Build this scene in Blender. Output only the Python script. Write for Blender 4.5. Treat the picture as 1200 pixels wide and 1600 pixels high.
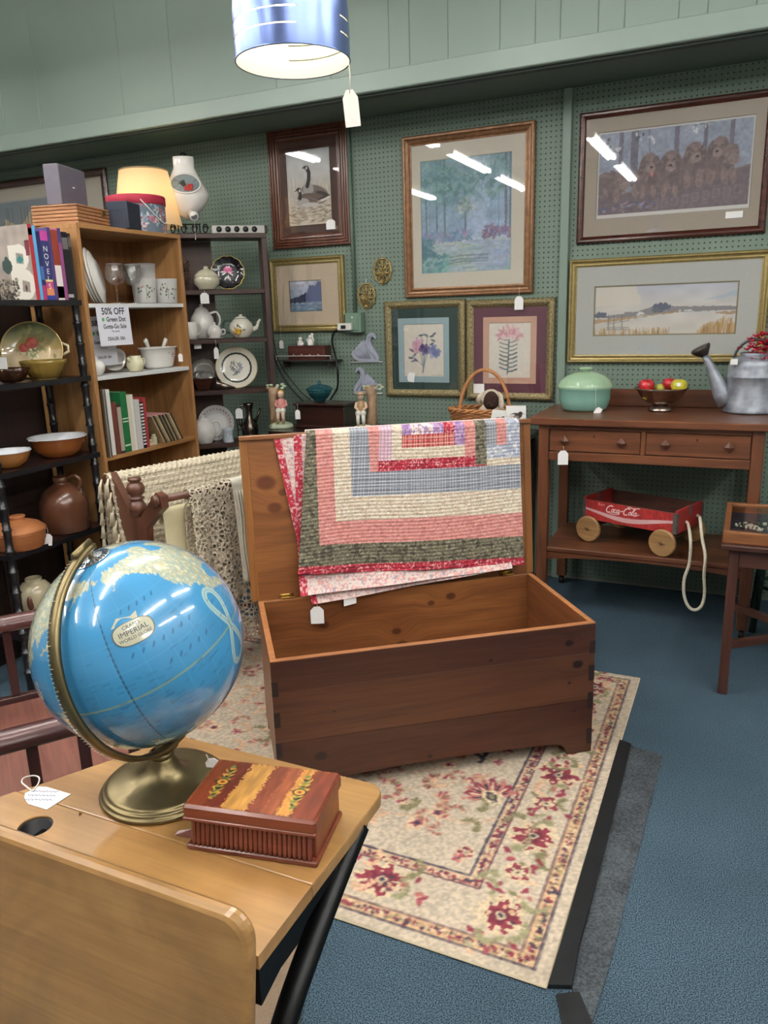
import bpy, math, random
import numpy as np
from mathutils import Vector, Matrix

random.seed(7)
scene = bpy.context.scene
for _o in list(bpy.data.objects):
    bpy.data.objects.remove(_o)
COL = scene.collection

# ------------------------------------------------------------------ camera
# metres; X runs along the pegboard wall, Y towards it, Z up; camera above the origin
FPX = 1210.0
CAM = np.array([0.0, 0.0, 1.5])
def _axes(pitch, roll, yaw):
    f = np.array([0, math.cos(pitch), -math.sin(pitch)]); r = np.array([1.0, 0, 0]); u = np.cross(r, f)
    c, s = math.cos(roll), math.sin(roll)
    m = np.array([c*r + s*u, -s*r + c*u, f])
    c, s = math.cos(yaw), math.sin(yaw)
    return m @ np.array([[c, -s, 0], [s, c, 0], [0, 0, 1.0]]).T
CM = _axes(math.radians(14.32), math.radians(-1.73), math.radians(25.2))
cam_data = bpy.data.cameras.new('camera')
cam = bpy.data.objects.new('camera', cam_data)
COL.objects.link(cam)
cam.matrix_world = Matrix(((CM[0][0], CM[1][0], -CM[2][0], CAM[0]), (CM[0][1], CM[1][1], -CM[2][1], CAM[1]),
                           (CM[0][2], CM[1][2], -CM[2][2], CAM[2]), (0, 0, 0, 1)))
cam_data.sensor_fit = 'VERTICAL'
cam_data.sensor_height = 24.0
cam_data.sensor_width = 18.0
cam_data.lens = 24.0*FPX/1600.0
cam_data.clip_start = 0.02
scene.camera = cam

# ------------------------------------------------------------------ exposure and world
vs = scene.view_settings
vs.view_transform = 'Standard'; vs.look = 'None'; vs.exposure = 0.0; vs.gamma = 1.0
vs.use_curve_mapping = False
world = bpy.data.worlds.new('world'); scene.world = world
world.use_nodes = True
world.node_tree.nodes['Background'].inputs[0].default_value = (0.9, 0.95, 1.0, 1)
world.node_tree.nodes['Background'].inputs[1].default_value = 0.05
TUBE_POWER = 57.0

# ------------------------------------------------------------------ pixel helpers (1200 x 1600 frame)
def ray(x, y): return CM[0]*(x-600)/FPX - CM[1]*(y-800)/FPX + CM[2]
def pz(x, y, z): d = ray(x, y); return CAM + d*((z-CAM[2])/d[2])
def py(x, y, Y): d = ray(x, y); return CAM + d*((Y-CAM[1])/d[1])
def pxx(x, y, X): d = ray(x, y); return CAM + d*((X-CAM[0])/d[0])
def pplane(x, y, o, n):
    d = ray(x, y); return CAM + d*(((np.asarray(o)-CAM)@n)/(d@n))

# ------------------------------------------------------------------ colour
def lin(c): return c/12.92 if c <= 0.04045 else ((c+0.055)/1.055)**2.4
def hexc(h):
    h = h.lstrip('#'); return tuple(int(h[i:i+2], 16)/255 for i in (0, 2, 4))
def L4(h): return tuple(lin(c) for c in hexc(h)) + (1.0,)

# ------------------------------------------------------------------ materials
MATS = {}
def _new(name):
    m = bpy.data.materials.new(name); m.use_nodes = True
    nt = m.node_tree; b = nt.nodes['Principled BSDF']
    MATS[name] = m
    return m, nt, b
def mat(name, col, rough=0.5, metal=0.0, var=0.0, vscale=30.0, bump=0.0, bscale=80.0, coat=0.0, spec=None, emit=None, estr=0.0, trans=0.0, sss=0.0):
    if name in MATS: return MATS[name]
    m, nt, b = _new(name)
    b.inputs['Base Color'].default_value = L4(col)
    b.inputs['Roughness'].default_value = rough
    b.inputs['Metallic'].default_value = metal
    if coat: b.inputs['Coat Weight'].default_value = coat; b.inputs['Coat Roughness'].default_value = 0.08
    if spec is not None: b.inputs['Specular IOR Level'].default_value = spec
    if emit: b.inputs['Emission Color'].default_value = L4(emit); b.inputs['Emission Strength'].default_value = estr
    if trans: b.inputs['Transmission Weight'].default_value = trans
    tc = nt.nodes.new('ShaderNodeTexCoord')
    if var:
        n = nt.nodes.new('ShaderNodeTexNoise'); n.inputs['Scale'].default_value = vscale; n.inputs['Detail'].default_value = 4
        nt.links.new(tc.outputs['Object'], n.inputs['Vector'])
        r = nt.nodes.new('ShaderNodeValToRGB')
        c = L4(col)
        r.color_ramp.elements[0].position = 0.3; r.color_ramp.elements[1].position = 0.7
        r.color_ramp.elements[0].color = tuple(max(0, x*(1-var)) for x in c[:3]) + (1,)
        r.color_ramp.elements[1].color = tuple(min(1, x*(1+var)) for x in c[:3]) + (1,)
        nt.links.new(n.outputs['Fac'], r.inputs['Fac']); nt.links.new(r.outputs['Color'], b.inputs['Base Color'])
    if bump:
        n2 = nt.nodes.new('ShaderNodeTexNoise'); n2.inputs['Scale'].default_value = bscale; n2.inputs['Detail'].default_value = 3
        nt.links.new(tc.outputs['Object'], n2.inputs['Vector'])
        bp = nt.nodes.new('ShaderNodeBump'); bp.inputs['Strength'].default_value = bump; bp.inputs['Distance'].default_value = 0.004
        nt.links.new(n2.outputs['Fac'], bp.inputs['Height']); nt.links.new(bp.outputs['Normal'], b.inputs['Normal'])
    return m
def _math(nt, op, a, bv=None, c=None):
    n = nt.nodes.new('ShaderNodeMath'); n.operation = op
    for i, v in enumerate((a, bv, c)):
        if v is None: continue
        if isinstance(v, (int, float)): n.inputs[i].default_value = v
        else: nt.links.new(v, n.inputs[i])
    return n.outputs[0]
def wood(name, dark, light, rough=0.38, axis='X', sc=1.0, knots=(), coat=0.0, kcol='#1c0e08', pores=0.25, blotch=0.0):
    """wood grain along one object axis; knots are (x, z, radius) in the object's XZ plane"""
    if name in MATS: return MATS[name]
    m, nt, b = _new(name)
    tc = nt.nodes.new('ShaderNodeTexCoord'); vec = tc.outputs['Object']
    kf = None
    if knots:
        sp = nt.nodes.new('ShaderNodeSeparateXYZ'); nt.links.new(vec, sp.inputs[0])
        zz = sp.outputs['Z']
        for kx, kz, kr in knots:
            dx = _math(nt, 'MULTIPLY', _math(nt, 'SUBTRACT', sp.outputs['X'], kx), 0.75)
            dz = _math(nt, 'SUBTRACT', sp.outputs['Z'], kz)
            d = _math(nt, 'SQRT', _math(nt, 'ADD', _math(nt, 'MULTIPLY', dx, dx), _math(nt, 'MULTIPLY', dz, dz)))
            mr = nt.nodes.new('ShaderNodeMapRange'); mr.interpolation_type = 'SMOOTHSTEP'
            nt.links.new(d, mr.inputs[0]); mr.inputs[1].default_value = kr*1.15; mr.inputs[2].default_value = kr*0.6; mr.inputs[3].default_value = 0; mr.inputs[4].default_value = 1
            kf = mr.outputs[0] if kf is None else _math(nt, 'MAXIMUM', kf, mr.outputs[0])
            mr2 = nt.nodes.new('ShaderNodeMapRange'); mr2.interpolation_type = 'SMOOTHSTEP'
            nt.links.new(d, mr2.inputs[0]); mr2.inputs[1].default_value = kr*5; mr2.inputs[2].default_value = kr*0.5; mr2.inputs[3].default_value = 0; mr2.inputs[4].default_value = kr*1.6
            zz = _math(nt, 'ADD', zz, mr2.outputs[0])
        cb = nt.nodes.new('ShaderNodeCombineXYZ')
        nt.links.new(sp.outputs['X'], cb.inputs[0]); nt.links.new(sp.outputs['Y'], cb.inputs[1]); nt.links.new(zz, cb.inputs[2])
        vec = cb.outputs[0]
    def nz(long, across, detail, dist):
        mp = nt.nodes.new('ShaderNodeMapping')
        s = [across*sc]*3; s['XYZ'.index(axis)] = long*sc
        mp.inputs['Scale'].default_value = s
        nt.links.new(vec, mp.inputs['Vector'])
        n = nt.nodes.new('ShaderNodeTexNoise'); n.inputs['Scale'].default_value = 1.0
        n.inputs['Detail'].default_value = detail; n.inputs['Distortion'].default_value = dist; n.inputs['Roughness'].default_value = 0.6
        nt.links.new(mp.outputs[0], n.inputs['Vector'])
        return n.outputs['Fac']
    a = nz(1.3, 16, 5, 0.7)
    r = nt.nodes.new('ShaderNodeValToRGB')
    r.color_ramp.elements[0].position = 0.32; r.color_ramp.elements[1].position = 0.68
    r.color_ramp.elements[0].color = L4(dark); r.color_ramp.elements[1].color = L4(light)
    nt.links.new(a, r.inputs['Fac'])
    f = nz(6, 170, 2, 0.2)
    mx = nt.nodes.new('ShaderNodeMix'); mx.data_type = 'RGBA'; mx.blend_type = 'MULTIPLY'; mx.inputs['Factor'].default_value = 1.0
    mr = nt.nodes.new('ShaderNodeMapRange'); mr.inputs[1].default_value = 0.3; mr.inputs[2].default_value = 0.6; mr.inputs[3].default_value = 1-pores; mr.inputs[4].default_value = 1.0
    nt.links.new(f, mr.inputs[0])
    nt.links.new(r.outputs[0], mx.inputs['A']); nt.links.new(mr.outputs[0], mx.inputs['B'])
    out = mx.outputs['Result']
    if blotch:
        bn = nt.nodes.new('ShaderNodeTexNoise'); bn.inputs['Scale'].default_value = 5.0; bn.inputs['Detail'].default_value = 6; bn.inputs['Distortion'].default_value = 1.2
        nt.links.new(tc.outputs['Object'], bn.inputs['Vector'])
        br = nt.nodes.new('ShaderNodeMapRange'); br.inputs[1].default_value = 0.35; br.inputs[2].default_value = 0.6; br.inputs[3].default_value = 1-blotch; br.inputs[4].default_value = 1.05
        nt.links.new(bn.outputs['Fac'], br.inputs[0])
        bm_ = nt.nodes.new('ShaderNodeMix'); bm_.data_type = 'RGBA'; bm_.blend_type = 'MULTIPLY'; bm_.inputs['Factor'].default_value = 1.0
        nt.links.new(out, bm_.inputs['A']); nt.links.new(br.outputs[0], bm_.inputs['B']); out = bm_.outputs['Result']
    if kf is not None:
        mk = nt.nodes.new('ShaderNodeMix'); mk.data_type = 'RGBA'; mk.inputs['B'].default_value = L4(kcol)
        nt.links.new(_math(nt, 'MULTIPLY', kf, 0.92), mk.inputs['Factor']); nt.links.new(out, mk.inputs['A']); out = mk.outputs['Result']
    nt.links.new(out, b.inputs['Base Color'])
    b.inputs['Roughness'].default_value = rough
    if coat: b.inputs['Coat Weight'].default_value = coat; b.inputs['Coat Roughness'].default_value = 0.15
    bp = nt.nodes.new('ShaderNodeBump'); bp.inputs['Strength'].default_value = 0.12; bp.inputs['Distance'].default_value = 0.001
    nt.links.new(f, bp.inputs['Height']); nt.links.new(bp.outputs[0], b.inputs['Normal'])
    return m
def painted(name, rough=0.6, coat=0.0, bump=0.0, bscale=300.0, metal=0.0):
    """surface whose own colours are stored on the mesh (woven, printed or glazed pattern)"""
    if name in MATS: return MATS[name]
    m, nt, b = _new(name)
    at = nt.nodes.new('ShaderNodeAttribute'); at.attribute_name = 'Col'
    nt.links.new(at.outputs['Color'], b.inputs['Base Color'])
    b.inputs['Roughness'].default_value = rough; b.inputs['Metallic'].default_value = metal
    if coat: b.inputs['Coat Weight'].default_value = coat; b.inputs['Coat Roughness'].default_value = 0.04
    if bump:
        tc = nt.nodes.new('ShaderNodeTexCoord'); n = nt.nodes.new('ShaderNodeTexNoise'); n.inputs['Scale'].default_value = bscale
        nt.links.new(tc.outputs['Object'], n.inputs['Vector'])
        bp = nt.nodes.new('ShaderNodeBump'); bp.inputs['Strength'].default_value = bump; bp.inputs['Distance'].default_value = 0.004
        nt.links.new(n.outputs['Fac'], bp.inputs['Height']); nt.links.new(bp.outputs[0], b.inputs['Normal'])
    return m
def pane(name='picture_glass', tint='#ffffff', base=0.0):
    """thin clear glass: see-through with mirror-like Fresnel reflection"""
    if name in MATS: return MATS[name]
    m, nt, b = _new(name); nt.nodes.remove(b)
    out = nt.nodes['Material Output']
    t = nt.nodes.new('ShaderNodeBsdfTransparent'); t.inputs[0].default_value = L4(tint)
    g = nt.nodes.new('ShaderNodeBsdfGlossy'); g.inputs['Roughness'].default_value = 0.02
    lwt = nt.nodes.new('ShaderNodeLayerWeight'); lwt.inputs['Blend'].default_value = 0.5
    sch = _math(nt, 'ADD', _math(nt, 'MULTIPLY', _math(nt, 'POWER', lwt.outputs['Facing'], 5.0), 0.9), 0.045)
    mx = nt.nodes.new('ShaderNodeMixShader')
    fac = _math(nt, 'ADD', sch, base)
    nt.links.new(fac, mx.inputs[0]); nt.links.new(t.outputs[0], mx.inputs[1]); nt.links.new(g.outputs[0], mx.inputs[2])
    nt.links.new(mx.outputs[0], out.inputs['Surface'])
    return m

# ------------------------------------------------------------------ mesh builder
class MB:
    def __init__(s): s.v = []; s.f = []; s.sm = []; s.m = None
    def add(s, vs, fs, smooth=False):
        k = len(s.v)
        if s.m is not None: vs = [tuple(s.m @ Vector(v)) for v in vs]
        s.v.extend([tuple(map(float, v)) for v in vs]); s.f.extend([tuple(i+k for i in f) for f in fs]); s.sm.extend([smooth]*len(fs))
        return s
    def box(s, x0, x1, y0, y1, z0, z1, b=0.0):
        """box with chamfer b"""
        if x0 > x1: x0, x1 = x1, x0
        if y0 > y1: y0, y1 = y1, y0
        if z0 > z1: z0, z1 = z1, z0
        b = min(b, (x1-x0)*.45, (y1-y0)*.45, (z1-z0)*.45)
        if b <= 0:
            v = [(x, y, z) for z in (z0, z1) for y in (y0, y1) for x in (x0, x1)]
            return s.add(v, [(0, 2, 3, 1), (4, 5, 7, 6), (0, 1, 5, 4), (2, 6, 7, 3), (0, 4, 6, 2), (1, 3, 7, 5)])
        v = []; idx = {}
        X = (x0, x1); Y = (y0, y1); Z = (z0, z1)
        for i in (0, 1):
            for j in (0, 1):
                for k in (0, 1):
                    sx = b if i == 0 else -b; sy = b if j == 0 else -b; sz = b if k == 0 else -b
                    idx[i, j, k] = len(v)
                    v += [(X[i], Y[j]+sy, Z[k]+sz), (X[i]+sx, Y[j], Z[k]+sz), (X[i]+sx, Y[j]+sy, Z[k])]
        I = lambda i, j, k, a: idx[i, j, k]+a
        f = []
        for i in (0, 1):
            q = [I(i, 0, 0, 0), I(i, 1, 0, 0), I(i, 1, 1, 0), I(i, 0, 1, 0)]; f.append(q if i else q[::-1])
            q = [I(0, i, 0, 1), I(0, i, 1, 1), I(1, i, 1, 1), I(1, i, 0, 1)]; f.append(q if i else q[::-1])
            q = [I(0, 0, i, 2), I(1, 0, i, 2), I(1, 1, i, 2), I(0, 1, i, 2)]; f.append(q if i else q[::-1])
        for i in (0, 1):
            for j in (0, 1):
                q = [I(i, j, 0, 0), I(i, j, 1, 0), I(i, j, 1, 1), I(i, j, 0, 1)]; f.append(q if i == j else q[::-1])
                q = [I(i, 0, j, 0), I(i, 0, j, 2), I(i, 1, j, 2), I(i, 1, j, 0)]; f.append(q if i == j else q[::-1])
                q = [I(0, i, j, 1), I(1, i, j, 1), I(1, i, j, 2), I(0, i, j, 2)]; f.append(q if i == j else q[::-1])
                for k in (0, 1):
                    q = [I(i, j, k, 0), I(i, j, k, 1), I(i, j, k, 2)]; f.append(q if (i+j+k) % 2 else q[::-1])
        return s.add(v, f)
    def lathe(s, prof, n=24, c=(0, 0, 0), sx=1.0, sy=1.0, smooth=True, cap0=False, cap1=False, wob=None):
        v = []; f = []
        m = len(prof)
        for r, z in prof:
            for i in range(n):
                a = 2*math.pi*i/n; rr = r*(wob(a, z) if wob else 1)
                v.append((c[0]+rr*sx*math.cos(a), c[1]+rr*sy*math.sin(a), c[2]+z))
        for j in range(m-1):
            for i in range(n):
                k = (i+1) % n
                f.append((j*n+i, j*n+k, (j+1)*n+k, (j+1)*n+i))
        if cap0: f.append(tuple(range(n-1, -1, -1)))
        if cap1: f.append(tuple((m-1)*n+i for i in range(n)))
        return s.add(v, f, smooth)
    def tube(s, pts, r, n=8, closed=False, cap=True, smooth=True, flat=1.0, up=None):
        P = [Vector(p) for p in pts]; R = r if isinstance(r, (list, tuple)) else [r]*len(P)
        N = len(P); v = []; f = []
        prev = None
        for i, p in enumerate(P):
            if closed: t = P[(i+1) % N]-P[i-1]
            else: t = P[min(i+1, N-1)]-P[max(i-1, 0)]
            if t.length < 1e-9: t = Vector((0, 0, 1))
            t.normalize()
            if up is not None: ref = Vector(up)
            elif prev is None: ref = Vector((0, 0, 1)) if abs(t.z) < 0.9 else Vector((1, 0, 0))
            else: ref = prev
            a = ref - t*ref.dot(t)
            if a.length < 1e-6: a = Vector((1, 0, 0)) - t*t.x
            a.normalize(); b = t.cross(a); prev = a
            for k in range(n):
                q = 2*math.pi*k/n
                v.append(tuple(p + a*(R[i]*math.cos(q)) + b*(R[i]*flat*math.sin(q))))
        for i in range(N if closed else N-1):
            j = (i+1) % N
            for k in range(n):
                l = (k+1) % n
                f.append((i*n+k, i*n+l, j*n+l, j*n+k))
        if cap and not closed:
            f.append(tuple(range(n-1, -1, -1))); f.append(tuple((N-1)*n+k for k in range(n)))
        return s.add(v, f, smooth)
    def sphere(s, c, rx, ry=None, rz=None, nu=14, nv=9, smooth=True):
        ry = rx if ry is None else ry; rz = rx if rz is None else rz
        v = [(c[0], c[1], c[2]-rz)]; f = []
        for j in range(1, nv):
            p = -math.pi/2 + math.pi*j/nv
            for i in range(nu):
                a = 2*math.pi*i/nu
                v.append((c[0]+rx*math.cos(p)*math.cos(a), c[1]+ry*math.cos(p)*math.sin(a), c[2]+rz*math.sin(p)))
        v.append((c[0], c[1], c[2]+rz)); top = len(v)-1
        for i in range(nu):
            k = (i+1) % nu
            f.append((0, 1+k, 1+i)); f.append((top, top-nu+i, top-nu+k))
            for j in range(nv-2):
                o = 1+j*nu
                f.append((o+i, o+k, o+nu+k, o+nu+i))
        return s.add(v, f, smooth)
    def prism(s, poly, a0, a1, plane='XY', smooth=False):
        """extrude 2D polygon (counter-clockwise) from a0 to a1 along the third axis"""
        n = len(poly)
        mk = {'XY': lambda p, a: (p[0], p[1], a), 'XZ': lambda p, a: (p[0], a, p[1]), 'YZ': lambda p, a: (a, p[0], p[1])}[plane]
        v = [mk(p, a0) for p in poly] + [mk(p, a1) for p in poly]
        f = [tuple(range(n-1, -1, -1)), tuple(range(n, 2*n))] + [(i, (i+1) % n, n+(i+1) % n, n+i) for i in range(n)]
        if plane == 'XZ': f = [q[::-1] for q in f]
        return s.add(v, f, smooth)
    def sheet(s, nu, nv, fn, smooth=True):
        v = [fn(i/(nu-1), j/(nv-1)) for j in range(nv) for i in range(nu)]
        f = [(j*nu+i, j*nu+i+1, (j+1)*nu+i+1, (j+1)*nu+i) for j in range(nv-1) for i in range(nu-1)]
        return s.add(v, f, smooth)
    def build(s, name, material, parent=None, loc=(0, 0, 0), rotz=0.0, thick=0.0):
        me = bpy.data.meshes.new(name); me.from_pydata(s.v, [], s.f)
        me.polygons.foreach_set('use_smooth', s.sm)
        me.materials.append(material); me.update()
        o = bpy.data.objects.new(name, me); COL.objects.link(o)
        o.location = loc; o.rotation_euler = (0, 0, rotz)
        if parent is not None: o.parent = parent
        if thick:
            md = o.modifiers.new('thickness', 'SOLIDIFY'); md.thickness = thick; md.offset = 0
        return o

def B(*a, **k): return MB().box(*a, **k)
def thing(name, label, cat, loc=(0, 0, 0), rotz=0.0, group=None):
    o = bpy.data.objects.new(name, None); COL.objects.link(o)
    o.empty_display_size = 0.05
    o.location = loc; o.rotation_euler = (0, 0, rotz)
    o['label'] = label; o['category'] = cat
    if group: o['group'] = group
    return o
def tag(o, label, cat, group=None, kind=None):
    o['label'] = label; o['category'] = cat
    if group: o['group'] = group
    if kind: o['kind'] = kind
    return o
def struct(o): o['kind'] = 'structure'; return o

# ------------------------------------------------------------------ colour canvases (numpy) put on meshes as colour attributes
def vnoise(nx, ny, cx, cy, seed):
    rng = np.random.RandomState(seed)
    g = rng.rand(int(cy)+3, int(cx)+3)
    x = np.linspace(0, cx, nx); y = np.linspace(0, cy, ny)
    xi = x.astype(int); yi = y.astype(int); xf = x-xi; yf = y-yi
    xf = xf*xf*(3-2*xf); yf = yf*yf*(3-2*yf)
    a = g[yi][:, xi]; b = g[yi][:, xi+1]; c = g[yi+1][:, xi]; d = g[yi+1][:, xi+1]
    xf = xf[None, :]; yf = yf[:, None]
    return (a*(1-xf)+b*xf)*(1-yf) + (c*(1-xf)+d*xf)*yf
class Canvas:
    """w x h units, origin lower left; sRGB colours"""
    def __init__(s, w, h, res, col='#ffffff', seed=1):
        s.w, s.h = w, h
        s.nx = max(2, int(round(w/res))+1); s.ny = max(2, int(round(h/res))+1)
        s.X, s.Y = np.meshgrid(np.linspace(0, w, s.nx), np.linspace(0, h, s.ny))
        s.px = w/(s.nx-1)
        s.a = np.empty((s.ny, s.nx, 3)); s.a[:] = hexc(col)
        s.N = vnoise(s.nx, s.ny, s.nx/2.5, s.ny/2.5, seed) - 0.5
        s.rng = np.random.RandomState(seed+99); s.seed = seed
    def _put(s, sl, m, col):
        col = np.array(hexc(col)) if isinstance(col, str) else col
        s.a[sl] = s.a[sl]*(1-m[..., None]) + col*m[..., None]
    def _sl(s, x0, x1, y0, y1):
        i0 = max(0, int(x0/s.px)-1); i1 = min(s.nx, int(x1/s.px)+3); j0 = max(0, int(y0/s.px)-1); j1 = min(s.ny, int(y1/s.px)+3)
        if i1 <= i0 or j1 <= j0: return None
        return (slice(j0, j1), slice(i0, i1))
    def ell(s, cx, cy, rx, ry, col, rot=0.0, a=1.0, jag=0.0, petals=0, pamp=0.2):
        R = max(rx, ry)*(1+jag+pamp)
        sl = s._sl(cx-R, cx+R, cy-R, cy+R)
        if sl is None: return
        dx = s.X[sl]-cx; dy = s.Y[sl]-cy; c, q = math.cos(rot), math.sin(rot)
        u = (dx*c+dy*q)/rx; v = (-dx*q+dy*c)/ry
        d = np.hypot(u, v)
        if petals: d = d/(1-pamp+pamp*np.abs(np.cos(np.arctan2(v, u)*petals/2)))
        d = d + jag*2*s.N[sl]
        e = s.px/min(rx, ry)
        s._put(sl, np.clip((1-d)/e+0.5, 0, 1)*a, col)
    def poly(s, pts, col, a=1.0, jag=0.0):
        P = np.array(pts, float)
        sl = s._sl(P[:, 0].min(), P[:, 0].max(), P[:, 1].min(), P[:, 1].max())
        if sl is None: return
        X = s.X[sl]+jag*s.N[sl]; Y = s.Y[sl]+jag*s.N[sl][::-1, ::-1]
        ins = np.zeros(X.shape, bool); n = len(P)
        for i in range(n):
            x1, y1 = P[i]; x2, y2 = P[(i+1) % n]
            if y1 == y2: continue
            ins ^= ((y1 > Y) != (y2 > Y)) & (X < (x2-x1)*(Y-y1)/(y2-y1)+x1)
        s._put(sl, ins.astype(float)*a, col)
    def rect(s, x0, x1, y0, y1, col, a=1.0): s.poly([(x0, y0), (x1, y0), (x1, y1), (x0, y1)], col, a)
    def line(s, pts, w, col, a=1.0, jag=0.0):
        P = np.array(pts, float)
        sl = s._sl(P[:, 0].min()-w*2, P[:, 0].max()+w*2, P[:, 1].min()-w*2, P[:, 1].max()+w*2)
        if sl is None: return
        X = s.X[sl]; Y = s.Y[sl]; D = np.full(X.shape, 1e9)
        for i in range(len(P)-1):
            p = P[i]; d = P[i+1]-p; L = d@d+1e-12
            t = np.clip(((X-p[0])*d[0]+(Y-p[1])*d[1])/L, 0, 1)
            D = np.minimum(D, np.hypot(X-p[0]-t*d[0], Y-p[1]-t*d[1]))
        D = D*(1+jag*2*s.N[sl])
        s._put(sl, np.clip((w/2-D)/s.px+0.5, 0, 1)*a, col)
    def grad(s, y0, y1, c0, c1):
        t = np.clip((s.Y-y0)/(y1-y0), 0, 1)[..., None]
        m = ((s.Y >= min(y0, y1)) & (s.Y <= max(y0, y1)))[..., None]
        s.a = np.where(m, np.array(hexc(c0))*(1-t)+np.array(hexc(c1))*t, s.a)
    def mottle(s, amt, cx, cy, seed=0, mask=None):
        n = vnoise(s.nx, s.ny, cx, cy, s.seed*13+seed) - 0.5
        if mask is not None: n = n*mask
        s.a = np.clip(s.a*(1+amt*2*n[..., None]), 0, 1)
    def specks(s, n, x0, x1, y0, y1, r, cols, a=1.0, asp=1.0):
        for _ in range(n):
            x = s.rng.uniform(x0, x1); y = s.rng.uniform(y0, y1); q = r*s.rng.uniform(.5, 1.3)
            s.ell(x, y, q*asp, q, cols[s.rng.randint(len(cols))], rot=s.rng.uniform(0, 3.1), a=a)
    def linear(s):
        a = np.clip(s.a, 0, 1)
        return np.where(a <= 0.04045, a/12.92, ((a+0.055)/1.055)**2.4)
def color_grid(name, cv, fn, material, parent=None, loc=(0, 0, 0), rotz=0.0, flip=False):
    """cv canvas -> grid mesh; fn(U, V) with U, V in 0..1 arrays gives x, y, z arrays"""
    ny, nx = cv.ny, cv.nx
    U, V = np.meshgrid(np.linspace(0, 1, nx), np.linspace(0, 1, ny))
    x, y, z = fn(U, V)
    co = np.stack([np.broadcast_to(x, U.shape), np.broadcast_to(y, U.shape), np.broadcast_to(z, U.shape)], -1).reshape(-1, 3)
    i = (np.arange(ny-1)[:, None]*nx + np.arange(nx-1)[None, :]).ravel()
    q = np.stack([i, i+1, i+nx+1, i+nx], -1)
    if flip: q = q[:, ::-1]
    me = bpy.data.meshes.new(name)
    me.vertices.add(len(co)); me.vertices.foreach_set('co', co.ravel().astype(np.float32))
    me.loops.add(q.size); me.loops.foreach_set('vertex_index', q.ravel().astype(np.int32))
    me.polygons.add(len(q)); me.polygons.foreach_set('loop_start', np.arange(0, q.size, 4, dtype=np.int32))
    me.polygons.foreach_set('use_smooth', np.ones(len(q), bool))
    me.update(calc_edges=True)
    at = me.color_attributes.new('Col', 'FLOAT_COLOR', 'POINT')
    rgba = np.ones((len(co), 4), np.float32); rgba[:, :3] = cv.linear().reshape(-1, 3)
    at.data.foreach_set('color', rgba.ravel())
    me.materials.append(material); me.validate()
    o = bpy.data.objects.new(name, me); COL.objects.link(o)
    o.location = loc; o.rotation_euler = (0, 0, rotz)
    if parent is not None: o.parent = parent
    return o
def text_verts(txt, size, bold=0.0, shear=0.0, spacing=1.0, sx=1.0):
    """flat text as vertices and faces in its own plane, centred"""
    cu = bpy.data.curves.new('lettering', 'FONT'); cu.body = txt; cu.size = size; cu.align_x = 'CENTER'; cu.align_y = 'CENTER'
    cu.offset = bold; cu.shear = shear; cu.space_character = spacing; cu.resolution_u = 3
    o = bpy.data.objects.new('lettering', cu); COL.objects.link(o)
    dg = bpy.context.evaluated_depsgraph_get()
    me = o.evaluated_get(dg).to_mesh()
    v = [(p.co.x*sx, p.co.y) for p in me.vertices]; f = [tuple(p.vertices) for p in me.polygons]
    o.evaluated_get(dg).to_mesh_clear()
    bpy.data.objects.remove(o); bpy.data.curves.remove(cu)
    return v, f
def lettering(txt, size, frame, material, parent=None, name='lettering', **k):
    """frame(x, y) -> 3D point"""
    v, f = text_verts(txt, size, **k)
    mb = MB().add([frame(a, b) for a, b in v], f)
    return mb.build(name, material, parent)
PRICE = {}
def price_tag(parent, top, hang, w=0.03, h=0.045, face=(0.45, -0.89), tilt=0.0, twist=0.0):
    """white strung price tag as a part: string from world point top down to the card; hang = string length"""
    if parent is not None:
        bpy.context.view_layer.update(); inv = parent.matrix_world.inverted()
    else: inv = Matrix.Identity(4)
    top = Vector(top)
    nx, ny = face; l = math.hypot(nx, ny); nx, ny = nx/l, ny/l
    rx, ry = -ny, nx
    o = top + Vector((0, 0, -hang))
    def P(a, b, d):
        ca, sa = math.cos(twist), math.sin(twist)
        a, b = a*ca-b*sa, a*sa+b*ca
        return inv @ (o + Vector((rx*a+nx*d, ry*a+ny*d, b)))
    poly = [(-w/2, -h), (w/2, -h), (w/2, -h*.22), (w*.22, 0), (-w*.22, 0), (-w/2, -h*.22)]
    mb = MB()
    v = [P(a, b, 0.0006) for a, b in poly] + [P(a, b, -0.0006) for a, b in poly]
    n = len(poly)
    mb.add(v, [tuple(range(n)), tuple(range(2*n-1, n-1, -1))] + [(i, n+i, n+(i+1) % n, (i+1) % n) for i in range(n)])
    t = mb.build('price_tag', mat('tag_card', '#f4f2f0', 0.7), parent)
    if hang > 0.004:
        MB().tube([inv @ top, inv @ (top*0.5+o*0.5+Vector((rx*.002, ry*.002, 0))), P(0, -h*.1, 0.001)], 0.0008, 5).build('string', mat('tag_string', '#e6e2da', 0.8), t)
    return t
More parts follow.
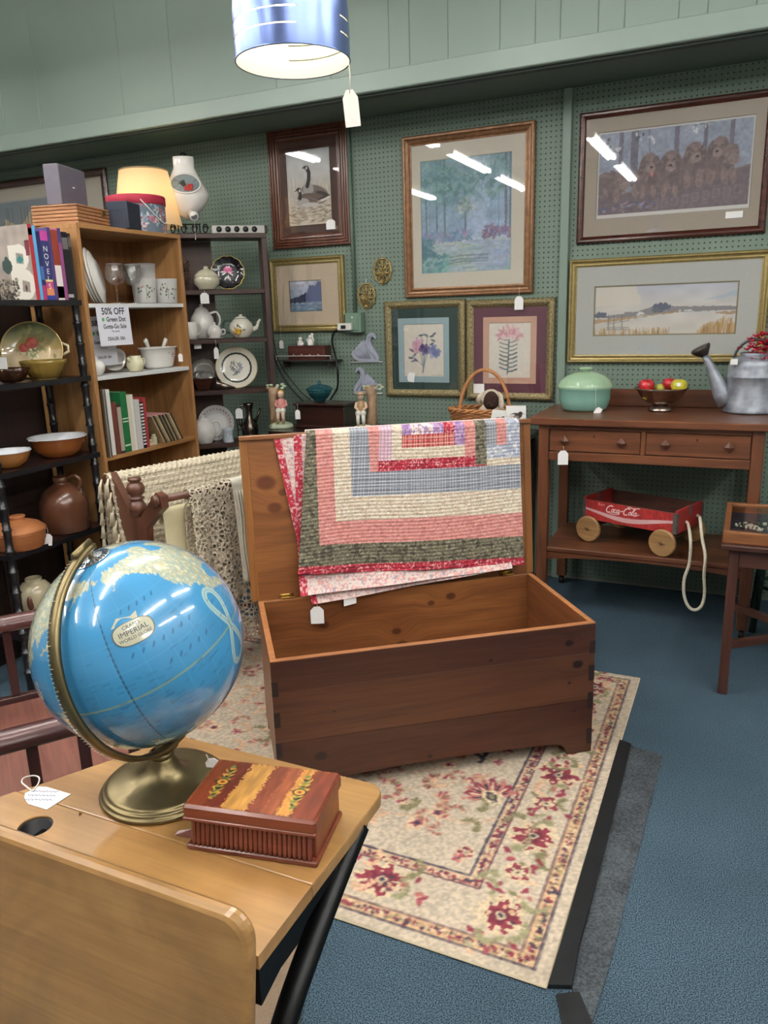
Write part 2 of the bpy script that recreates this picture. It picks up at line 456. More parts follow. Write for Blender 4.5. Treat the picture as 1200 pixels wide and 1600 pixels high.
# ================================================================== the room
WY = 4.265            # pegboard wall
XL, XR, YB, ZC = -5.6, 2.4, -3.2, 3.5
def carpet_mat():
    m, nt, b = _new('carpet')
    tc = nt.nodes.new('ShaderNodeTexCoord')
    def nz(s, d):
        n = nt.nodes.new('ShaderNodeTexNoise'); n.inputs['Scale'].default_value = s; n.inputs['Detail'].default_value = d
        nt.links.new(tc.outputs['Object'], n.inputs['Vector']); return n.outputs['Fac']
    fine = nz(330, 2); big = nz(2.2, 3)
    r = nt.nodes.new('ShaderNodeValToRGB')
    r.color_ramp.elements[0].position = 0.42; r.color_ramp.elements[1].position = 0.58
    r.color_ramp.elements[0].color = L4('#243440'); r.color_ramp.elements[1].color = L4('#586c79')
    nt.links.new(fine, r.inputs['Fac'])
    mr = nt.nodes.new('ShaderNodeMapRange'); mr.inputs[1].default_value = 0.3; mr.inputs[2].default_value = 0.7; mr.inputs[3].default_value = 0.86; mr.inputs[4].default_value = 1.1
    nt.links.new(big, mr.inputs[0])
    mx = nt.nodes.new('ShaderNodeMix'); mx.data_type = 'RGBA'; mx.blend_type = 'MULTIPLY'; mx.inputs['Factor'].default_value = 1
    nt.links.new(r.outputs[0], mx.inputs['A']); nt.links.new(mr.outputs[0], mx.inputs['B'])
    nt.links.new(mx.outputs['Result'], b.inputs['Base Color'])
    b.inputs['Roughness'].default_value = 0.95; b.inputs['Specular IOR Level'].default_value = 0.1
    bp = nt.nodes.new('ShaderNodeBump'); bp.inputs['Strength'].default_value = 0.7; bp.inputs['Distance'].default_value = 0.004
    nt.links.new(fine, bp.inputs['Height']); nt.links.new(bp.outputs[0], b.inputs['Normal'])
    return m
def pegboard_mat():
    m, nt, b = _new('pegboard')
    tc = nt.nodes.new('ShaderNodeTexCoord'); sp = nt.nodes.new('ShaderNodeSeparateXYZ')
    nt.links.new(tc.outputs['Object'], sp.inputs[0])
    S = 0.0254
    def cell(o):
        return _math(nt, 'SUBTRACT', _math(nt, 'FRACT', _math(nt, 'ADD', _math(nt, 'DIVIDE', o, S), 500.0)), 0.5)
    a, c = cell(sp.outputs['X']), cell(sp.outputs['Z'])
    d = _math(nt, 'SQRT', _math(nt, 'ADD', _math(nt, 'MULTIPLY', a, a), _math(nt, 'MULTIPLY', c, c)))
    mr = nt.nodes.new('ShaderNodeMapRange'); nt.links.new(d, mr.inputs[0])
    mr.inputs[1].default_value = 0.15; mr.inputs[2].default_value = 0.11; mr.inputs[3].default_value = 0; mr.inputs[4].default_value = 1
    n = nt.nodes.new('ShaderNodeTexNoise'); n.inputs['Scale'].default_value = 1.5; nt.links.new(tc.outputs['Object'], n.inputs['Vector'])
    r = nt.nodes.new('ShaderNodeValToRGB'); r.color_ramp.elements[0].color = L4('#697a6d'); r.color_ramp.elements[1].color = L4('#728476')
    nt.links.new(n.outputs['Fac'], r.inputs['Fac'])
    mx = nt.nodes.new('ShaderNodeMix'); mx.data_type = 'RGBA'; mx.inputs['B'].default_value = L4('#10140f')
    nt.links.new(mr.outputs[0], mx.inputs['Factor']); nt.links.new(r.outputs[0], mx.inputs['A'])
    nt.links.new(mx.outputs['Result'], b.inputs['Base Color'])
    b.inputs['Roughness'].default_value = 0.55
    bp = nt.nodes.new('ShaderNodeBump'); bp.inputs['Strength'].default_value = 0.8; bp.inputs['Distance'].default_value = 0.004; bp.invert = True
    nt.links.new(mr.outputs[0], bp.inputs['Height']); nt.links.new(bp.outputs[0], b.inputs['Normal'])
    return m
green_paint = mat('green_paint', '#90a195', 0.45, var=0.05, vscale=1.5)
struct(B(XL, XR, YB, WY+.1, -.06, 0).build('floor', carpet_mat()))
struct(B(XL, XR, YB, WY+.1, ZC, ZC+.06).build('ceiling', mat('ceiling_paint', '#dcdcd6', 0.9)))
struct(B(XL, XR, WY, WY+.08, 0, ZC).build('wall_back', pegboard_mat()))
struct(B(XL-.08, XL, YB, WY+.08, 0, ZC).build('wall_left', mat('side_wall', '#a3a49d', 0.7)))
struct(B(XR, XR+.08, YB, WY+.08, 0, ZC).build('wall_right', MATS['side_wall']))
struct(B(XL-.08, XR+.08, YB-.08, YB, 0, ZC).build('wall_front', MATS['side_wall']))
# boarded soffit above the pegboard
SY, SZ = 3.76, 2.549
sof = struct(B(XL, XR, SY+.012, WY-.002, SZ+.012, ZC-.002).build('wall_upper', mat('soffit_core', '#5d6e63', 0.7)))
rr = random.Random(5)
cuts = [float(py(g, 130-.156*g*.5, SY)[0]) for g in (55, 188, 268, 430, 516, 608, 640, 700, 781, 836, 875, 934, 975, 1059, 1104, 1180)]
while cuts[0] > XL+.4: cuts.insert(0, cuts[0]-rr.choice((.12, .2, .3)))
while cuts[-1] < XR-.4: cuts.append(cuts[-1]+rr.choice((.1, .16, .22, .3)))
cuts = [XL]+cuts+[XR]
for x, x2 in zip(cuts[:-1], cuts[1:]):
    B(x+.0006, x2-.0006, SY, SY+.014, SZ+.03, ZC-.003, b=.0022).build('plank', green_paint, sof)
t1 = struct(B(XL, XR, SY-.016, SY+.02, SZ-.002, SZ+.085, b=.004).build('trim_1', mat('green_trim', '#98a89d', 0.4)))
struct(B(XL, XR, SY+.02, SY+.06, SZ-.012, SZ+.012).build('trim_2', mat('trim_dark', '#3c463f', 0.7)))
bx = py(884, 340, WY)[0]
struct(B(bx-.022, bx+.022, WY-.028, WY, 0.0, SZ+.01, b=.003).build('trim_3', mat('batten_green', '#7a8c80', 0.45)))
struct(B(XL, XR, WY-.006, WY, 0, .014).build('baseboard_back', mat('base_white', '#7d8078', 0.6)))

# ------------------------------------------------------------------ fluorescent strip lights on the ceiling
tube_m, _nt, _b = _new('fluorescent')
_b.inputs['Base Color'].default_value = (1, 1, 1, 1)
_b.inputs['Emission Color'].default_value = (1.0, 0.985, 0.96, 1); _b.inputs['Emission Strength'].default_value = TUBE_POWER
white_metal = mat('white_enamel', '#e8e8e4', 0.4)
def strip_light(x, y, z, where, along_x=False):
    t = thing('strip_light', where, 'ceiling light', (x, y, z), math.pi/2 if along_x else 0, 'fluorescent strip lights on the ceiling')
    B(-.06, .06, -.62, .62, .0, .055, b=.006).build('housing', white_metal, t)
    for s in (-.028, .028):
        MB().tube([(s, -.59, -.022), (s, .59, -.022)], .016, 10).build('tube', tube_m, t)
    for s in (-.5, .5): MB().tube([(0, s, .055), (0, s, ZC-z-.001)], .003, 6).build('hanger', white_metal, t)
    for s in (-.61, .595):
        B(-.05, .05, s, s+.015, -.04, .0, b=.002).build('end_cap', white_metal, t)
    return t
for xr, nm in ((-3.95, 'row beyond the bookcase'), (-2.72, 'row above the bookcase'), (-1.42, 'row above the chest'), (.55, 'row added right of the sideboard'), (1.85, 'row added along the right wall')):  # right-hand rows are added, out of view, to brighten the right side
    for k, yy in enumerate((2.0, .45, -1.1)):
        strip_light(xr, yy, 2.98, ('farthest', 'middle', 'nearest')[k]+' fluorescent strip light of the ceiling '+nm)

# ================================================================== rug
RX0, RX1, RY0, RY1 = -2.5, -.306, 1.441, 3.099
def paint_rug():
    W, H = RX1-RX0, RY1-RY0
    c = Canvas(W, H, .0046, '#bdad98', 3)
    RED, DRED, NAVY, OLIVE, TAN, PEACH = '#84323f', '#692635', '#3c3442', '#7d7654', '#c09a78', '#cfa888'
    rng = random.Random(4)
    e, g1, mn, g2 = .033, .076, .236, .268
    def frame(a, b, col):
        for r in ((a, W-a, a, b), (a, W-a, H-b, H-a), (a, b, a, H-a), (W-b, W-a, a, H-a)): c.rect(*r, col)
    frame(e, g1, '#c2a07c'); frame(mn, g2, '#c4a585')
    def ring(d, w, col):
        c.line([(d, d), (W-d, d), (W-d, H-d), (d, H-d), (d, d)], w, col, jag=.5)
    ring(e+.002, .006, NAVY); ring(g1, .005, '#5a4248'); ring(mn, .006, '#5a3a44'); ring(g2+.006, .007, NAVY)
    def per(d, step):
        pts = []
        n = int((W-2*d)/step)
        for i in range(n+1):
            x = d+(W-2*d)*i/n; pts += [(x, d, 0), (x, H-d, 0)]
        n = int((H-2*d)/step)
        for i in range(1, n):
            y = d+(H-2*d)*i/n; pts += [(d, y, 1), (W-d, y, 1)]
        return pts
    for d, cols in (((e+g1)/2, (RED, NAVY, DRED, '#cdb999', OLIVE)), ((mn+g2)/2, (RED, NAVY, '#cdb999', DRED))):
        for i, (x, y, o) in enumerate(per(d, .0165)):
            j = lambda: rng.uniform(-.009, .009)
            for _ in range(4):
                c.ell(x+j(), y+j(), rng.uniform(.004, .0085), rng.uniform(.003, .005), rng.choice(cols), rot=rng.uniform(0, 3), jag=.5)
    mid = (g1+mn)/2
    def flower(x, y, r, pet=7, ring=False):
        c.ell(x, y, r*1.25, r*1.25, '#c9b595', jag=.3)
        c.ell(x, y, r, r, RED, jag=.45, petals=pet, pamp=.35, rot=rng.uniform(0, 3))
        c.ell(x, y, r*.62, r*.62, DRED if not ring else '#d2bd9b', jag=.4, petals=5, pamp=.3)
        for _ in range(7):
            a = rng.uniform(0, 6.28); q = r*rng.uniform(.3, .8); c.ell(x+q*math.cos(a), y+q*math.sin(a), r*.13, r*.09, rng.choice(('#d0b390', NAVY, TAN)), rot=a, jag=.4)
        c.ell(x, y, r*.26, r*.26, '#b9ad8e', jag=.3); c.ell(x, y, r*.13, r*.13, NAVY, jag=.3)
    def sprig(x, y, a, l, col):
        pts = [(x+l*t*math.cos(a+t*1.5), y+l*t*math.sin(a+t*1.5)) for t in np.linspace(0, 1, 8)]
        c.line(pts, .004, TAN)
        for i, (px_, py_) in enumerate(pts):
            for s in (-1, 1):
                b = a+i*.2+s*1.0
                c.ell(px_+s*.007*math.cos(b), py_+.007*math.sin(b), .010, .0045, col, rot=b, jag=.4)
    # main border: big flowers, small ring flowers and leaf sprigs
    step = .335
    def run(x0, y0, dx, dy, n):
        for i in range(n):
            x, y = x0+dx*step*i, y0+dy*step*i
            for s in (-1, 1):
                for q in range(5):
                    a = rng.uniform(0, 6.28); c.ell(x+dx*s*(.05+.02*q)+rng.uniform(-.05, .05)*(dy or 1)*0+rng.uniform(-.012, .012)-dy*rng.uniform(-.065, .065), y+dy*s*(.05+.02*q)+rng.uniform(-.012, .012)+dx*rng.uniform(-.065, .065), .013, .0065, rng.choice((PEACH, OLIVE, '#b98f7a', RED, '#a9a080')), rot=a, jag=.5)
            flower(x, y, .056)
            hx, hy = x+dx*step/2, y+dy*step/2
            flower(hx, hy, .032, 5, True)
            for s in (-1, 1):
                for q in (-1, 1): sprig(x+dx*s*.066-dy*q*.042, y+dy*s*.066+dx*q*.042, rng.uniform(0, 6.28), .06, rng.choice((OLIVE, '#8f8a68', PEACH)))
                for _ in range(3): c.ell(x+dx*s*rng.uniform(.06, .13)+dy*rng.uniform(-.06, .06), y+dy*s*rng.uniform(.06, .13)+dx*rng.uniform(-.06, .06), .013, .008, rng.choice((RED, '#9a4650', '#a8625c')), rot=rng.uniform(0, 3), jag=.5, petals=4)
                sprig(hx+dx*s*.04+dy*s*.045, hy+dy*s*.04-dx*s*.045, rng.uniform(0, 6.28), .05, rng.choice((OLIVE, '#8f8a68')))
                for _ in range(2):
                    c.ell(hx+dx*s*.05+rng.uniform(-.04, .04), hy+dy*s*.05+rng.uniform(-.04, .04), .012, .008, RED, rot=rng.uniform(0, 3), jag=.5, petals=3)
    run(W-mid, mid+.012, 0, 1, 5); run(mid, mid+.012, 0, 1, 5)
    run(W-mid-step, mid+.012, -1, 0, 5); run(W-mid-step, H-mid, -1, 0, 5)
    # field: scrolling vines, palmettes and sprays
    F = lambda X, Y: (X-RX0, Y-RY0)
    def vine(pts, w=.006, col='#c7a183'):
        P = [F(*p) for p in pts]; q = []
        for i in range(len(P)-1):
            p0 = P[max(i-1, 0)]; p1 = P[i]; p2 = P[i+1]; p3 = P[min(i+2, len(P)-1)]
            for t in np.linspace(0, 1, 9)[:-1]:
                q.append(tuple(.5*((2*p1[k])+(-p0[k]+p2[k])*t+(2*p0[k]-5*p1[k]+4*p2[k]-p3[k])*t*t+(-p0[k]+3*p1[k]-3*p2[k]+p3[k])*t**3) for k in (0, 1)))
        q.append(P[-1]); c.line(q, w, col, jag=.4); return q
    def palmette(X, Y, r, a):
        x, y = F(X, Y)
        for k in range(-4, 5):
            b = a+k*.36; l = r*(1-.05*abs(k))
            c.ell(x+l*.55*math.cos(b), y+l*.55*math.sin(b), l*.5, r*.13, RED if k % 2 else '#b9746a', rot=b, jag=.4)
            c.ell(x+l*.5*math.cos(b), y+l*.5*math.sin(b), l*.25, r*.05, '#d8c4a2' if k % 2 else NAVY, rot=b, jag=.4)
        c.ell(x, y, r*.38, r*.3, '#d3bd9a', rot=a, jag=.3); c.ell(x, y, r*.26, r*.15, NAVY, rot=a, jag=.4); c.ell(x, y, r*.14, r*.08, OLIVE, rot=a)
    def scroll(X, Y, r, a0, turn, col=RED):
        x, y = F(X, Y)
        for i in range(14):
            t = i/13; a = a0+turn*t*3.4; q = r*(1-.45*t)
            c.ell(x+q*math.cos(a), y+q*math.sin(a), r*.2*(1-.5*t)+.004, r*.11, (col, TAN, '#9a5a58', OLIVE)[i % 4], rot=a, jag=.5)
    def bloom(X, Y, r):
        x, y = F(X, Y)
        c.ell(x, y, r*1.3, r*1.3, PEACH, jag=.4, petals=6, pamp=.3, a=.8); c.ell(x, y, r*.9, r*.9, '#d3bd9a', jag=.4); c.ell(x, y, r*.7, r*.7, '#a0505a', jag=.5, petals=5, pamp=.4); c.ell(x, y, r*.3, r*.3, NAVY, jag=.4)
    mX, mY = -1.403, 2.27
    for sx in (1, -1):
        for sy in (1, -1):
            T = lambda X, Y: (mX+sx*(X-mX), mY+sy*(Y-mY))
            vine([T(-.58, 1.98), T(-.66, 1.93), T(-.78, 1.92), T(-.9, 1.88), T(-1.05, 1.92), T(-1.2, 1.84), T(-1.38, 1.9)])
            vine([T(-.8, 2.2), T(-.95, 2.1), T(-1.0, 2.25), T(-1.15, 2.2), T(-1.3, 2.05)])
            vine([T(-.7, 2.14), T(-.86, 2.05), T(-.92, 1.96)], .005, '#b99a7a')
            palmette(*T(-.63, 2.08), .105, math.pi/2+sx*sy*.6-sy*0)
            scroll(*T(-.82, 2.08), .05, 1.2*sx, sx*sy); scroll(*T(-.96, 1.98), .06, 2.0, -sx, '#a5525a'); scroll(*T(-1.2, 1.98), .055, .4, sx)
            bloom(*T(-.76, 1.94), .024); bloom(*T(-.8, 1.87), .028); bloom(*T(-1.08, 2.1), .026); bloom(*T(-.82, 2.2), .022); bloom(*T(-1.3, 1.82), .028); bloom(*T(-.95, 2.2), .024)
            flower(*F(*T(-.62, 1.8)), .022, 5, True)
            palmette(*T(-1.12, 1.86), .08, -math.pi/2*sy); sprig(*F(*T(-.62, 1.9)), 1.0, .06, OLIVE); sprig(*F(*T(-1.28, 2.15)), 2.0, .08, OLIVE); sprig(*F(*T(-.72, 2.25)), 1.0, .07, NAVY); sprig(*F(*T(-1.05, 2.0)), 4.0, .07, NAVY)
    for _ in range(170):      # scattered sprig flowers of the field
        X_, Y_ = rng.uniform(RX0+.3, RX1-.3), rng.uniform(RY0+.3, RY1-.3); x, y = F(X_, Y_)
        k = rng.random()
        if k < .35:
            for q in range(5): c.ell(x+.012*math.cos(q*1.26), y+.012*math.sin(q*1.26), .009, .006, rng.choice(('#b9746a', PEACH, '#a0505a')), rot=q*1.26, jag=.4)
            c.ell(x, y, .004, .004, NAVY)
        elif k < .7: sprig(x, y, rng.uniform(0, 6.28), .05, rng.choice((TAN, PEACH, OLIVE)))
        else: scroll(X_, Y_, rng.uniform(.025, .04), rng.uniform(0, 6), rng.choice((-1, 1)), '#a5525a')
    palmette(mX, mY, .17, .4); palmette(mX, mY, .15, 3.5); bloom(mX, mY, .05)
    c.mottle(.13, c.nx/1.6, c.ny/1.6); c.mottle(.05, 9, 7, 2)
    return c
rug_cv = paint_rug()
rug = thing('area_rug', 'cream area rug with red flowers and scrolling border under the open pine chest', 'rug', ((RX0+RX1)/2, (RY0+RY1)/2, 0))
rw, rh = (RX1-RX0)/2, (RY1-RY0)/2
B(-rw, rw, -rh, rh, .0005, .0085, b=.003).build('rug_backing', mat('rug_edge', '#cbbb9e', 0.95, bump=.4), rug)
color_grid('woven_pattern', rug_cv, lambda U, V: (-rw+.003+(2*rw-.006)*U, -rh+.003+(2*rh-.006)*V, .0092), painted('rug_pile', 0.95, bump=.5, bscale=260), rug)

# tape along the rug edge, worn anti-slip strip, loose tape end, tan mat under the desk
def floor_strip(name, pts, z0, z1, m, label, cat):
    o = MB().prism([(p[0], p[1]) for p in pts], z0, z1).build(name, m); return tag(o, label, cat)
black_tape = mat('black_tape', '#17181a', 0.45, var=.25, vscale=25, bump=.15, bscale=40)
P0 = lambda x, y: pz(x, y, 0)
floor_strip('black_tape_strip', [P0(857, 1545), P0(893, 1546), P0(905, 1480), P0(930, 1390), P0(986, 1166), P0(968, 1160)], .0005, .012, black_tape, 'glossy black tape strip along the right edge of the rug', 'tape')
def strip_mat():
    m, nt, b = _new('worn_strip')
    tc = nt.nodes.new('ShaderNodeTexCoord'); n = nt.nodes.new('ShaderNodeTexNoise'); n.inputs['Scale'].default_value = 160; n.inputs['Detail'].default_value = 3
    n2 = nt.nodes.new('ShaderNodeTexNoise'); n2.inputs['Scale'].default_value = 7; n2.inputs['Detail'].default_value = 5
    nt.links.new(tc.outputs['Object'], n.inputs['Vector']); nt.links.new(tc.outputs['Object'], n2.inputs['Vector'])
    r = nt.nodes.new('ShaderNodeValToRGB'); r.color_ramp.elements[0].position = .4; r.color_ramp.elements[1].position = .72
    r.color_ramp.elements[0].color = L4('#23272b'); r.color_ramp.elements[1].color = L4('#565d62')
    nt.links.new(_math(nt, 'ADD', _math(nt, 'MULTIPLY', n.outputs['Fac'], .6), _math(nt, 'MULTIPLY', n2.outputs['Fac'], .4)), r.inputs['Fac'])
    nt.links.new(r.outputs[0], b.inputs['Base Color']); b.inputs['Roughness'].default_value = .8
    return m
floor_strip('worn_mesh_strip', [P0(894, 1546), P0(905, 1590), P0(925, 1600), P0(955, 1500), P0(985, 1380), P0(1036, 1182), P0(986, 1166), P0(930, 1390), P0(906, 1480)], .0004, .0032, strip_mat(), 'wide worn grey gauze strip on the blue carpet beside the black tape', 'tape')
floor_strip('loose_tape_end', [P0(869, 1556), P0(905, 1552), P0(925, 1600), P0(930, 1640), P0(884, 1640), P0(878, 1600)], .0006, .006, black_tape, 'short loose end of black tape at the rug corner', 'tape')
a0, a1 = pz(487, 1475, 0), pz(467, 1600, 0)
d = (a1-a0)/np.linalg.norm(a1-a0); n_ = np.array([-abs(d[1]), -abs(d[0]), 0])
Q = [a0, a0+d*.9, a0+d*.9+n_*.6, a0+n_*.6]
mt = thing('tan_floor_mat', 'flat tan mat with stitched edge under the school desk', 'mat')
MB().prism([(p[0], p[1]) for p in Q[::-1]], .0005, .006).build('mat_body', mat('tan_mat', '#84705c', 0.95, var=.1, vscale=200, bump=.3), mt)
MB().tube([tuple(a0+d*s+np.array([0, 0, .006])) for s in np.linspace(0, .9, 20)], .003, 6).build('edge_binding', mat('mat_binding', '#3b3937', 0.9, var=.5, vscale=300), mt)
# ================================================================== open pine blanket chest
TH = math.radians(37.5)
cd = np.array([math.cos(TH), math.sin(TH), 0]); cn = np.array([-math.sin(TH), math.cos(TH), 0])
co_ = pz(923, 1177, 0)
CL, CW, CH = 1.078, .545, .485
cc = co_ - cd*CL/2 + cn*CW/2
FLZ = .0095
chest = thing('blanket_chest', 'open dark pine blanket chest with dovetailed corners on the cream rug', 'chest', (cc[0], cc[1], FLZ), TH)
hl, hw = CL/2, CW/2; th = .019
CHh = CH-FLZ
def chest_local(p): q = np.asarray(p)-cc; return (q@cd, q@cn, p[2]-FLZ)
k1, k2 = '#4a281a', '#5e3420'
planks = (('#3d2118', '#52301f', .372, CHh, [(.445, .415, .0125), (.17, .39, .006)]),
          ('#45271a', '#603a25', .2, .371, [(.478, .335, .016), (.45, .27, .006), (-.35, .285, .004)]),
          ('#3c2017', '#4e2c1e', .0, .199, [(-.4, .135, .0165), (-.04, .075, .008), (.47, .165, .004)]))
for i, (a, b_, z0, z1, kn) in enumerate(planks):
    w_ = wood('chest_front_%d' % i, a, b_, .33, 'X', .8, kn, kcol='#140a06')
    if z0 > 0: B(-hl, hl, -hw, -hw+th, z0+.0001, z1+.0008, b=.0002).build('plank', w_, chest)
    else:
        zz = lambda t: .045+.02*math.sin(math.pi*t)
        poly = [(-hl, 0), (-hl+.09, 0), (-hl+.1, .028), (-hl+.115, .04), (-hl+.14, .047)]
        poly += [(-hl+.14+(CL-.28)*t, .047+.012*math.sin(math.pi*t)) for t in np.linspace(.05, .95, 14)]
        poly += [(hl-.14, .047), (hl-.115, .04), (hl-.1, .028), (hl-.09, 0), (hl, 0), (hl, z1), (-hl, z1)]
        MB().prism(poly, -hw, -hw+th, 'XZ').build('plank', w_, chest)
w_in = wood('chest_inside', '#6b3c20', '#9a6438', .4, 'X', .7, [(-.3, .36, .016), (-.02, .30, .016), (.12, .40, .012), (.2, .42, .016), (0, .24, .02)], kcol='#4a2413')
B(-hl, hl, hw-th, hw, .0, CHh, b=.001).build('back_panel', w_in, chest)
w_side = wood('chest_side', '#5c341e', '#8a5632', .38, 'Y', .8)
for s in (-1, 1):
    x0, x1 = (-hl, -hl+th) if s < 0 else (hl-th, hl)
    poly = [(-hw+th, 0), (-hw+.09, 0), (-hw+.1, .03), (-hw+.13, .046), (hw-.13, .046), (hw-.1, .03), (hw-.09, 0), (hw-th, 0), (hw-th, CHh), (-hw+th, CHh)]
    MB().prism(poly, x0, x1, 'YZ').build('side_panel', w_side, chest)
B(-hl+th, hl-th, -hw+th, hw-th, .07, .085).build('bottom_panel', w_in, chest)
# lighter rim around the opening
rim = wood('chest_rim', '#96603a', '#b97a4a', .35, 'X', 1.0)
B(-hl, hl, -hw-.0005, -hw+th+.0005, CHh-.001, CHh+.003, b=.001).build('rim', rim, chest)
for s in (-1, 1):
    B(*((-hl, -hl+th) if s < 0 else (hl-th, hl)), -hw+th+.0005, hw-th, CHh-.001, CHh+.003, b=.001).build('rim', rim, chest)
dark_end = mat('dovetail_end_grain', '#241511', .5, var=.2)
for s in (-1, 1):
    for z0, z1 in ((.37, .415), (.27, .325), (.165, .225), (.03, .09)) if s > 0 else ((.36, .41), (.255, .305), (.15, .2), (.05, .09)):
        B(*(sorted((s*hl*1.0007, s*(hl-.019)))), -hw-.0012, -hw+.003, z0, z1).build('dovetail', dark_end, chest)
# lid, leaning back on its hinges
LB, LT = np.array([0, CW/2+.018, .478-FLZ]), np.array([0, CW/2+.075, 1.072-FLZ])   # y, z of front face bottom/top (local)
ld = LT-LB; LLEN = np.linalg.norm(ld); lang = math.atan2(ld[1], ld[2])
lid = bpy.data.objects.new('lid', None); COL.objects.link(lid); lid.parent = chest
lid.location = (-.002, LB[1], LB[2]); lid.rotation_euler = (-lang, 0, 0); lid.empty_display_size = .05
lw = hl+.021
w_lid = wood('lid_pine', '#6f4020', '#9a6234', .36, 'X', .7, [(-.475, .44, .03), (-.415, .40, .015), (-.45, .345, .022), (.47, .2, .02), (.3, .5, .014)], kcol='#5c2c12', coat=.15)
nb = 4
for i in range(nb):
    B(-lw+.03, lw-.03, 0, .019, LLEN*i/nb+.0001, LLEN*(i+1)/nb, b=.0002).build('lid_plank', w_lid, lid)
w_lidv = wood('lid_batten', '#7a4a22', '#a26a36', .36, 'Z', .7, coat=.15)
for s in (-1, 1):
    B(*sorted((s*(lw-.03), s*lw)), -.002, .02, 0, LLEN, b=.002).build('lid_end_batten', w_lidv, lid)
B(-lw, lw, -.014, .019, LLEN+.0005, LLEN+.018, b=.003).build('lid_lip', w_lid, lid)
brass = mat('brass', '#b99a55', .28, 1.0)
for xx in (-.43, .44):
    h_ = B(xx-.025, xx+.025, hw-.012, hw+.016, CHh+.003, CHh+.0065, b=.001).build('hinge', brass, chest)
    MB().tube([(xx-.025, hw+.012, CHh+.01), (xx+.025, hw+.012, CHh+.01)], .004, 8).build('hinge_barrel', brass, h_)

# ------------------------------------------------------------------ patchwork quilt hung over the lid
def lid_pt(s_, d_, off):
    """s along lid, d distance up the lid from its bottom, off in front of its face (chest-local)"""
    u = ld/LLEN; nrm = np.array([0, -u[2], u[1]])
    p = LB + u*d_ + nrm*off
    return s_, p[1], p[2]
def lid_uv(x, y, off=.012):
    u = ld/LLEN; nl = np.array([0, -u[2], u[1]])
    n3 = cn*nl[1] + np.array([0, 0, nl[2]])
    o3 = cc + cn*(LB[1]+nl[1]*off) + np.array([0, 0, LB[2]+FLZ+nl[2]*off])
    p = pplane(x, y, o3, n3); l = np.array(chest_local(p))
    return l[0], (l-LB)@u
Z2 = lambda x, y: lid_uv(360+x/2.4, 640+y/2.4)
def fabric(c, mask_fn, base, specks=(), amt=.18, seed=1): pass
def paint_quilt():
    c = Canvas(1.0, 0.66, .0032, '#e8d9c8', 11)
    U = c.X/c.w; V = 1-c.Y/c.h
    US = U - .055*V*(U < .3)
    rng = np.random.RandomState(5)
    n1 = vnoise(c.nx, c.ny, c.nx/1.5, c.ny/1.5, 3); n2 = vnoise(c.nx, c.ny, c.nx/3.2, c.ny/3.2, 4)
    def fab(m, base, s1=None, s2=None, th1=.68, th2=.66):
        b = np.array(hexc(base)); col = np.empty(c.a.shape); col[:] = b
        if s1: col = np.where((n1 > th1)[..., None], np.array(hexc(s1)), col)
        if s2: col = np.where((n2 > th2)[..., None], np.array(hexc(s2)), col)
        c.a = np.where(m[..., None], col, c.a)
    def plaid(m, base, ln, step):
        g = (np.mod(c.X, step) < step*.22) | (np.mod(c.Y, step) < step*.22)
        fab(m, base); c.a = np.where((m & g)[..., None], np.array(hexc(ln)), c.a)
    OL = ('#6a6553', '#8f8a74', '#4b463b'); PK = ('#d28c84', '#dba39a', '#c27e79'); CR = ('#d9cab2', '#c2a595', '#e2d7c4'); RD = ('#b02a3c', '#d9a0a0', '#8d1f30'); GR = '#83868f'; PU = ('#a884b0', '#c9b0cf', '#8f6a9a')
    # horizontal bands, top to bottom (v boundaries)
    hb = [(.0, .07, 'c'), (.07, .16, 'rp'), (.16, .235, 'cr'), (.235, .31, 'rd'), (.31, .475, 'gr'), (.475, .64, 'cr'), (.64, .80, 'pk'), (.80, .945, 'ol'), (.945, 1.01, 'rd')]
    def put(m, k):
        if k == 'ol': fab(m, *OL)
        elif k == 'pk': fab(m, *PK)
        elif k == 'cr': fab(m, *CR)
        elif k == 'rd': fab(m, *RD)
        elif k == 'gr': plaid(m, GR, '#b9bbc0', .012)
        elif k == 'rp': plaid(m, '#b84a48', '#e0b0a0', .0085)
        elif k == 'pu': fab(m, *PU)
        elif k == 'bl': fab(m, '#aeb2bf', '#949bb4', '#d6d5d8')
        elif k == 'lt': plaid(m, '#e6c2be', '#a886b4', .016)
        elif k == 'wh': fab(m, '#ecdfd6', '#c98f8a', '#a88ab0')
    for a, b_, k in hb: put((V >= a) & (V < b_), k)
    lb = [(-.2, .04, 'ol', .945), (.04, .115, 'pk', .80), (.115, .19, 'cr', .64), (.19, .275, 'gr', .475), (.275, .33, 'pk', .31), (.33, .385, 'lt', .235), (.385, .435, 'cr', .16)]
    for a, b_, k, ve in lb: put((US >= a) & (US < b_) & (V < ve), k)
    put((US < -.0) & (V < .945), 'ol')
    for a, b_, k in ((.435, .48, 'pu'), (.48, .58, 'wh'), (.58, .63, 'pu'), (.63, .68, 'rd')): put((U >= a) & (U < b_) & (V < .07), k)
    rb = [(.68, .73, 'pu', .16), (.73, .78, 'pk', .235), (.78, .835, 'ol', .30), (.835, .885, 'gr', .17), (.885, .935, 'pk', .17), (.935, 1.1, 'bl', .17)]
    for a, b_, k, ve in rb: put((U >= a) & (U < b_) & (V < ve), k)
    put((U >= .835) & (V >= .17) & (V < .26), 'bl'); put((U >= .835) & (V >= .26) & (V < .31), 'cr')
    put((U > .68) & (U < .73) & (V < .05), 'pu')
    c.mottle(.06, 200, 140, 5)
    return c
quilt = thing('patchwork_quilt', 'folded log-cabin patchwork quilt in pink, grey and red draped over the chest lid', 'quilt', (cc[0], cc[1], FLZ), TH)
qc = paint_quilt()
qTL, qTR, qBL, qBR = Z2(285, 85), Z2(1078, 48), Z2(250, 612), Z2(1090, 577)
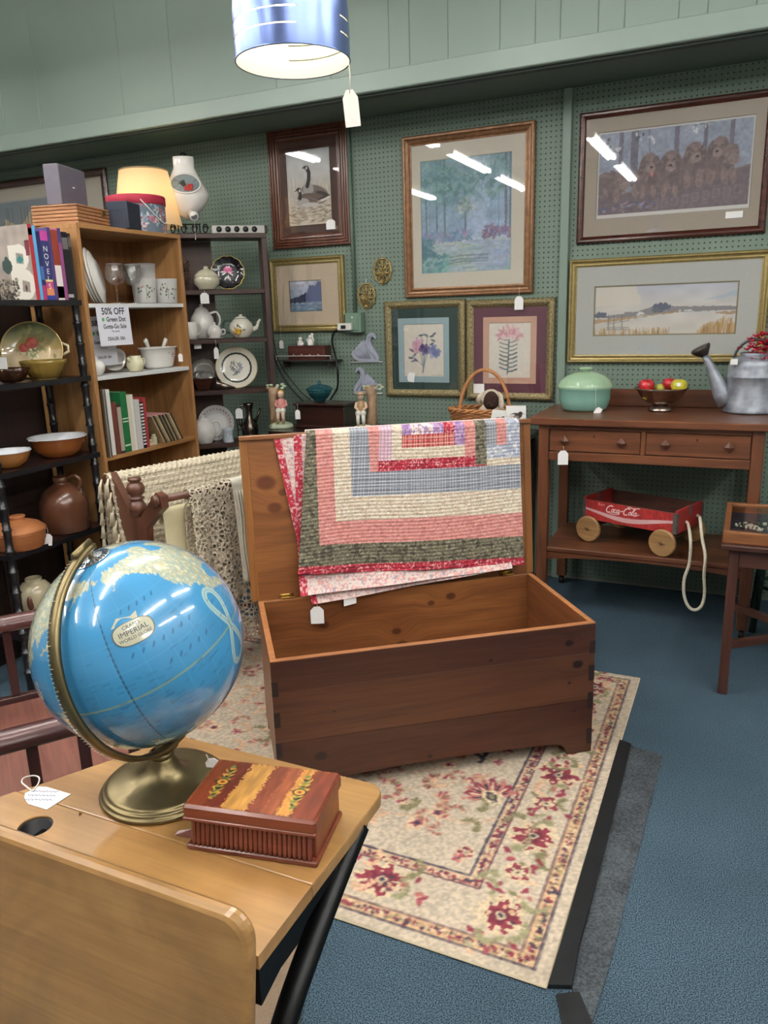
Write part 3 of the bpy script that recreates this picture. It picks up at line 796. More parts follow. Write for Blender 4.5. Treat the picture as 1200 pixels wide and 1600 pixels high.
qm = painted('quilt_cotton', .9, bump=.25, bscale=220)
def qsheet(TL, TR, BL, BR, off, seed, amp, over=0.0, wrap=True):
    top = LLEN+.021
    def fn(U, V):
        v = 1-V                                # 0 at the top
        s_ = (TL[0]*(1-U)+TR[0]*U)*(1-v) + (BL[0]*(1-U)+BR[0]*U)*v
        dtop = np.maximum(TL[1]*(1-U)+TR[1]*U, top+.004) if wrap else TL[1]*(1-U)+TR[1]*U
        dd = dtop*(1-v) + (BL[1]*(1-U)+BR[1]*U)*v
        rows = np.abs(np.sin(dd*math.pi/.0135 + 1.5*np.sin(s_*9+seed)))   # quilting rows
        wave = .004*np.sin(s_*9+seed)*v + .003*np.sin(s_*17+dd*6+seed)
        o = off + amp*rows + wave + .006*v + (.012*v**2 if wrap else .042*v**12)
        # roll over the lid's top edge
        e = np.clip((dd-(top-.012))/.02, 0, 1)
        o = o*(1-e) + (-.004)*e + .004*(1-e)
        u = ld/LLEN; nl = np.array([0, -u[2], u[1]])
        return s_, LB[1]+u[1]*dd+nl[1]*o, LB[2]+u[2]*dd+nl[2]*o
    return fn
front = color_grid('quilt_front', qc, qsheet(qTL, qTR, qBL, qBR, .024, 0, .0026), qm, quilt, flip=False)
md = front.modifiers.new('thickness', 'SOLIDIFY'); md.thickness = .004; md.offset = -1
def print_cv(w, h, red_left, seed):
    c = Canvas(w, h, .004, '#dccac2', seed)
    n1 = vnoise(c.nx, c.ny, c.nx/1.6, c.ny/1.6, seed); n2 = vnoise(c.nx, c.ny, c.nx/2.0, c.ny/2.0, seed+1)
    c.a = np.where((n1 > .62)[..., None], np.array(hexc('#d99a92')), c.a); c.a = np.where((n2 > .72)[..., None], np.array(hexc('#b09aa4')), c.a)
    for a, b_ in red_left:
        m = (c.X >= a) & (c.X < b_)
        c.a = np.where(m[..., None], np.where((n1 > .66)[..., None], np.array(hexc('#dba5a5')), np.array(hexc('#b02a3c'))), c.a)
    return c
tl, tr, bl, br = Z2(236, 90), Z2(1060, 52), Z2(258, 688), Z2(1040, 585)
qb = color_grid('quilt_middle_fold', print_cv(.9, .66, [(-.1, .032)], 21), qsheet(tl, tr, bl, br, .012, 2, .002, wrap=False), qm, quilt)
tl, tr, bl, br = Z2(162, 106), Z2(1040, 55), Z2(302, 720), Z2(1010, 590)
qb2 = color_grid('quilt_back_fold', print_cv(.9, .66, [(-.1, .026)], 22), qsheet(tl, tr, bl, br, .004, 4, .0015, wrap=False), qm, quilt)
# the part that hangs behind the lid
def back_fn(u, v):
    s_ = (qTL[0]+.0)*(1-u)+qTR[0]*u
    dd = LLEN+.026-.30*v
    return tuple(float(a) for a in lid_pt(s_, dd, -.03-.006*math.sin(u*9)-.004*v))
MB().sheet(24, 8, back_fn).build('quilt_behind', mat('quilt_backing', '#e2cfc8', .9, var=.15, vscale=120), quilt, thick=.006)
ridge = []
for t in np.linspace(0, 1, 30):
    s_ = (qTL[0]-.05)*(1-t)+qTR[0]*t
    ridge.append(lid_pt(s_, LLEN+.022, -.006))
lw_w = Vector((cc[0], cc[1], FLZ))
Rz = Matrix.Rotation(TH, 4, 'Z')
def chest_world(l): return lw_w + Rz @ Vector(l)
a_ = Z2(318, 716); price_tag(quilt, chest_world(lid_pt(a_[0], a_[1]-.002, .05)), .012, .05, .068, face=(.45, -.89))
b_ = Z2(440, 696)
lb_ = MB(); u_ = [lid_pt(b_[0]+dx, b_[1]+dz-.004, .056) for dx, dz in ((-.024, -.026), (.024, -.018), (.025, .01), (-.023, .002))]
u2_ = [lid_pt(b_[0]+dx, b_[1]+dz-.004, .054) for dx, dz in ((-.024, -.026), (.024, -.018), (.025, .01), (-.023, .002))]
lb_.add(u_+u2_, [(0, 1, 2, 3), (7, 6, 5, 4), (0, 4, 5, 1), (1, 5, 6, 2), (2, 6, 7, 3), (3, 7, 4, 0)]).build('maker_label', MATS['tag_card'], quilt)
# ================================================================== oak sideboard against the pegboard wall
oak_d = wood('sideboard_oak', '#54301f', '#7d4c31', .36, 'X', .9, coat=.1)
oak_v = wood('sideboard_oak_upright', '#54301f', '#7d4c31', .36, 'Z', .9, coat=.1)
oak_y = wood('sideboard_oak_side', '#54301f', '#7d4c31', .36, 'Y', .9, coat=.1)
SX0, SX1, SF, SB, ST = -.89, .09, 3.66, 4.19, 1.002
sx, sy = (SX0+SX1)/2, (SF+SB)/2
side = thing('sideboard', 'mission oak sideboard with two drawers and open lower shelf against pegboard', 'sideboard', (sx, sy, 0))
def SBx(name, x0, x1, y0, y1, z0, z1, m, b=.003, par=None): return B(x0-sx, x1-sx, y0-sy, y1-sy, z0, z1, b=b).build(name, m, par or side)
SBx('top', SX0-.045, SX1+.045, SF-.03, SB+.01, ST-.034, ST, oak_d, .005)
SBx('backsplash', SX0, SX1, SB-.022, SB, ST+.0005, ST+.088, oak_d, .003)
for x0 in (SX0, SX1-.05):
    for y0 in (SF, SB-.05):
        l_ = SBx('leg', x0, x0+.05, y0, y0+.05, .05, ST-.034, oak_v, .003)
        cx, cy = x0+.025-sx, y0+.025-sy
        k_ = MB().tube([(cx, cy, .055), (cx, cy, .03)], .008, 8).tube([(cx-.012, cy, .022), (cx+.012, cy, .022)], .02, 12).build('castor', mat('castor_iron', '#2c2723', .5, .6), l_)
SBx('rail', SX0+.05, SX1-.05, SF+.004, SF+.024, .796, .838, oak_d)
SBx('rail', SX0+.05, SX1-.05, SF+.004, SF+.024, .946, ST-.035, oak_d, .002)
SBx('side_panel', SX0+.012, SX0+.03, SF+.05, SB-.05, .796, ST-.035, oak_y)
SBx('side_panel', SX1-.03, SX1-.012, SF+.05, SB-.05, .796, ST-.035, oak_y)
SBx('back_panel', SX0+.05, SX1-.05, SB-.03, SB-.015, .796, ST-.035, oak_d)
SBx('stile', -.419, -.399, SF+.004, SF+.024, .838, .946, oak_v, .002)
knob_m = wood('knob_oak', '#4a2a1e', '#6a402c', .35, 'X', 2)
for x0, x1, kx in ((SX0+.054, -.421, (-.765, -.504)), (-.397, SX1-.054, (-.312, -.048))):
    dr = SBx('drawer', x0, x1, SF+.006, SF+.03, .842, .943, oak_d, .002)
    SBx('drawer_box', x0+.01, x1-.01, SF+.031, SF+.4, .848, .938, oak_d, .002, par=dr)
    for q in kx:
        mb = MB(); c_ = (q-sx, SF+.006-sy, .893); r_ = .021
        pts = [(c_[0]-r_, c_[1]-.012, c_[2]), (c_[0], c_[1]-.012, c_[2]-r_*1.25), (c_[0]+r_, c_[1]-.012, c_[2]), (c_[0], c_[1]-.012, c_[2]+r_*1.25), (c_[0], c_[1]-.026, c_[2])]
        base = [(c_[0]-r_*.45, c_[1]+.001, c_[2]), (c_[0], c_[1]+.001, c_[2]-r_*.5), (c_[0]+r_*.45, c_[1]+.001, c_[2]), (c_[0], c_[1]+.001, c_[2]+r_*.5)]
        mb.add(pts+base, [(0, 1, 4), (1, 2, 4), (2, 3, 4), (3, 0, 4), (0, 5, 6, 1), (1, 6, 7, 2), (2, 7, 8, 3), (3, 8, 5, 0)]).build('knob', knob_m, dr)
    km = (x0+x1)/2
    B(km-sx-.003, km-sx+.003, SF+.0052-sy, SF+.0062-sy, .912, .924, b=.0).build('keyhole', mat('keyhole_dark', '#120a06', .6), dr)
SBx('lower_shelf', SX0+.03, SX1-.03, SF+.012, SB-.02, .333, .357, oak_d, .004)
skx0, skx1 = SX0+.05-sx, SX1-.05-sx
ap = [(skx0, .332), (skx0, .29)] + [(skx0+(skx1-skx0)*t, .29+.03*math.sin(math.pi*t)**.6) for t in np.linspace(.05, .95, 16)] + [(skx1, .29), (skx1, .332)]
MB().prism(ap, SF+.018-sy, SF+.036-sy, 'XZ').build('shelf_apron', oak_d, side)
for x0 in (SX0+.02, SX1-.038): SBx('shelf_bearer', x0, x0+.018, SF+.05, SB-.05, .295, .333, oak_y, .002)
price_tag(side, (-.765, SF-.022, .872), .022, .048, .068, face=(.3, -.95))

# ------------------------------------------------------------------ teal stoneware casserole
def lathe_part(name, prof, m, parent, c=(0, 0, 0), n=32, sx=1., sy=1., wob=None, cap0=False, cap1=False, thick=0.0):
    return MB().lathe(prof, n, c, sx, sy, cap0=cap0, cap1=cap1, wob=wob).build(name, m, parent, thick=thick)
def glaze(name, col, rough=.12, var=.06): return mat(name, col, rough, var=var, vscale=14, coat=.4)
p = pz(913, 641, ST); cas = thing('casserole_dish', 'teal green stoneware casserole with domed ribbed lid on the sideboard', 'casserole', (p[0], p[1]+.0, ST+.0008), .2)
teal = glaze('teal_glaze', '#7fae9f'); teal2 = glaze('pale_green_glaze', '#9dbb9a')
lathe_part('dish', [(.001, .0), (.095, .0), (.112, .012), (.124, .06), (.127, .104), (.132, .108), (.132, .114), (.12, .112), (.118, .06), (.1, .014), (.001, .012)], teal, cas, sy=.8)
lathe_part('lid', [(.134, .113), (.136, .12), (.13, .13), (.118, .152), (.09, .174), (.05, .188), (.02, .192), (.001, .193)], teal2, cas, sy=.8, n=72, wob=lambda a, z: 1+(.012*math.cos(a*24) if .125 < z < .18 else 0))
lathe_part('lid_knob', [(.018, .19), (.018, .198), (.032, .203), (.034, .209), (.028, .214), (.001, .216)], teal2, cas, n=20)
tg = thing('hanging', 'x', 'x'); bpy.data.objects.remove(tg)
price_tag(cas, (p[0]+.07, p[1]-.104, ST+.115), .1, .045, .03, face=(.3, -.95), twist=1.0)

# ------------------------------------------------------------------ footed metal bowl of fruit
p = pz(1031, 643, ST); bowl = thing('fruit_bowl', 'tarnished footed metal bowl with fluted rim holding apples on the sideboard', 'bowl', (p[0], p[1]+.02, ST+.0008))
pewter = mat('pewter', '#a89a90', .28, 1.0, var=.2, vscale=20)
lathe_part('foot', [(.001, .001), (.055, .001), (.057, .008), (.05, .014), (.047, .022), (.036, .026), (.03, .034)], pewter, bowl)
def flute(a, z): return 1+(.05*abs(math.cos(a*5))-.02)*max(0, (z-.05)/.06)
lathe_part('bowl_body', [(.03, .034), (.07, .045), (.098, .072), (.112, .102), (.125, .112), (.123, .114), (.109, .106), (.094, .076), (.066, .05), (.001, .042)], pewter, bowl, n=60, wob=flute)
def apple(name, px_, zc, r, m, label, dy=0.0, squash=.92, stem=True):
    bc = Vector((p[0], p[1]+.02, ST))
    x_ = py(*px_, bc.y+dy)
    t = thing(name, label, 'fruit', (x_[0], bc.y+dy, x_[2]-r*.9), 0, 'fruit in the metal bowl')
    prof = []
    for i in range(13):
        a = -math.pi/2+math.pi*i/12
        rr_ = r*math.cos(a)*(1+.06*math.sin(a)); z = r*squash*math.sin(a)
        if i > 9: z -= r*.16*((i-9)/3)**2
        prof.append((max(rr_, .0008), z+r*.9))
    lathe_part('skin', prof, m, t, n=20)
    if stem: MB().tube([(0, 0, r*1.55), (.002, 0, r*1.85), (.006, .002, r*2.05)], .0016, 6).build('stem', mat('apple_stem', '#4b3a22', .7), t)
    return t
red_ap = mat('red_apple', '#b3242c', .3, var=.35, vscale=40, coat=.3); yel_ap = mat('yellow_apple', '#c9bd3a', .3, var=.12, vscale=30, coat=.3); gr_ap = mat('green_apple', '#b9b84a', .3, var=.12, vscale=30, coat=.3)
apple('apple', (1010, 603), 0, .039, red_ap, 'left red apple in the metal bowl', .0)
apple('apple', (1046, 600), 0, .034, red_ap, 'red apple at the back beside the sticker apple', .045)
ga = apple('apple', (1061, 603), 0, .0385, yel_ap, 'yellow green apple with white sticker in the metal bowl', -.01)
lo = py(1061, 600, ga.location.y-.036)
B(-.008, .008, -.0395, -.0385, .036, .053, b=.0).build('sticker', MATS['tag_card'], ga)
apple('lemon', (1031, 607), 0, .027, gr_ap, 'small yellow lemon at the back of the metal bowl', .04, .9, False)
apple('lemon', (1013, 618), 0, .03, yel_ap, 'yellow pear lying at the left front of the bowl', -.045, .75, False)
apple('lemon', (1043, 617), 0, .031, yel_ap, 'yellow pear lying at the middle front of the bowl', -.045, .75, False)

# ------------------------------------------------------------------ galvanised watering can
p = pz(1172, 641, ST); can = thing('watering_can', 'galvanised metal watering can with brown rose spout, holding red flowers', 'watering can', (p[0], p[1]-.06, ST+.0008))
def galv():
    m, nt, b = _new('galvanised')
    tc = nt.nodes.new('ShaderNodeTexCoord'); v = nt.nodes.new('ShaderNodeTexNoise'); v.inputs['Scale'].default_value = 14; v.inputs['Detail'].default_value = 6
    nt.links.new(tc.outputs['Object'], v.inputs['Vector'])
    r = nt.nodes.new('ShaderNodeValToRGB'); e = r.color_ramp.elements
    e[0].position = .3; e[0].color = L4('#6a6e76'); e[1].position = .62; e[1].color = L4('#a9aeb8')
    k = e.new(.26); k.color = L4('#3a3c40')
    nt.links.new(v.outputs['Fac'], r.inputs['Fac']); nt.links.new(r.outputs[0], b.inputs['Base Color']); b.inputs['Metallic'].default_value = .45; b.inputs['Roughness'].default_value = .45
    return m
gal = galv()
lathe_part('body', [(.001, .002), (.122, .002), (.124, .008), (.118, .02), (.112, .12), (.111, .16), (.114, .163), (.114, .168), (.111, .171), (.11, .215), (.105, .235), (.092, .25), (.06, .262)], gal, can)
lathe_part('mouth', [(.06, .262), (.062, .275), (.058, .275), (.05, .255)], gal, can)
sp_ = [(-.10, -.01, .045), (-.13, -.012, .09), (-.165, -.015, .165), (-.2, -.018, .235), (-.215, -.019, .262)]
MB().tube(sp_, [.05, .042, .028, .018, .016], 14).build('spout', gal, can)
rose = mat('rose_copper', '#4f4644', .45, .7)
MB().tube([(-.215, -.019, .262), (-.232, -.02, .29), (-.238, -.0205, .298), (-.24, -.021, .302)], [.017, .045, .046, .04], 18).build('sprinkler_rose', rose, can)
hp = [(-.085*math.cos(a)*1.05+0.0, 0, .235+.10*math.sin(a)) for a in np.linspace(0, math.pi, 16)]
MB().tube(hp, .006, 8, flat=1.6).build('handle', mat('can_handle', '#55585c', .4, .7), can)
B(-.1, -.07, -.093, -.091, .225, .25).build('paper_label', MATS['tag_card'], can)
fl_m = mat('red_petals', '#cf2c4c', .6, var=.3, vscale=60)
fb = thing('flower_bunch', 'bunch of artificial crimson flowers in the watering can', 'flowers', (p[0]+.03, p[1]-.06, ST+.25))
rf = random.Random(2)
for i in range(90):
    a, q, z_ = rf.uniform(0, 6.28), rf.uniform(0, .1), rf.uniform(.03, .12)
    x_, y_ = q*math.cos(a), q*math.sin(a); z_ = z_-q*.5
    mb = MB()
    for k in range(5):
        b = k*1.2566+a; t_ = rf.uniform(.3, .8)
        mb.add([(x_, y_, z_), (x_+.013*math.cos(b-.5), y_+.013*math.sin(b-.5), z_+.008*t_), (x_+.024*math.cos(b), y_+.024*math.sin(b), z_+.018*t_), (x_+.013*math.cos(b+.5), y_+.013*math.sin(b+.5), z_+.008*t_)], [(0, 1, 2, 3)], True)
    mb.sphere((x_, y_, z_+.003), .005, nu=6, nv=4)
    mb.build('blossom', fl_m, fb)
for i in range(6):
    a = i*1.05; MB().tube([(.02*math.cos(a), .02*math.sin(a), -.1), (.04*math.cos(a), .04*math.sin(a), .04)], .002, 5).build('stem', mat('green_stem', '#3f5a32', .7), fb)

# ------------------------------------------------------------------ soda-crate wagon on the lower shelf
SHZ = .3575
cF, cR, cB = pz(911, 779, .57), pz(1058, 803, .57), pz(1098, 785, .57)
wa = math.atan2(cR[1]-cF[1], cR[0]-cF[0]); WL = float(np.linalg.norm(cR-cF)); WWd = .285
wd = np.array([math.cos(wa), math.sin(wa), 0]); wn = np.array([-math.sin(wa), math.cos(wa), 0])
wc = cF+wd*WL/2+wn*WWd/2
wag = thing('crate_wagon', 'red wooden soda crate made into a pull wagon with plywood wheels', 'wagon', (wc[0], wc[1], SHZ), wa)
def script_strokes():
    """cursive lettering strokes in a 0..1 wide box"""
    S = []
    def arc(cx, cy, rx, ry, a0, a1, n=14): return [(cx+rx*math.cos(a), cy+ry*math.sin(a)) for a in np.linspace(a0, a1, n)]
    def capC(x):
        S.append((arc(x+.085, .42, .075, .4, 1.1, 5.3, 22), 1.25))
        S.append((arc(x+.1, .74, .05, .12, .2, 3.4, 10), .9))
    def o(x, s=1.0): S.append((arc(x+.03, .27, .03, .2, .9, 7.2, 16), .9))
    def cc_(x): S.append((arc(x+.032, .27, .032, .2, .9, 5.6, 14)+[(x+.09, .2)], .9))
    def a(x): S.append((arc(x+.03, .27, .03, .2, .9, 7.0, 16), .9)); S.append(([(x+.063, .46), (x+.06, .2), (x+.072, .08), (x+.1, .18)], .9))
    capC(0.0); o(.165); S.append(([(.19, .42), (.215, .36)], .7)); cc_(.235); a(.315)
    S.append(([(.42, .34), (.475, .4)], 1.1))
    capC(.5); S.append(([(.56, .98), (.64, 1.0), (.7, .9), (.78, .92), (.88, 1.02)], 1.0))
    o(.66); S.append(([(.685, .42), (.71, .36)], .7))
    S.append(([(.735, .2), (.78, .75), (.775, .95), (.75, .85), (.745, .3), (.76, .08), (.79, .16)], .9)); a(.8)
    S.append(([(.9, .2), (.95, .3)], .7)); S.append(([(.12, .02), (.2, -.12), (.32, -.1), (.42, -.02)], .8))
    return S
def crate_art():
    c = Canvas(WL, .1, .0016, '#a62d2c', 31)
    c.mottle(.14, 60, 6); c.mottle(.1, 250, 40, 2)
    wv = lambda y0, w: [(x_, y0+.012*math.sin(x_/WL*5.2+2.6)) for x_ in np.linspace(0, WL, 40)]
    c.poly([(x_, .044+.014*math.sin(x_/WL*5.4+2.2)+.007) for x_ in np.linspace(0, WL, 40)] + [(x_, .04+.018*math.sin(x_/WL*5.4+2.2)-.006+.003*math.cos(x_/WL*5)) for x_ in np.linspace(WL, 0, 40)], '#d9b0b0', .95)
    x0, y0, sx_, sy_ = .125, .052, .185, .043
    for pts, wt in script_strokes():
        c.line([(x0+sx_*(px_+.10*(py_)), y0+sy_*py_) for px_, py_ in pts], .0043*wt, '#efd6d2')
    for i, ch in enumerate('Enjoy'):      # small word above the script, drawn with short strokes
        ex, ey = .09+.0068*i, .083
        segs = {'E': [[(0, 0), (0, 1), (.8, 1)], [(0, .5), (.6, .5)], [(0, 0), (.8, 0)]], 'n': [[(0, 0), (0, .6), (.4, .65), (.6, 0)]], 'j': [[(.4, .6), (.4, -.3), (0, -.3)]], 'o': [[(0, .3), (.3, .6), (.6, .3), (.3, 0), (0, .3)]], 'y': [[(0, .6), (.3, .05)], [(.6, .6), (.1, -.35)]]}[ch]
        for sg in segs: c.line([(ex+.006*a, ey+.008*b) for a, b in sg], .0014, '#efd6d2')
    for _ in range(30): c.ell(c.rng.uniform(0, WL), c.rng.uniform(0, .1), .004, .0012, '#8d4a3c', a=.5)
    return c
cz0, cz1 = .112, .212
hx, hy = WL/2, WWd/2
crate_red = mat('crate_red', '#9c2a28', .55, var=.2, vscale=25)
crate_wd = wood('crate_inside', '#4a2a20', '#6b4030', .6, 'X', 1.2)
fr_ = B(-hx, hx, -hy, -hy+.01, cz0, cz1, b=.001).build('front_board', crate_wd, wag)
color_grid('painted_lettering', crate_art(), lambda U, V: (-hx+.001+(WL-.002)*U, -hy-.0004, cz0+.0005+(cz1-cz0-.001)*V), painted('crate_paint', .5), fr_)
B(-hx, hx, hy-.01, hy, cz0, cz1, b=.001).build('back_board', crate_wd, wag)
for s in (-1, 1):
    B(*sorted((s*hx, s*(hx-.014))), -hy+.0101, hy-.0101, cz0, cz1+.01, b=.001).build('end_board', crate_red, wag)
for i in range(4):
    y0 = -hy+.01+i*(WWd-.02)/4
    B(-hx+.014, hx-.014, y0+.002, y0+(WWd-.02)/4-.002, cz0, cz0+.008, b=.0008).build('bottom_slat', crate_wd, wag)
steel = mat('strap_steel', '#75706c', .5, .7, var=.2)
for s in (-1, 1):
    for q in (-1, 1):
        MB().box(*sorted((s*(hx-.018), s*(hx+.001))), *sorted((q*(hy+.0008), q*(hy-.001))), cz0+.002, cz1-.002).box(*sorted((s*(hx+.0012), s*(hx-.001))), *sorted((q*(hy+.0008), q*(hy-.02))), cz0+.002, cz1-.002).build('corner_strap', steel, wag)
    MB().box(*sorted((s*(hx+.0012), s*(hx-.016))), -.012, .012, cz1-.035, cz1+.0112).build('strap', steel, wag)
ply = wood('plywood', '#8f6a42', '#b58c5c', .5, 'X', 1.5); plyd = mat('axle_wood', '#6d4a2c', .6)
wr = .065
for s, wx in ((-1, -hx+.045), (1, hx-.055)):
    ax = MB().tube([(wx, -hy-.03, wr+.001), (wx, hy+.03, wr+.001)], .008, 8).build('axle', plyd, wag)
    for q in (-1, 1):
        yy0, yy1 = sorted((q*(hy+.006), q*(hy+.026)))
        pr = [(wr-.004, yy0), (wr, yy0+.003), (wr, yy1-.003), (wr-.004, yy1)]
        mb = MB(); mb.m = Matrix.Translation((wx, 0, wr+.001)) @ Matrix.Rotation(-math.pi/2, 4, 'X')
        mb.lathe([(.0005, yy0)]+pr+[(.0005, yy1)], 32, smooth=False)
        w_ = mb.build('wheel', ply, wag)
        mb = MB(); mb.m = Matrix.Translation((wx, q*(hy+.026), wr+.001))
        mb.sphere((0, 0, 0), .009, .006, .009).tube([(-.017, 0, .004), (.017, 0, -.004)], .003, 6); mb.build('axle_pin', plyd, w_)
B(-hx+.02, hx-.02, -.02, .02, cz0-.025, cz0-.0005, b=.002).build('bolster', crate_wd, wag)
for wx in (-hx+.045, hx-.055): B(wx-.015, wx+.015, -hy+.01, hy-.01, wr+.009, cz0-.0005, b=.002).build('axle_block', crate_wd, wag)
# rope pull
inv = Matrix.Translation((wc[0], wc[1], SHZ)) @ Matrix.Rotation(wa, 4, 'Z'); inv = inv.inverted()
ropeY = SF-.03
rp = [pxx(1077, 808, float((wc+wd*hx)[0])+.0)]
e1 = np.array(wc+wd*(hx+.002)-wn*.05); e1[2] = SHZ+.155; e2 = np.array(wc+wd*(hx+.002)+wn*.07); e2[2] = SHZ+.165
pts = [e1, e1+wd*.012+np.array([0, 0, -.01])] + [py(x_, y_, Y_) for x_, y_, Y_ in ((1079, 845, ropeY+.0), (1077, 880, ropeY), (1069, 905, ropeY), (1069, 930, ropeY), (1076, 948, ropeY), (1087, 953, ropeY), (1097, 945, ropeY), (1101, 925, ropeY), (1100, 900, ropeY), (1102, 870, ropeY+.005), (1097, 840, ropeY+.06), (1094, 812, ropeY+.13))] + [e2+wd*.012+np.array([0, 0, -.01]), e2]
def smooth_path(P, n=6):
    P = [np.asarray(p, float) for p in P]; q = []
    for i in range(len(P)-1):
        p0, p1, p2, p3 = P[max(i-1, 0)], P[i], P[i+1], P[min(i+2, len(P)-1)]
        for t in np.linspace(0, 1, n, endpoint=False):
            q.append(.5*((2*p1)+(-p0+p2)*t+(2*p0-5*p1+4*p2-p3)*t*t+(-p0+3*p1-3*p2+p3)*t**3))
    q.append(P[-1]); return q
MB().tube([inv @ Vector(q) for q in smooth_path(pts)], .0075, 8).build('rope_pull', mat('cotton_rope', '#ddd3bd', .9, var=.12, vscale=120, bump=.5, bscale=200), wag)

# ------------------------------------------------------------------ display table with glass case of jewellery
tx0, ty0 = -.012, 3.085
TBX, TBY = .62, .5
tb = thing('display_table', 'slender dark oak side table with low cross stretchers beside the sideboard', 'table', (tx0+TBX/2, ty0+TBY/2, 0))
td = wood('table_oak', '#3c2019', '#573326', .4, 'Z', 1.0); tdx = wood('table_oak_x', '#3c2019', '#573326', .4, 'X', 1.0)
hx_, hy_ = TBX/2, TBY/2
B(-hx_-.03, hx_+.03, -hy_-.03, hy_+.02, .603, .623, b=.003).build('top', tdx, tb)
for s in (-1, 1):
    for q in (-1, 1):
        x_, y_ = s*(hx_-.018), q*(hy_-.018)
        B(x_-.018, x_+.018, y_-.018, y_+.018, .001, .6, b=.002).build('leg', td, tb)
for q in (-1, 1):
    B(-hx_+.036, hx_-.036, *sorted((q*(hy_-.008), q*(hy_-.024))), .53, .602, b=.001).build('apron', tdx, tb)
    B(*sorted((q*(hx_-.008), q*(hx_-.024))), -hy_+.036, hy_-.036, .53, .602, b=.001).build('apron', tdx, tb)
for s in (-1, 1):
    for q in (-1, 1):
        mb = MB(); a, b = Vector((s*(hx_-.03), q*(hy_-.03), .19)), Vector((s*.02, q*.02, .19)); dv = (b-a).normalized(); nn = Vector((-dv.y, dv.x, 0))*.011
        v = [a+nn, a-nn, b-nn, b+nn]; up = Vector((0, 0, .03))
        mb.add([tuple(k) for k in v]+[tuple(k+up) for k in v], [(3, 2, 1, 0), (4, 5, 6, 7), (0, 1, 5, 4), (1, 2, 6, 5), (2, 3, 7, 6), (3, 0, 4, 7)]).build('stretcher', tdx, tb)
B(-.03, .03, -.03, .03, .175, .3, b=.003).build('centre_post', td, tb)
cs0 = pz(1130, 831, .668); 
case = thing('display_case', 'shallow wooden display case with glass lid on the dark side table', 'display case', (cs0[0]+.31, cs0[1]+.255, .6235))
cw = wood('case_oak', '#6a3f24', '#8f5c36', .4, 'X', 1.1)
kx, ky = .31, .25
B(-kx, kx, -ky, -ky+.022, 0, .045, b=.002).build('frame_rail', cw, case); B(-kx, kx, ky-.022, ky, 0, .045, b=.002).build('frame_rail', cw, case)
for s in (-1, 1): B(*sorted((s*kx, s*(kx-.022))), -ky+.0221, ky-.0221, 0, .045, b=.002).build('frame_rail', cw, case)
B(-kx+.022, kx-.022, -ky+.022, ky-.022, .001, .006).build('lining', mat('case_velvet', '#3a3740', .95), case)
B(-kx+.0215, kx-.0215, -ky+.0215, ky-.0215, .036, .0385).build('glass', pane('case_glass', base=.02), case)
br_ = thing('beaded_brooch', 'clustered pearl and bead bracelet under the case glass', 'jewellery', (case.location.x-.18, case.location.y-.02, .6235+.007))
pearl = mat('pearl', '#dcd9c4', .25, var=.15, coat=.4); bead = mat('dark_bead', '#3f473f', .3, .3)
rb = random.Random(9)
for nm, mm_, n in (('pearls', pearl, 70), ('dark_beads', bead, 50)):
    mb = MB()
    for i in range(n):
        a, q = rb.uniform(0, 6.28), rb.uniform(.2, 1)**.5
        mb.sphere((.11*q*math.cos(a)+.02, .06*q*math.sin(a), .007+.009*(1-q)), rb.uniform(.004, .008), nu=8, nv=5)
    mb.build(nm, mm_, br_)
# dark green pole legs behind the table
g_ = py(1195, 880, 3.42); gp = thing('green_plant_stand', 'dark green metal stand half hidden behind the small display table', 'stand', (.22, 3.9, 0))
gm = mat('dark_green_iron', '#1d3328', .5, .3, var=.6, vscale=60)
for dx in (-.09, .09):
    for dy in (-.09, .09): MB().tube([(dx*1.2, dy*1.2, .0), (dx, dy, .28), (dx*.9, dy*.9, .55)], .016, 10).build('leg', gm, gp)
MB().lathe([(.001, .55), (.12, .55), (.125, .56), (.12, .57), (.001, .57)], 24).build('top', gm, gp)
MB().lathe([(.1, .2), (.11, .205), (.11, .215), (.1, .22), (.1, .2)], 24).build('ring', gm, gp)
# ================================================================== school desk in the foreground
DZ = .75
DX1, DYF = -.484, 1.008          # right edge, far edge of the top
maple_x = wood('desk_maple', '#93693a', '#b58a54', .3, 'X', .8, coat=.25, pores=.12, blotch=.16)
maple_z = wood('desk_maple_back', '#8c6336', '#b08753', .3, 'X', .7, coat=.25, pores=.15, blotch=.28)
desk = thing('school_desk', 'honey maple school desk with black iron side frame and inkwell hole', 'desk', (-.8, .8, 0))
dl = lambda x, y: (x+.8, y-.8)
lx, ly = pz(280, 1149, DZ)[:2]; mx_, my_ = pz(0, 1245, DZ)[:2]
ex, ey = lx+(mx_-lx)*1.55, ly+(my_-ly)*1.55
seamY = .762
def round_corner(p, a0, a1, r, n=7): return [(p[0]+r*math.cos(a), p[1]+r*math.sin(a)) for a in np.linspace(a0, a1, n)]
far_poly = [dl(DX1, seamY+.0012)] + [dl(*q) for q in round_corner((DX1-.03, DYF-.03), 0, math.pi/2, .03)] + [dl(lx, ly)]
t_ = (seamY+.0012-ly)/(my_-ly)
far_poly += [dl(lx+(mx_-lx)*t_, seamY+.0012)]
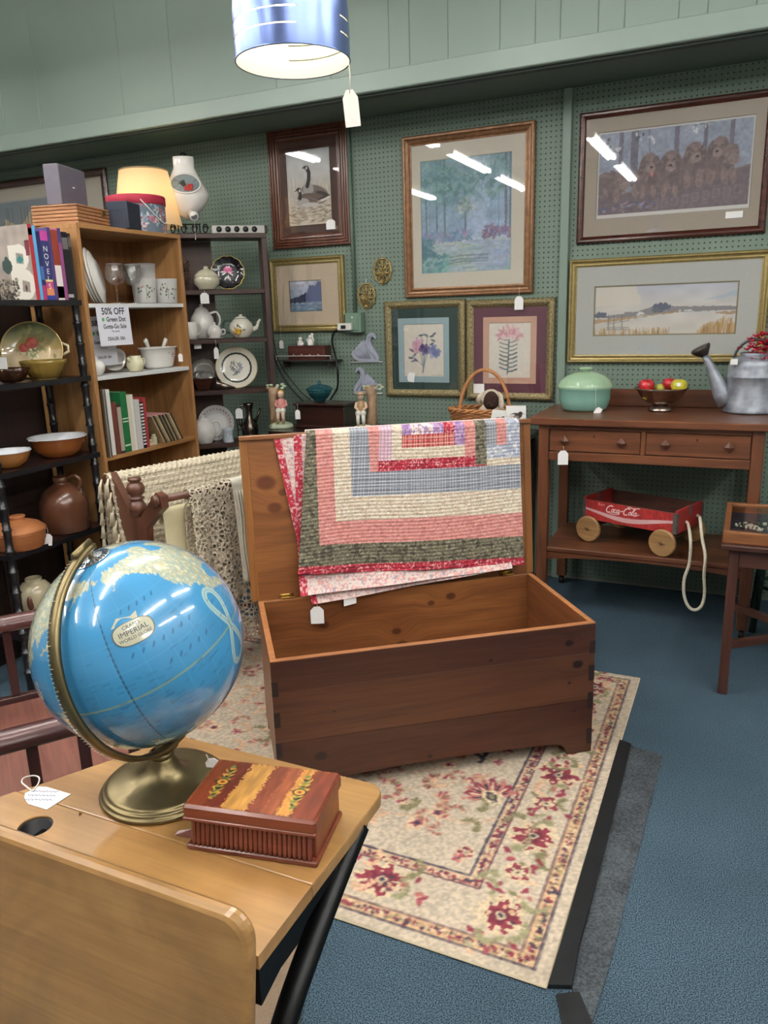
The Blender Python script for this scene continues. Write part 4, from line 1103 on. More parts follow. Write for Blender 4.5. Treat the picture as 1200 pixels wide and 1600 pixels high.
def slab(poly, z0, z1, r=.006):
    """extruded polygon with rounded top edge"""
    mb = MB(); n = len(poly); P = np.array(poly); c = P.mean(0)
    rings = [(1, z0), (1, z1-r)] + [(1-(r*(1-math.cos(a)))/.35, z1-r+r*math.sin(a)) for a in (math.pi/6, math.pi/3, math.pi/2)]
    v = []
    for k, z in rings: v += [(c[0]+(p[0]-c[0])*k, c[1]+(p[1]-c[1])*k, z) for p in P]
    f = [tuple(range(n-1, -1, -1)), tuple(range((len(rings)-1)*n, len(rings)*n))]
    for j in range(len(rings)-1): f += [(j*n+i, j*n+(i+1) % n, (j+1)*n+(i+1) % n, (j+1)*n+i) for i in range(n)]
    return mb.add(v, f)
slab(far_poly, DZ-.02, DZ).build('desk_lid', maple_x, desk)
# near fixed strip with an inkwell hole: two pieces around a ring
ink = pz(55, 1291, DZ); ir = .026
stripN = .632
xs0 = ex; 
hole = [(ink[0]+ir*math.cos(a), ink[1]+ir*math.sin(a)) for a in np.linspace(0, 2*math.pi, 33)]
mb = MB()
outer = []
xl_far = lx+(mx_-lx)*((seamY-.0005-ly)/(my_-ly)); xl_near = lx+(mx_-lx)*((stripN-ly)/(my_-ly))
sq = .045
def quadstrip():
    A = [(ink[0]-sq, stripN), (ink[0]+sq, stripN), (ink[0]+sq, seamY-.0005), (ink[0]-sq, seamY-.0005)]
    N = 32; hv = hole[:-1]
    ov = []
    for a in np.linspace(0, 2*math.pi, 33)[:-1]:
        dx, dy = math.cos(a), math.sin(a)
        k = min([sq/abs(dx) if abs(dx) > 1e-6 else 9, ((seamY-.0005-ink[1]) if dy > 0 else (ink[1]-stripN))/abs(dy) if abs(dy) > 1e-6 else 9])
        ov.append((ink[0]+dx*k, ink[1]+dy*k))
    v = [(*dl(*p), DZ) for p in ov]+[(*dl(*p), DZ) for p in hv]+[(*dl(*p), DZ-.02) for p in hv]
    f = [(i, (i+1) % N, N+(i+1) % N, N+i) for i in range(N)]+[(N+i, N+(i+1) % N, 2*N+(i+1) % N, 2*N+i) for i in range(N)]
    return v, f
mb.add(*quadstrip())
def rect_top(x0, x1):
    mb.box(x0+.8, x1+.8, stripN-.8, seamY-.0005-.8, DZ-.02, DZ)
rect_top(ink[0]+sq, DX1)
mb.add([(*dl(*q), z) for z in (DZ-.02, DZ) for q in ((xl_near, stripN), (ink[0]-sq, stripN), (ink[0]-sq, seamY-.0005), (xl_far, seamY-.0005))], [(3, 2, 1, 0), (4, 5, 6, 7), (0, 1, 5, 4), (2, 3, 7, 6), (3, 0, 4, 7)])
mb.build('inkwell_strip', maple_x, desk)
iron = mat('black_iron', '#0c0c0d', .38, .5, bump=.1)
lathe_part('inkwell', [(ir+.003, DZ-.021), (ir, DZ-.003), (ir-.003, DZ-.004), (ir-.003, DZ-.035), (.001, DZ-.036)], mat('inkwell_black', '#0a0a0b', .5), desk, c=(ink[0]+.8, ink[1]-.8, 0))
# book box under the top
B(-.9+.8, DX1-.03+.8, .66-.8, .95-.8, DZ-.11, DZ-.021, b=.002).build('book_box', mat('box_dark_wood', '#2b1d12', .6), desk)  # very dark brown wood
# seat back board facing the camera, leaning
mb = MB()
lean = .14; bt = .024; ztop, zbot = .812, .30
bx0, bx1, yT = -1.35, -.481, .628
n_ = 9; rc = .035
prof = []
for a in np.linspace(math.pi/2, -math.pi/2+.0, n_): pass
outline = [(bx0, zbot), (bx1, zbot)] + [(bx1-rc+rc*math.cos(a), ztop-rc+rc*math.sin(a)) for a in np.linspace(0, math.pi/2, 8)] + [(bx0, ztop)]
v = []; P = outline; n0 = len(P)
cxm, czm = (bx0+bx1)/2, (ztop+zbot)/2
layers = [(0.0, bt/2-.004), (0.0, .0)]
rnd = [(-bt/2, .009), (-bt/2+.003, .004), (-bt/2+.009, 0), (bt/2-.009, 0), (bt/2-.003, .004), (bt/2, .009)]
for yo, ins in rnd:
    for (x_, z_) in P:
        xi = x_-ins if x_ > cxm else x_; zi = z_-ins if z_ > czm else z_
        v.append((xi+.8, yT+yo-lean*(ztop-z_)-.8, zi))
f = [tuple(range(n0)), tuple(range((len(rnd)-1)*n0+n0-1, (len(rnd)-1)*n0-1, -1))]
for j in range(len(rnd)-1): f += [(j*n0+i, (j+1)*n0+i, (j+1)*n0+(i+1) % n0, j*n0+(i+1) % n0) for i in range(n0)]
mb.add(v, f).build('seat_back', maple_z, desk)
# cast iron side frame: plate under the top, curved leg and brace
fX = -.497
def side_frame(X):
    mb = MB()
    top = [(.64, .728), (.955, .728), (.945, .715), (.86, .71), (.78, .70), (.70, .685), (.64, .665)]
    mb.prism([(y-.8, z) for y, z in top[::-1]], X+.8-.006, X+.8+.006, 'YZ')
    leg = smooth_path([(X, .925, .726), (X+.003, .88, .712), (X+.005, .83, .69), (X+.006, .76, .65), (X+.005, .69, .595), (X, .645, .52), (X, .63, .4), (X, .64, .25), (X, .72, .08), (X, .80, .014)], 5)
    mb.tube([(q[0]+.8, q[1]-.8, q[2]) for q in leg], .019, 8, flat=.8, up=(1, 0, 0))
    leg2 = smooth_path([(X, .635, .28), (X, .61, .16), (X, .56, .05), (X, .50, .014)], 5)
    mb.tube([(q[0]+.8, q[1]-.8, q[2]) for q in leg2], .014, 8, flat=.6, up=(1, 0, 0))
    return mb
side_frame(fX).build('iron_side_frame', iron, desk); side_frame(-.95).build('iron_side_frame', iron, desk)
MB().tube([(fX+.8, .64-.8, .33), (-.95+.8, .64-.8, .33)], .012, 8).build('foot_rail', iron, desk)
# ------------------------------------------------------------------ hand-written tag lying on the desk
tp = [pz(*q, DZ+.001) for q in ((39, 1240), (60, 1229), (74, 1230), (111, 1241), (73, 1265), (44, 1256), (38, 1248))]
pc = np.mean(tp, 0)
lt = thing('written_price_tag', 'white handwritten price tag with looped string lying on the school desk', 'price tag', (pc[0], pc[1], DZ))
MB().prism([(q[0]-pc[0], q[1]-pc[1]) for q in tp[::-1]], .0004, .0014).build('card', MATS['tag_card'], lt)
mb = MB(); rw_ = random.Random(3)
u_ = (tp[3]-tp[0])[:2]; u_ = u_/np.linalg.norm(u_); w_ = np.array([-u_[1], u_[0]])
for r_ in range(3):
    pts = []
    for i in range(26):
        o_ = u_*(-.022+.0019*i)+w_*(.012-.011*r_+.0025*math.sin(i*1.9+r_)*rw_.uniform(.4, 1.2)); pts.append((o_[0], o_[1], .0017))
    mb.tube(pts, .0005, 4)
mb.build('handwriting', mat('blue_ink', '#6b6790', .7), lt)
lp = smooth_path([pz(*q, DZ+.002)-np.array([pc[0], pc[1], DZ]) for q in ((50, 1236), (40, 1228), (34, 1222), (38, 1215), (52, 1212), (61, 1215), (60, 1224), (52, 1236))], 5)
MB().tube([tuple(q) for q in lp], .0013, 6).build('string_loop', mat('tag_string', '#e6e2da', .8), lt)
# ------------------------------------------------------------------ cedar keepsake box
bFR, bFL, bBR = pz(496, 1358, DZ), pz(292, 1327.7, DZ), pz(545, 1278, DZ)
ba = math.atan2(bFR[1]-bFL[1], bFR[0]-bFL[0]); bw = float(np.linalg.norm(bFR-bFL)); bdp = .122; bh = .075
bu = np.array([math.cos(ba), math.sin(ba), 0]); bn = np.array([-math.sin(ba), math.cos(ba), 0])
bc = bFL+bu*bw/2+bn*bdp/2
cbx = thing('cedar_box', 'cedar keepsake box with fluted front and gilt flower decals on the school desk', 'box', (bc[0], bc[1], DZ+.0005), ba)
cedar_f = wood('cedar_red', '#5f2c1e', '#823f2a', .32, 'X', 1.5, coat=.3); cedar_d = wood('cedar_dark', '#5e2a1c', '#804030', .32, 'X', 1.5, coat=.3)
h2x, h2y = bw/2, bdp/2
B(-h2x, h2x, -h2y, h2y, 0, .009, b=.002).build('base', cedar_f, cbx)
B(-h2x+.004, h2x-.004, -h2y+.011, h2y-.002, .009, .05, b=.001).build('body', cedar_f, cbx)
nfl = 25
for i in range(nfl):
    x_ = -h2x+.008+(bw-.016)*(i+.5)/nfl
    pth = [(x_, -h2y+.0055-.002*math.cos(math.pi*t), .0095+.041*t) for t in np.linspace(0, 1, 7)]
    MB().tube(pth, .0037, 8).build('flute', cedar_d, cbx)
def lid_art():
    c = Canvas(bw, bdp, .0012, '#8f4a28', 51)
    for x0, x1, col in ((0, .045, '#7d3a20'), (.03, .06, '#6b2c1c'), (.058, .105, '#c08a45'), (.1, .128, '#7b3a24'), (.125, .15, '#8e4a2c'), (.148, .165, '#b97f3e'), (.163, .172, '#c08845'), (.17, .22, '#74331f')):
        c.poly([(x0/.21*bw, 0), (x1/.21*bw, 0), ((x1+.006)/.21*bw, bdp), ((x0+.004)/.21*bw, bdp)], col, jag=.01)
    c.mottle(.12, 40, 5); c.mottle(.08, 160, 8, 2)
    def decal(cx, cy, l):
        for k in range(-8, 9):
            y = cy+k*l/16; w = .010*(1-abs(k)/9.5)+.002
            c.ell(cx+.002*(k % 2), y, w, .0038, ('#2b2a1c', '#b98f3a', '#6c7a3a')[k % 3], rot=.5*(k % 3), jag=.4)
        for s in (-1, 1):
            for q in range(6):
                c.ell(cx+s*.006, cy+(q-2.5)*l/7, .0055, .0013, '#c9a24a', rot=s*.9, jag=.2)
        c.ell(cx, cy, .011, .009, '#2b2318'); c.ell(cx, cy, .0085, .0068, '#d0a040'); c.ell(cx, cy, .005, .004, '#c2652c'); c.ell(cx, cy, .002, .002, '#2b2318')
    decal(.033/.21*bw, bdp*.52, .085); decal(.166/.21*bw, bdp*.5, .085)
    return c
lidb = B(-h2x-.001, h2x+.001, -h2y-.001, h2y+.001, .051, bh, b=.004).build('box_lid', cedar_f, cbx)
color_grid('lid_veneer', lid_art(), lambda U, V: (-h2x+.003+(bw-.006)*U, -h2y+.003+(bdp-.006)*V, bh+.0004), painted('cedar_veneer', .3, coat=.5), lidb)
B(-h2x-.001, h2x+.001, -h2y-.002, -h2y+.004, .0495, .056, b=.0015).build('lid_moulding', cedar_d, cbx)
lf = pz(283, 1304, DZ)
wk = MB().add([(0, 0, .001), (.03, .004, .001), (.028, .012, .012), (.004, .006, .006), (.03, .01, .001)], [(0, 1, 2, 3), (0, 3, 4), (1, 4, 2), (3, 2, 4), (0, 4, 1)]).build('wood_chip_wedge', cedar_d, None, (lf[0]-.008, lf[1]-.006, DZ))
tag(wk, 'small dark wooden wedge lying against the left end of the cedar box', 'wedge')

# ================================================================== globe
gb = pz(258, 1230, DZ)
GR_ = .1605
_r = ray(219, 1004); _t = (gb[:2]@_r[:2])/(_r[:2]@_r[:2]); GC = CAM+_t*_r
gv = (CAM-GC)/np.linalg.norm(CAM-GC); gup = CM[1]-(CM[1]@gv)*gv; gup /= np.linalg.norm(gup); grt = np.cross(gup, gv)
ga_ = -.43*grt+.80*gup+.42*gv; ga_ /= np.linalg.norm(ga_)
globe = thing('desk_globe', 'blue desk globe tilted on a brass base and meridian arm, on the school desk', 'globe', (gb[0], gb[1], DZ+.0005))
GO = Vector(GC)-Vector((gb[0], gb[1], DZ+.0005))
def lonlat_canvas():
    c = Canvas(360, 180, .75, '#3d86b4', 71)
    P = lambda pts: [(x+180 if x+180 <= 360 else x-180, y+90) for x, y in pts]
    LAND, SH = '#aba88e', '#a9aa8e'
    lands = {
     'namerica': [(-168, 66), (-160, 71), (-140, 70), (-125, 70), (-110, 68), (-95, 72), (-85, 70), (-82, 66), (-94, 60), (-92, 57), (-80, 52), (-79, 62), (-72, 62), (-64, 59), (-56, 52), (-65, 48), (-60, 46), (-70, 42), (-75, 36), (-81, 31), (-80, 26), (-84, 30), (-95, 29), (-97, 22), (-90, 21), (-88, 16), (-83, 10), (-79, 8), (-86, 12), (-94, 16), (-105, 20), (-109, 26), (-113, 31), (-115, 30), (-110, 23), (-117, 33), (-124, 40), (-124, 48), (-133, 56), (-142, 60), (-152, 60), (-165, 54), (-158, 58), (-166, 62)],
     'greenland': [(-70, 78), (-45, 82), (-20, 80), (-25, 70), (-42, 60), (-52, 66)],
     'samerica': [(-79, 8), (-72, 12), (-60, 8), (-50, 0), (-35, -6), (-40, -20), (-55, -34), (-66, -45), (-70, -54), (-74, -45), (-71, -20), (-81, -5)],
     'africa': [(-17, 15), (-10, 30), (10, 37), (32, 31), (43, 12), (51, 11), (40, -5), (35, -22), (20, -34), (12, -15), (9, 4), (-8, 5)],
     'europe': [(-10, 36), (-9, 44), (0, 48), (8, 54), (5, 60), (15, 68), (28, 71), (60, 68), (60, 45), (40, 42), (28, 38), (15, 38), (3, 42)],
     'asia': [(28, 38), (60, 68), (75, 73), (105, 77), (130, 72), (160, 70), (179, 69), (179, 64), (163, 60), (156, 52), (160, 60), (143, 59), (136, 54), (141, 50), (130, 42), (127, 35), (122, 40), (119, 35), (122, 30), (116, 23), (108, 20), (106, 10), (103, 2), (100, 8), (98, 16), (90, 22), (80, 10), (73, 19), (67, 25), (57, 26), (48, 30), (58, 18), (45, 12), (35, 28)],
     'australia': [(114, -22), (122, -18), (130, -12), (137, -16), (142, -11), (146, -19), (153, -27), (150, -37), (140, -38), (130, -32), (116, -34)],
     'japan': [(130, 31), (136, 34), (141, 36), (141, 41), (145, 44), (140, 43), (139, 38), (132, 34)], 'sakhalin': [(142, 46), (144, 50), (143, 54), (142, 50)],
     'philip': [(120, 6), (126, 7), (123, 18), (120, 16)], 'borneo': [(109, 0), (118, 6), (116, -4)], 'sumatra': [(95, 5), (105, -5), (103, -4)], 'ngui': [(131, -1), (145, -5), (150, -10), (138, -8)], 'nz1': [(173, -35), (178, -38), (175, -41)], 'nz2': [(172, -41), (171, -45), (167, -46)], 'chuk': [(-180, 69), (-170, 66), (-176, 64), (-180, 65)]}
    for k, v in lands.items():
        c.poly(P(v), LAND, jag=2.5)
    isl = (c.a[..., 0] > .6)
    n = vnoise(c.nx, c.ny, 260, 130, 9)
    c.a = np.where((isl & (n > .6))[..., None], np.array(hexc('#94a294')), c.a)
    c.a = np.where((isl & (n < .28))[..., None], np.array(hexc('#c6c1a8')), c.a)
    # antarctica, shallow seas and lettering-like specks
    c.rect(0, 360, 0, 18, '#d5d2c4')
    c.mottle(.05, 18, 9)
    # graticule
    for lo in range(0, 361, 15): c.line([(lo, 0), (lo, 180)], .5, '#5fa3cc', .25)
    for la in range(15, 180, 15): c.line([(0, la), (360, la)], .5, '#5fa3cc', .25)
    c.line([(0, 90), (360, 90)], .9, '#8d9a74'); 
    for la in np.arange(10, 178, 3.0):
        c.line([(.45, la), (.45, la+1.5)], .75, '#1f2b36')
    # analemma in the eastern Pacific
    t = np.linspace(0, 2*math.pi, 60)
    ana = [(180-112+6.5*math.sin(2*a)*(1.0 if math.cos(a) < 0 else .8), 90+23.5*math.cos(a)) for a in t]
    ana = [(a[0], a[1]) for a in ana]
    c.line(ana, 3.0, '#d8d2b0'); c.line(ana, 1.7, '#7fa7b4'); c.line([(68, 80), (68, 100)], .5, '#33506a', .6)
    # island groups and names as fine specks
    r = np.random.RandomState(4)
    for _ in range(700):
        lo = r.uniform(130, 300); la = r.uniform(-38, 30); lo = lo % 360
        x_ = lo-180 if lo > 180 else lo+180
        if (la < 0 and (150 < lo < 230)) or r.rand() < .25:
            l = r.uniform(1, 5); c.line([(x_, la+90), (x_+l, la+90+r.uniform(-.4, .4))], .5, '#2f5270', .45)
    for nm, lo, la in (('NORTH', 195, 42), ('PACIFIC', 190, 20), ('OCEAN', 205, 8)):
        for i in range(len(nm)): c.line([(lo-180+i*6, la+90), (lo-180+i*6+1.4, la+91.6)], .7, '#23415c', .8)
    return c
gcv = lonlat_canvas()
# orientation: longitude facing the viewer
gA = Vector(ga_); 
lon_front = math.radians(-163)
gF = Vector(gv) - gA*Vector(gv).dot(gA); gF.normalize()           # equatorial direction facing the camera
gE = gA.cross(gF)                                                  # east of it
def gpt(lon, lat, r=GR_):
    lo = lon-lon_front
    return GO + (gF*math.cos(lo)+gE*math.sin(lo))*(r*math.cos(lat)) + gA*(r*math.sin(lat))
def gfn(U, V):
    lo = -math.pi+2*math.pi*U-lon_front; la = -math.pi/2+math.pi*V
    cF = np.cos(lo)*np.cos(la)*GR_; cE = np.sin(lo)*np.cos(la)*GR_; cA = np.sin(la)*GR_
    return tuple(GO[k]+gF[k]*cF+gE[k]*cE+gA[k]*cA for k in range(3))
gball = color_grid('globe_ball', gcv, gfn, painted('globe_print', .2, coat=.8), globe)
# cartouche
clo, cla = math.radians(-163), math.radians(31)
rot_c = math.radians(-4)
def cart(x_, y_, lift): 
    ca, sa = math.cos(rot_c), math.sin(rot_c); x_, y_ = x_*ca-y_*sa, x_*sa+y_*ca
    return tuple(gpt(clo+x_/(GR_*math.cos(cla+y_/GR_)), cla+y_/GR_, GR_+lift))
def cart_shape(k, lift, m, nm):
    ol = [(k*.030*math.copysign(abs(math.cos(a))**.7, math.cos(a)), k*.017*math.copysign(abs(math.sin(a))**.8, math.sin(a))) for a in np.linspace(0, 2*math.pi, 41)[:-1]]
    mb = MB(); v = [cart(0, 0, lift)]
    rings = (.33, .66, 1.0)
    for r_ in rings: v += [cart(a*r_, b*r_, lift) for a, b in ol]
    f = [(0, 1+i, 1+(i+1) % 40) for i in range(40)]
    for j in range(2): f += [(1+j*40+i, 1+(j+1)*40+i, 1+(j+1)*40+(i+1) % 40, 1+j*40+(i+1) % 40) for i in range(40)]
    return mb.add(v, f, True).build(nm, m, gball)
cart_shape(1.0, .0006, mat('cart_edge', '#4d5a5e', .3), 'cartouche_edge'); cart_shape(.93, .0009, mat('cart_cream', '#b9b59c', .25, coat=.5), 'cartouche')
mb = MB(); mb.add([cart(*q, .0005) for q in ((-.026, .015), (-.014, .027), (.004, .022), (.014, .026), (.012, .014))], [(0, 1, 2, 3, 4)]); mb.build('cartouche_scroll', mat('cart_scroll', '#b9b69a', .3), gball)
dk = mat('map_ink', '#23303c', .5)
for tx, sz, yy in (("CRAM'S", .0075, .0098), ('IMPERIAL', .0105, .0012), ('WORLD GLOBE', .0066, -.0072)):
    v_, f_ = text_verts(tx, sz)
    MB().add([cart(a, b+yy, .0012) for a, b in v_], f_).build('lettering', dk, gball)
# pole cap disc, meridian arm, base
gbrass = mat('globe_brass', '#75684a', .36, .9, var=.12, vscale=25)
def disc(lat0, r_l):
    mb = MB(); v = []; n = 32
    for la in np.linspace(math.pi/2-.0001, lat0, 5): v += [tuple(gpt(2*math.pi*i/n, la, GR_+r_l)) for i in range(n)]
    f = [(j*n+i, j*n+(i+1) % n, (j+1)*n+(i+1) % n, (j+1)*n+i) for j in range(4) for i in range(n)]
    return mb.add(v, f, True)
disc(math.radians(80), .0012).build('hour_ring', mat('hour_silver', '#c9ccd0', .2, .8), gball)
disc(math.radians(80.5), .0008)
for k in range(24): pass
mb = MB()
for k in range(24):
    a = 2*math.pi*k/24; mb.tube([gpt(a, math.radians(81), GR_+.0018), gpt(a, math.radians(84), GR_+.0018)], .0008, 4)
mb.build('hour_marks', dk, gball)
# meridian half ring: plane of axis and direction to the left, turned 36 deg toward the viewer
gl = Vector(-grt) - gA*Vector(-grt).dot(gA); gl.normalize()
gv2 = gA.cross(gl); 
if gv2.dot(Vector(gv)) < 0: gv2 = -gv2
mdir = (gl*math.cos(math.radians(58))+gv2*math.sin(math.radians(58))).normalized()
mperp = gA.cross(mdir).normalized()
Rm = GR_+.014
mb = MB(); v = []; n = 60
angs = np.linspace(math.radians(-4), math.radians(184), n)
for a in angs:
    d_ = gA*math.cos(a)+mdir*math.sin(a)
    for dr, dp in ((-.004, -.0075), (.003, -.0085), (.005, 0), (.003, .0085), (-.004, .0075)): v.append(tuple(GO+d_*(Rm+dr)+mperp*dp))
f = []
for i in range(n-1):
    for k in range(5): f.append((i*5+k, i*5+(k+1) % 5, (i+1)*5+(k+1) % 5, (i+1)*5+k))
f += [tuple(range(4, -1, -1)), tuple((n-1)*5+k for k in range(5))]
mb.add(v, f, True); arm = mb.build('meridian_arm', gbrass, globe)
mb = MB(); tk = mat('degree_marks', '#d9cfa6', .4, .3)
for i in range(0, 89):
    a = math.radians(3+i*2); d_ = gA*math.cos(a)+mdir*math.sin(a); l_ = .004 if i % 5 else .007
    mb.tube([GO+d_*(Rm+.0055)-mperp*(.008 if True else 0), GO+d_*(Rm+.0058)-mperp*(.008-l_)], .0004, 4)
mb.build('degree_marks', tk, arm)
MB().tube([GO+gA*(GR_-.002), GO+gA*(Rm+.006)], .0045, 10).build('axis_pin', gbrass, globe)
MB().tube([GO-gA*(GR_-.002), GO-gA*(Rm+.004)], .0045, 10).build('axis_pin', gbrass, globe)
# end block at the top
pe = GO+gA*(Rm+.004); mb = MB(); mb.tube([pe-mdir*.012, pe+mdir*.03], .009, 8, flat=.6); mb.build('arm_end_block', gbrass, arm)
# base: stepped dished disc, stem up to the arm
low = min(((GO+(gA*math.cos(a)+mdir*math.sin(a))*(Rm+.004)) for a in angs), key=lambda q: q.z)
lathe_part('base', [(.001, .0), (.1, .0), (.103, .002), (.1035, .005), (.1015, .008), (.0985, .0085), (.0985, .0115), (.0955, .014), (.0925, .0143), (.0922, .017), (.088, .0195), (.07, .0215), (.05, .025), (.037, .031), (.028, .041), (.021, .054), (.016, .066), (.001, .066)], gbrass, globe, n=48)
st_top = Vector((low.x, low.y, low.z+.004))
mb = MB(); mb.tube([Vector((0, 0, .06)), Vector((st_top.x*.3, st_top.y*.3, (st_top.z+.06)/2)), st_top], [.0155, .013, .009], 14); mb.build('stem', gbrass, globe)
lathe_part('stem_collar', [(.019, .058), (.021, .062), (.019, .067), (.014, .07)], gbrass, globe, n=20)
gt = pz(325, 1203, DZ+.02)
price_tag(globe, (gt[0]-.004, gt[1]+.004, DZ+.046), .012, .022, .032, face=(.45, -.89), twist=.9)

# ================================================================== slatted oak armchair at the left edge
ca_ = math.radians(54)
cdir = np.array([math.cos(ca_), math.sin(ca_), 0]); cnr = np.array([math.sin(ca_), -math.cos(ca_), 0])
ARM = .66
pf = pz(0, 965, ARM); pn = pz(0, 1146, ARM)
wdt = (pn-pf)@cnr
org = pf+cnr*wdt/2 
org = np.array([org[0], org[1], 0])
ach = thing('slatted_armchair', 'dark oak armchair with slatted arms behind the school desk', 'chair', (org[0], org[1], 0), ca_)
od = wood('armchair_oak', '#3a2120', '#573330', .3, 'X', 1.0, coat=.3); odz = wood('armchair_oak_z', '#2f1716', '#4a2624', .35, 'Z', 1.0, coat=.1)
hwd = wdt/2
XB, XF = -.30, .34
for s in (-1, 1):
    # local y+ is left of the chair direction = away from camera
    y_ = s*hwd
    MB().tube([(XB, y_, ARM-.03), (XB+.1, y_, ARM-.022), (XF-.1, y_, ARM-.022), (XF+.02, y_, ARM-.024)], .034, 12, flat=.72, up=(0, 1, 0)).build('arm', od, ach)
    for q in (XB+.02, XF-.03):
        wq = org+cdir*q+np.array([-cdir[1], cdir[0], 0])*y_; zf = .0096 if (RX0 < wq[0] < RX1 and RY0-.03 < wq[1]) else .001
        B(q-.02, q+.02, y_-.02, y_+.02, zf, ARM-.04, b=.003).build('leg', odz, ach)
    for q in np.linspace(XB+.10, XF-.12, 5): B(q-.012, q+.012, y_-.008, y_+.008, .405, ARM-.04, b=.001).build('slat', odz, ach)
    B(XB+.04, XF-.05, y_-.012, y_+.012, .34, .404, b=.002).build('seat_rail', od, ach)
seat_m = wood('armchair_seat', '#6d4238', '#8a5a4c', .35, 'Y', 1.0, coat=.3)
B(XB, XF-.06, -hwd+.021, hwd-.021, .365, .39, b=.004).build('seat', seat_m, ach)
B(XB-.02, XB+.02, -hwd+.021, hwd-.021, .80, .90, b=.006).build('back_rail', od, ach)
for s in (-1, 1): B(XB-.04, XB-.001, s*hwd-.02, s*hwd+.02, .001, .92, b=.003).build('back_post', odz, ach)
for q in np.linspace(-hwd+.08, hwd-.08, 7): B(XB-.008, XB+.008, q-.012, q+.012, .391, .80, b=.001).build('back_slat', odz, ach)
# ================================================================== framed pictures on the pegboard
FD = .026
def ring_mesh(x0, x1, z0, z1, prof):
    """mitred moulding: prof = list of (inset, y) from outside back to inside back"""
    mb = MB(); v = []
    for d, y in prof: v += [(x0+d, y, z0+d), (x1-d, y, z0+d), (x1-d, y, z1-d), (x0+d, y, z1-d)]
    f = []
    for j in range(len(prof)-1):
        for i in range(4): f.append((j*4+i, (j+1)*4+i, (j+1)*4+(i+1) % 4, j*4+(i+1) % 4))
    return mb.add(v, f)
def window_board(x0, x1, z0, z1, a0, a1, b0, b1, y, t=.0016):
    mb = MB()
    v = [(x0, y, z0), (x1, y, z0), (x1, y, z1), (x0, y, z1), (a0, y, b0), (a1, y, b0), (a1, y, b1), (a0, y, b1)]
    v += [(a0+t, y+t, b0+t), (a1-t, y+t, b0+t), (a1-t, y+t, b1-t), (a0+t, y+t, b1-t)]
    f = [(i, (i+1) % 4, 4+(i+1) % 4, 4+i) for i in range(4)]+[(4+i, 4+(i+1) % 4, 8+(i+1) % 4, 8+i) for i in range(4)]
    return mb.add(v, f)
PROF = {'step': lambda w: [(0, 0), (0, -FD*.85), (w*.05, -FD), (w*.16, -FD*1.0), (w*.2, -FD*.7), (w*.25, -FD*.9), (w*.36, -FD*.9), (w*.41, -FD*.6), (w*.46, -FD*.8), (w*.6, -FD*.8), (w*.65, -FD*.5), (w*.7, -FD*.7), (w*.82, -FD*.66), (w*.87, -FD*.45), (w, -FD*.5), (w, -.004)],
        'scoop': lambda w: [(0, 0), (0, -FD*.8), (w*.12, -FD), (w*.3, -FD*.98), (w*.42, -FD*.72), (w*.6, -FD*.62), (w*.78, -FD*.72), (w*.84, -FD*.55), (w, -FD*.5), (w, -.004)],
        'round': lambda w: [(0, 0), (0, -FD*.55), (w*.1, -FD*.8), (w*.3, -FD), (w*.55, -FD*.98), (w*.8, -FD*.75), (w, -FD*.5), (w, -.004)]}
def framed(name, label, quad, fw, fm, prof, mats_, pquad, canvas_fn, res=.0035, line=None, glass=True, extras=None):
    q = [py(*p, WY-FD) for p in quad]
    x0 = (q[0][0]+q[2][0])/2; x1 = (q[1][0]+q[3][0])/2; z1 = (q[0][2]+q[1][2])/2; z0 = (q[2][2]+q[3][2])/2
    r = [py(*p, WY-.012) for p in pquad]
    a0 = (r[0][0]+r[2][0])/2; a1 = (r[1][0]+r[3][0])/2; b1 = (r[0][2]+r[1][2])/2; b0 = (r[2][2]+r[3][2])/2
    cx = (x0+x1)/2
    T = thing(name, label, 'picture', (cx, WY-.001, z0))
    X0, X1, Z1 = x0-cx, x1-cx, z1-z0; A0, A1, B0, B1 = a0-cx, a1-cx, b0-z0, b1-z0
    ring_mesh(X0, X1, 0, Z1, PROF[prof](fw)).build('frame', fm, T)
    B(X0+.004, X1-.004, -.003, -.0005, .004, Z1-.004).build('backing_board', mat('kraft', '#7a664c', .9), T)
    # mats: list of (colour, margin around print of the opening)
    y = -.0105
    oX0, oX1, oZ0, oZ1 = X0+fw*.9, X1-fw*.9, fw*.9, Z1-fw*.9
    for i, (cm, g) in enumerate(mats_):
        window_board(oX0, oX1, oZ0, oZ1, A0-g, A1+g, B0-g, B1+g, y+i*.0018).build('mat_board', mat('mat_'+cm.strip('#'), cm, .9, var=.03, vscale=90), T)
    cv = Canvas(A1-A0+.004, B1-B0+.004, res, '#d9d4c8', len(name)+7)
    canvas_fn(cv)
    color_grid('print', cv, lambda U, V: (A0-.002+(A1-A0+.004)*U, -.0045, B0-.002+(B1-B0+.004)*V), painted('print_paper', .75), T)
    if glass: B(X0+fw*.85, X1-fw*.85, -.0128, -.0118, fw*.85, Z1-fw*.85).build('glass', pane(), T)
    if extras: extras(T, X0, X1, Z1, cx, z0)
    return T
walnut = wood('walnut_frame', '#4c2a1e', '#744530', .35, 'Z', 2.0, coat=.2)
bronze = mat('bronze_frame', '#7d583a', .35, .35, var=.25, vscale=40)
gold = mat('gold_frame', '#9c8a5a', .38, .6, var=.15, vscale=60)
goldorn = mat('ornate_gold', '#8d7f5c', .42, .6, var=.5, vscale=120, bump=1.0, bscale=110)
oxblood = wood('oxblood_frame', '#3a1a14', '#582a20', .25, 'X', 2.0, coat=.5)

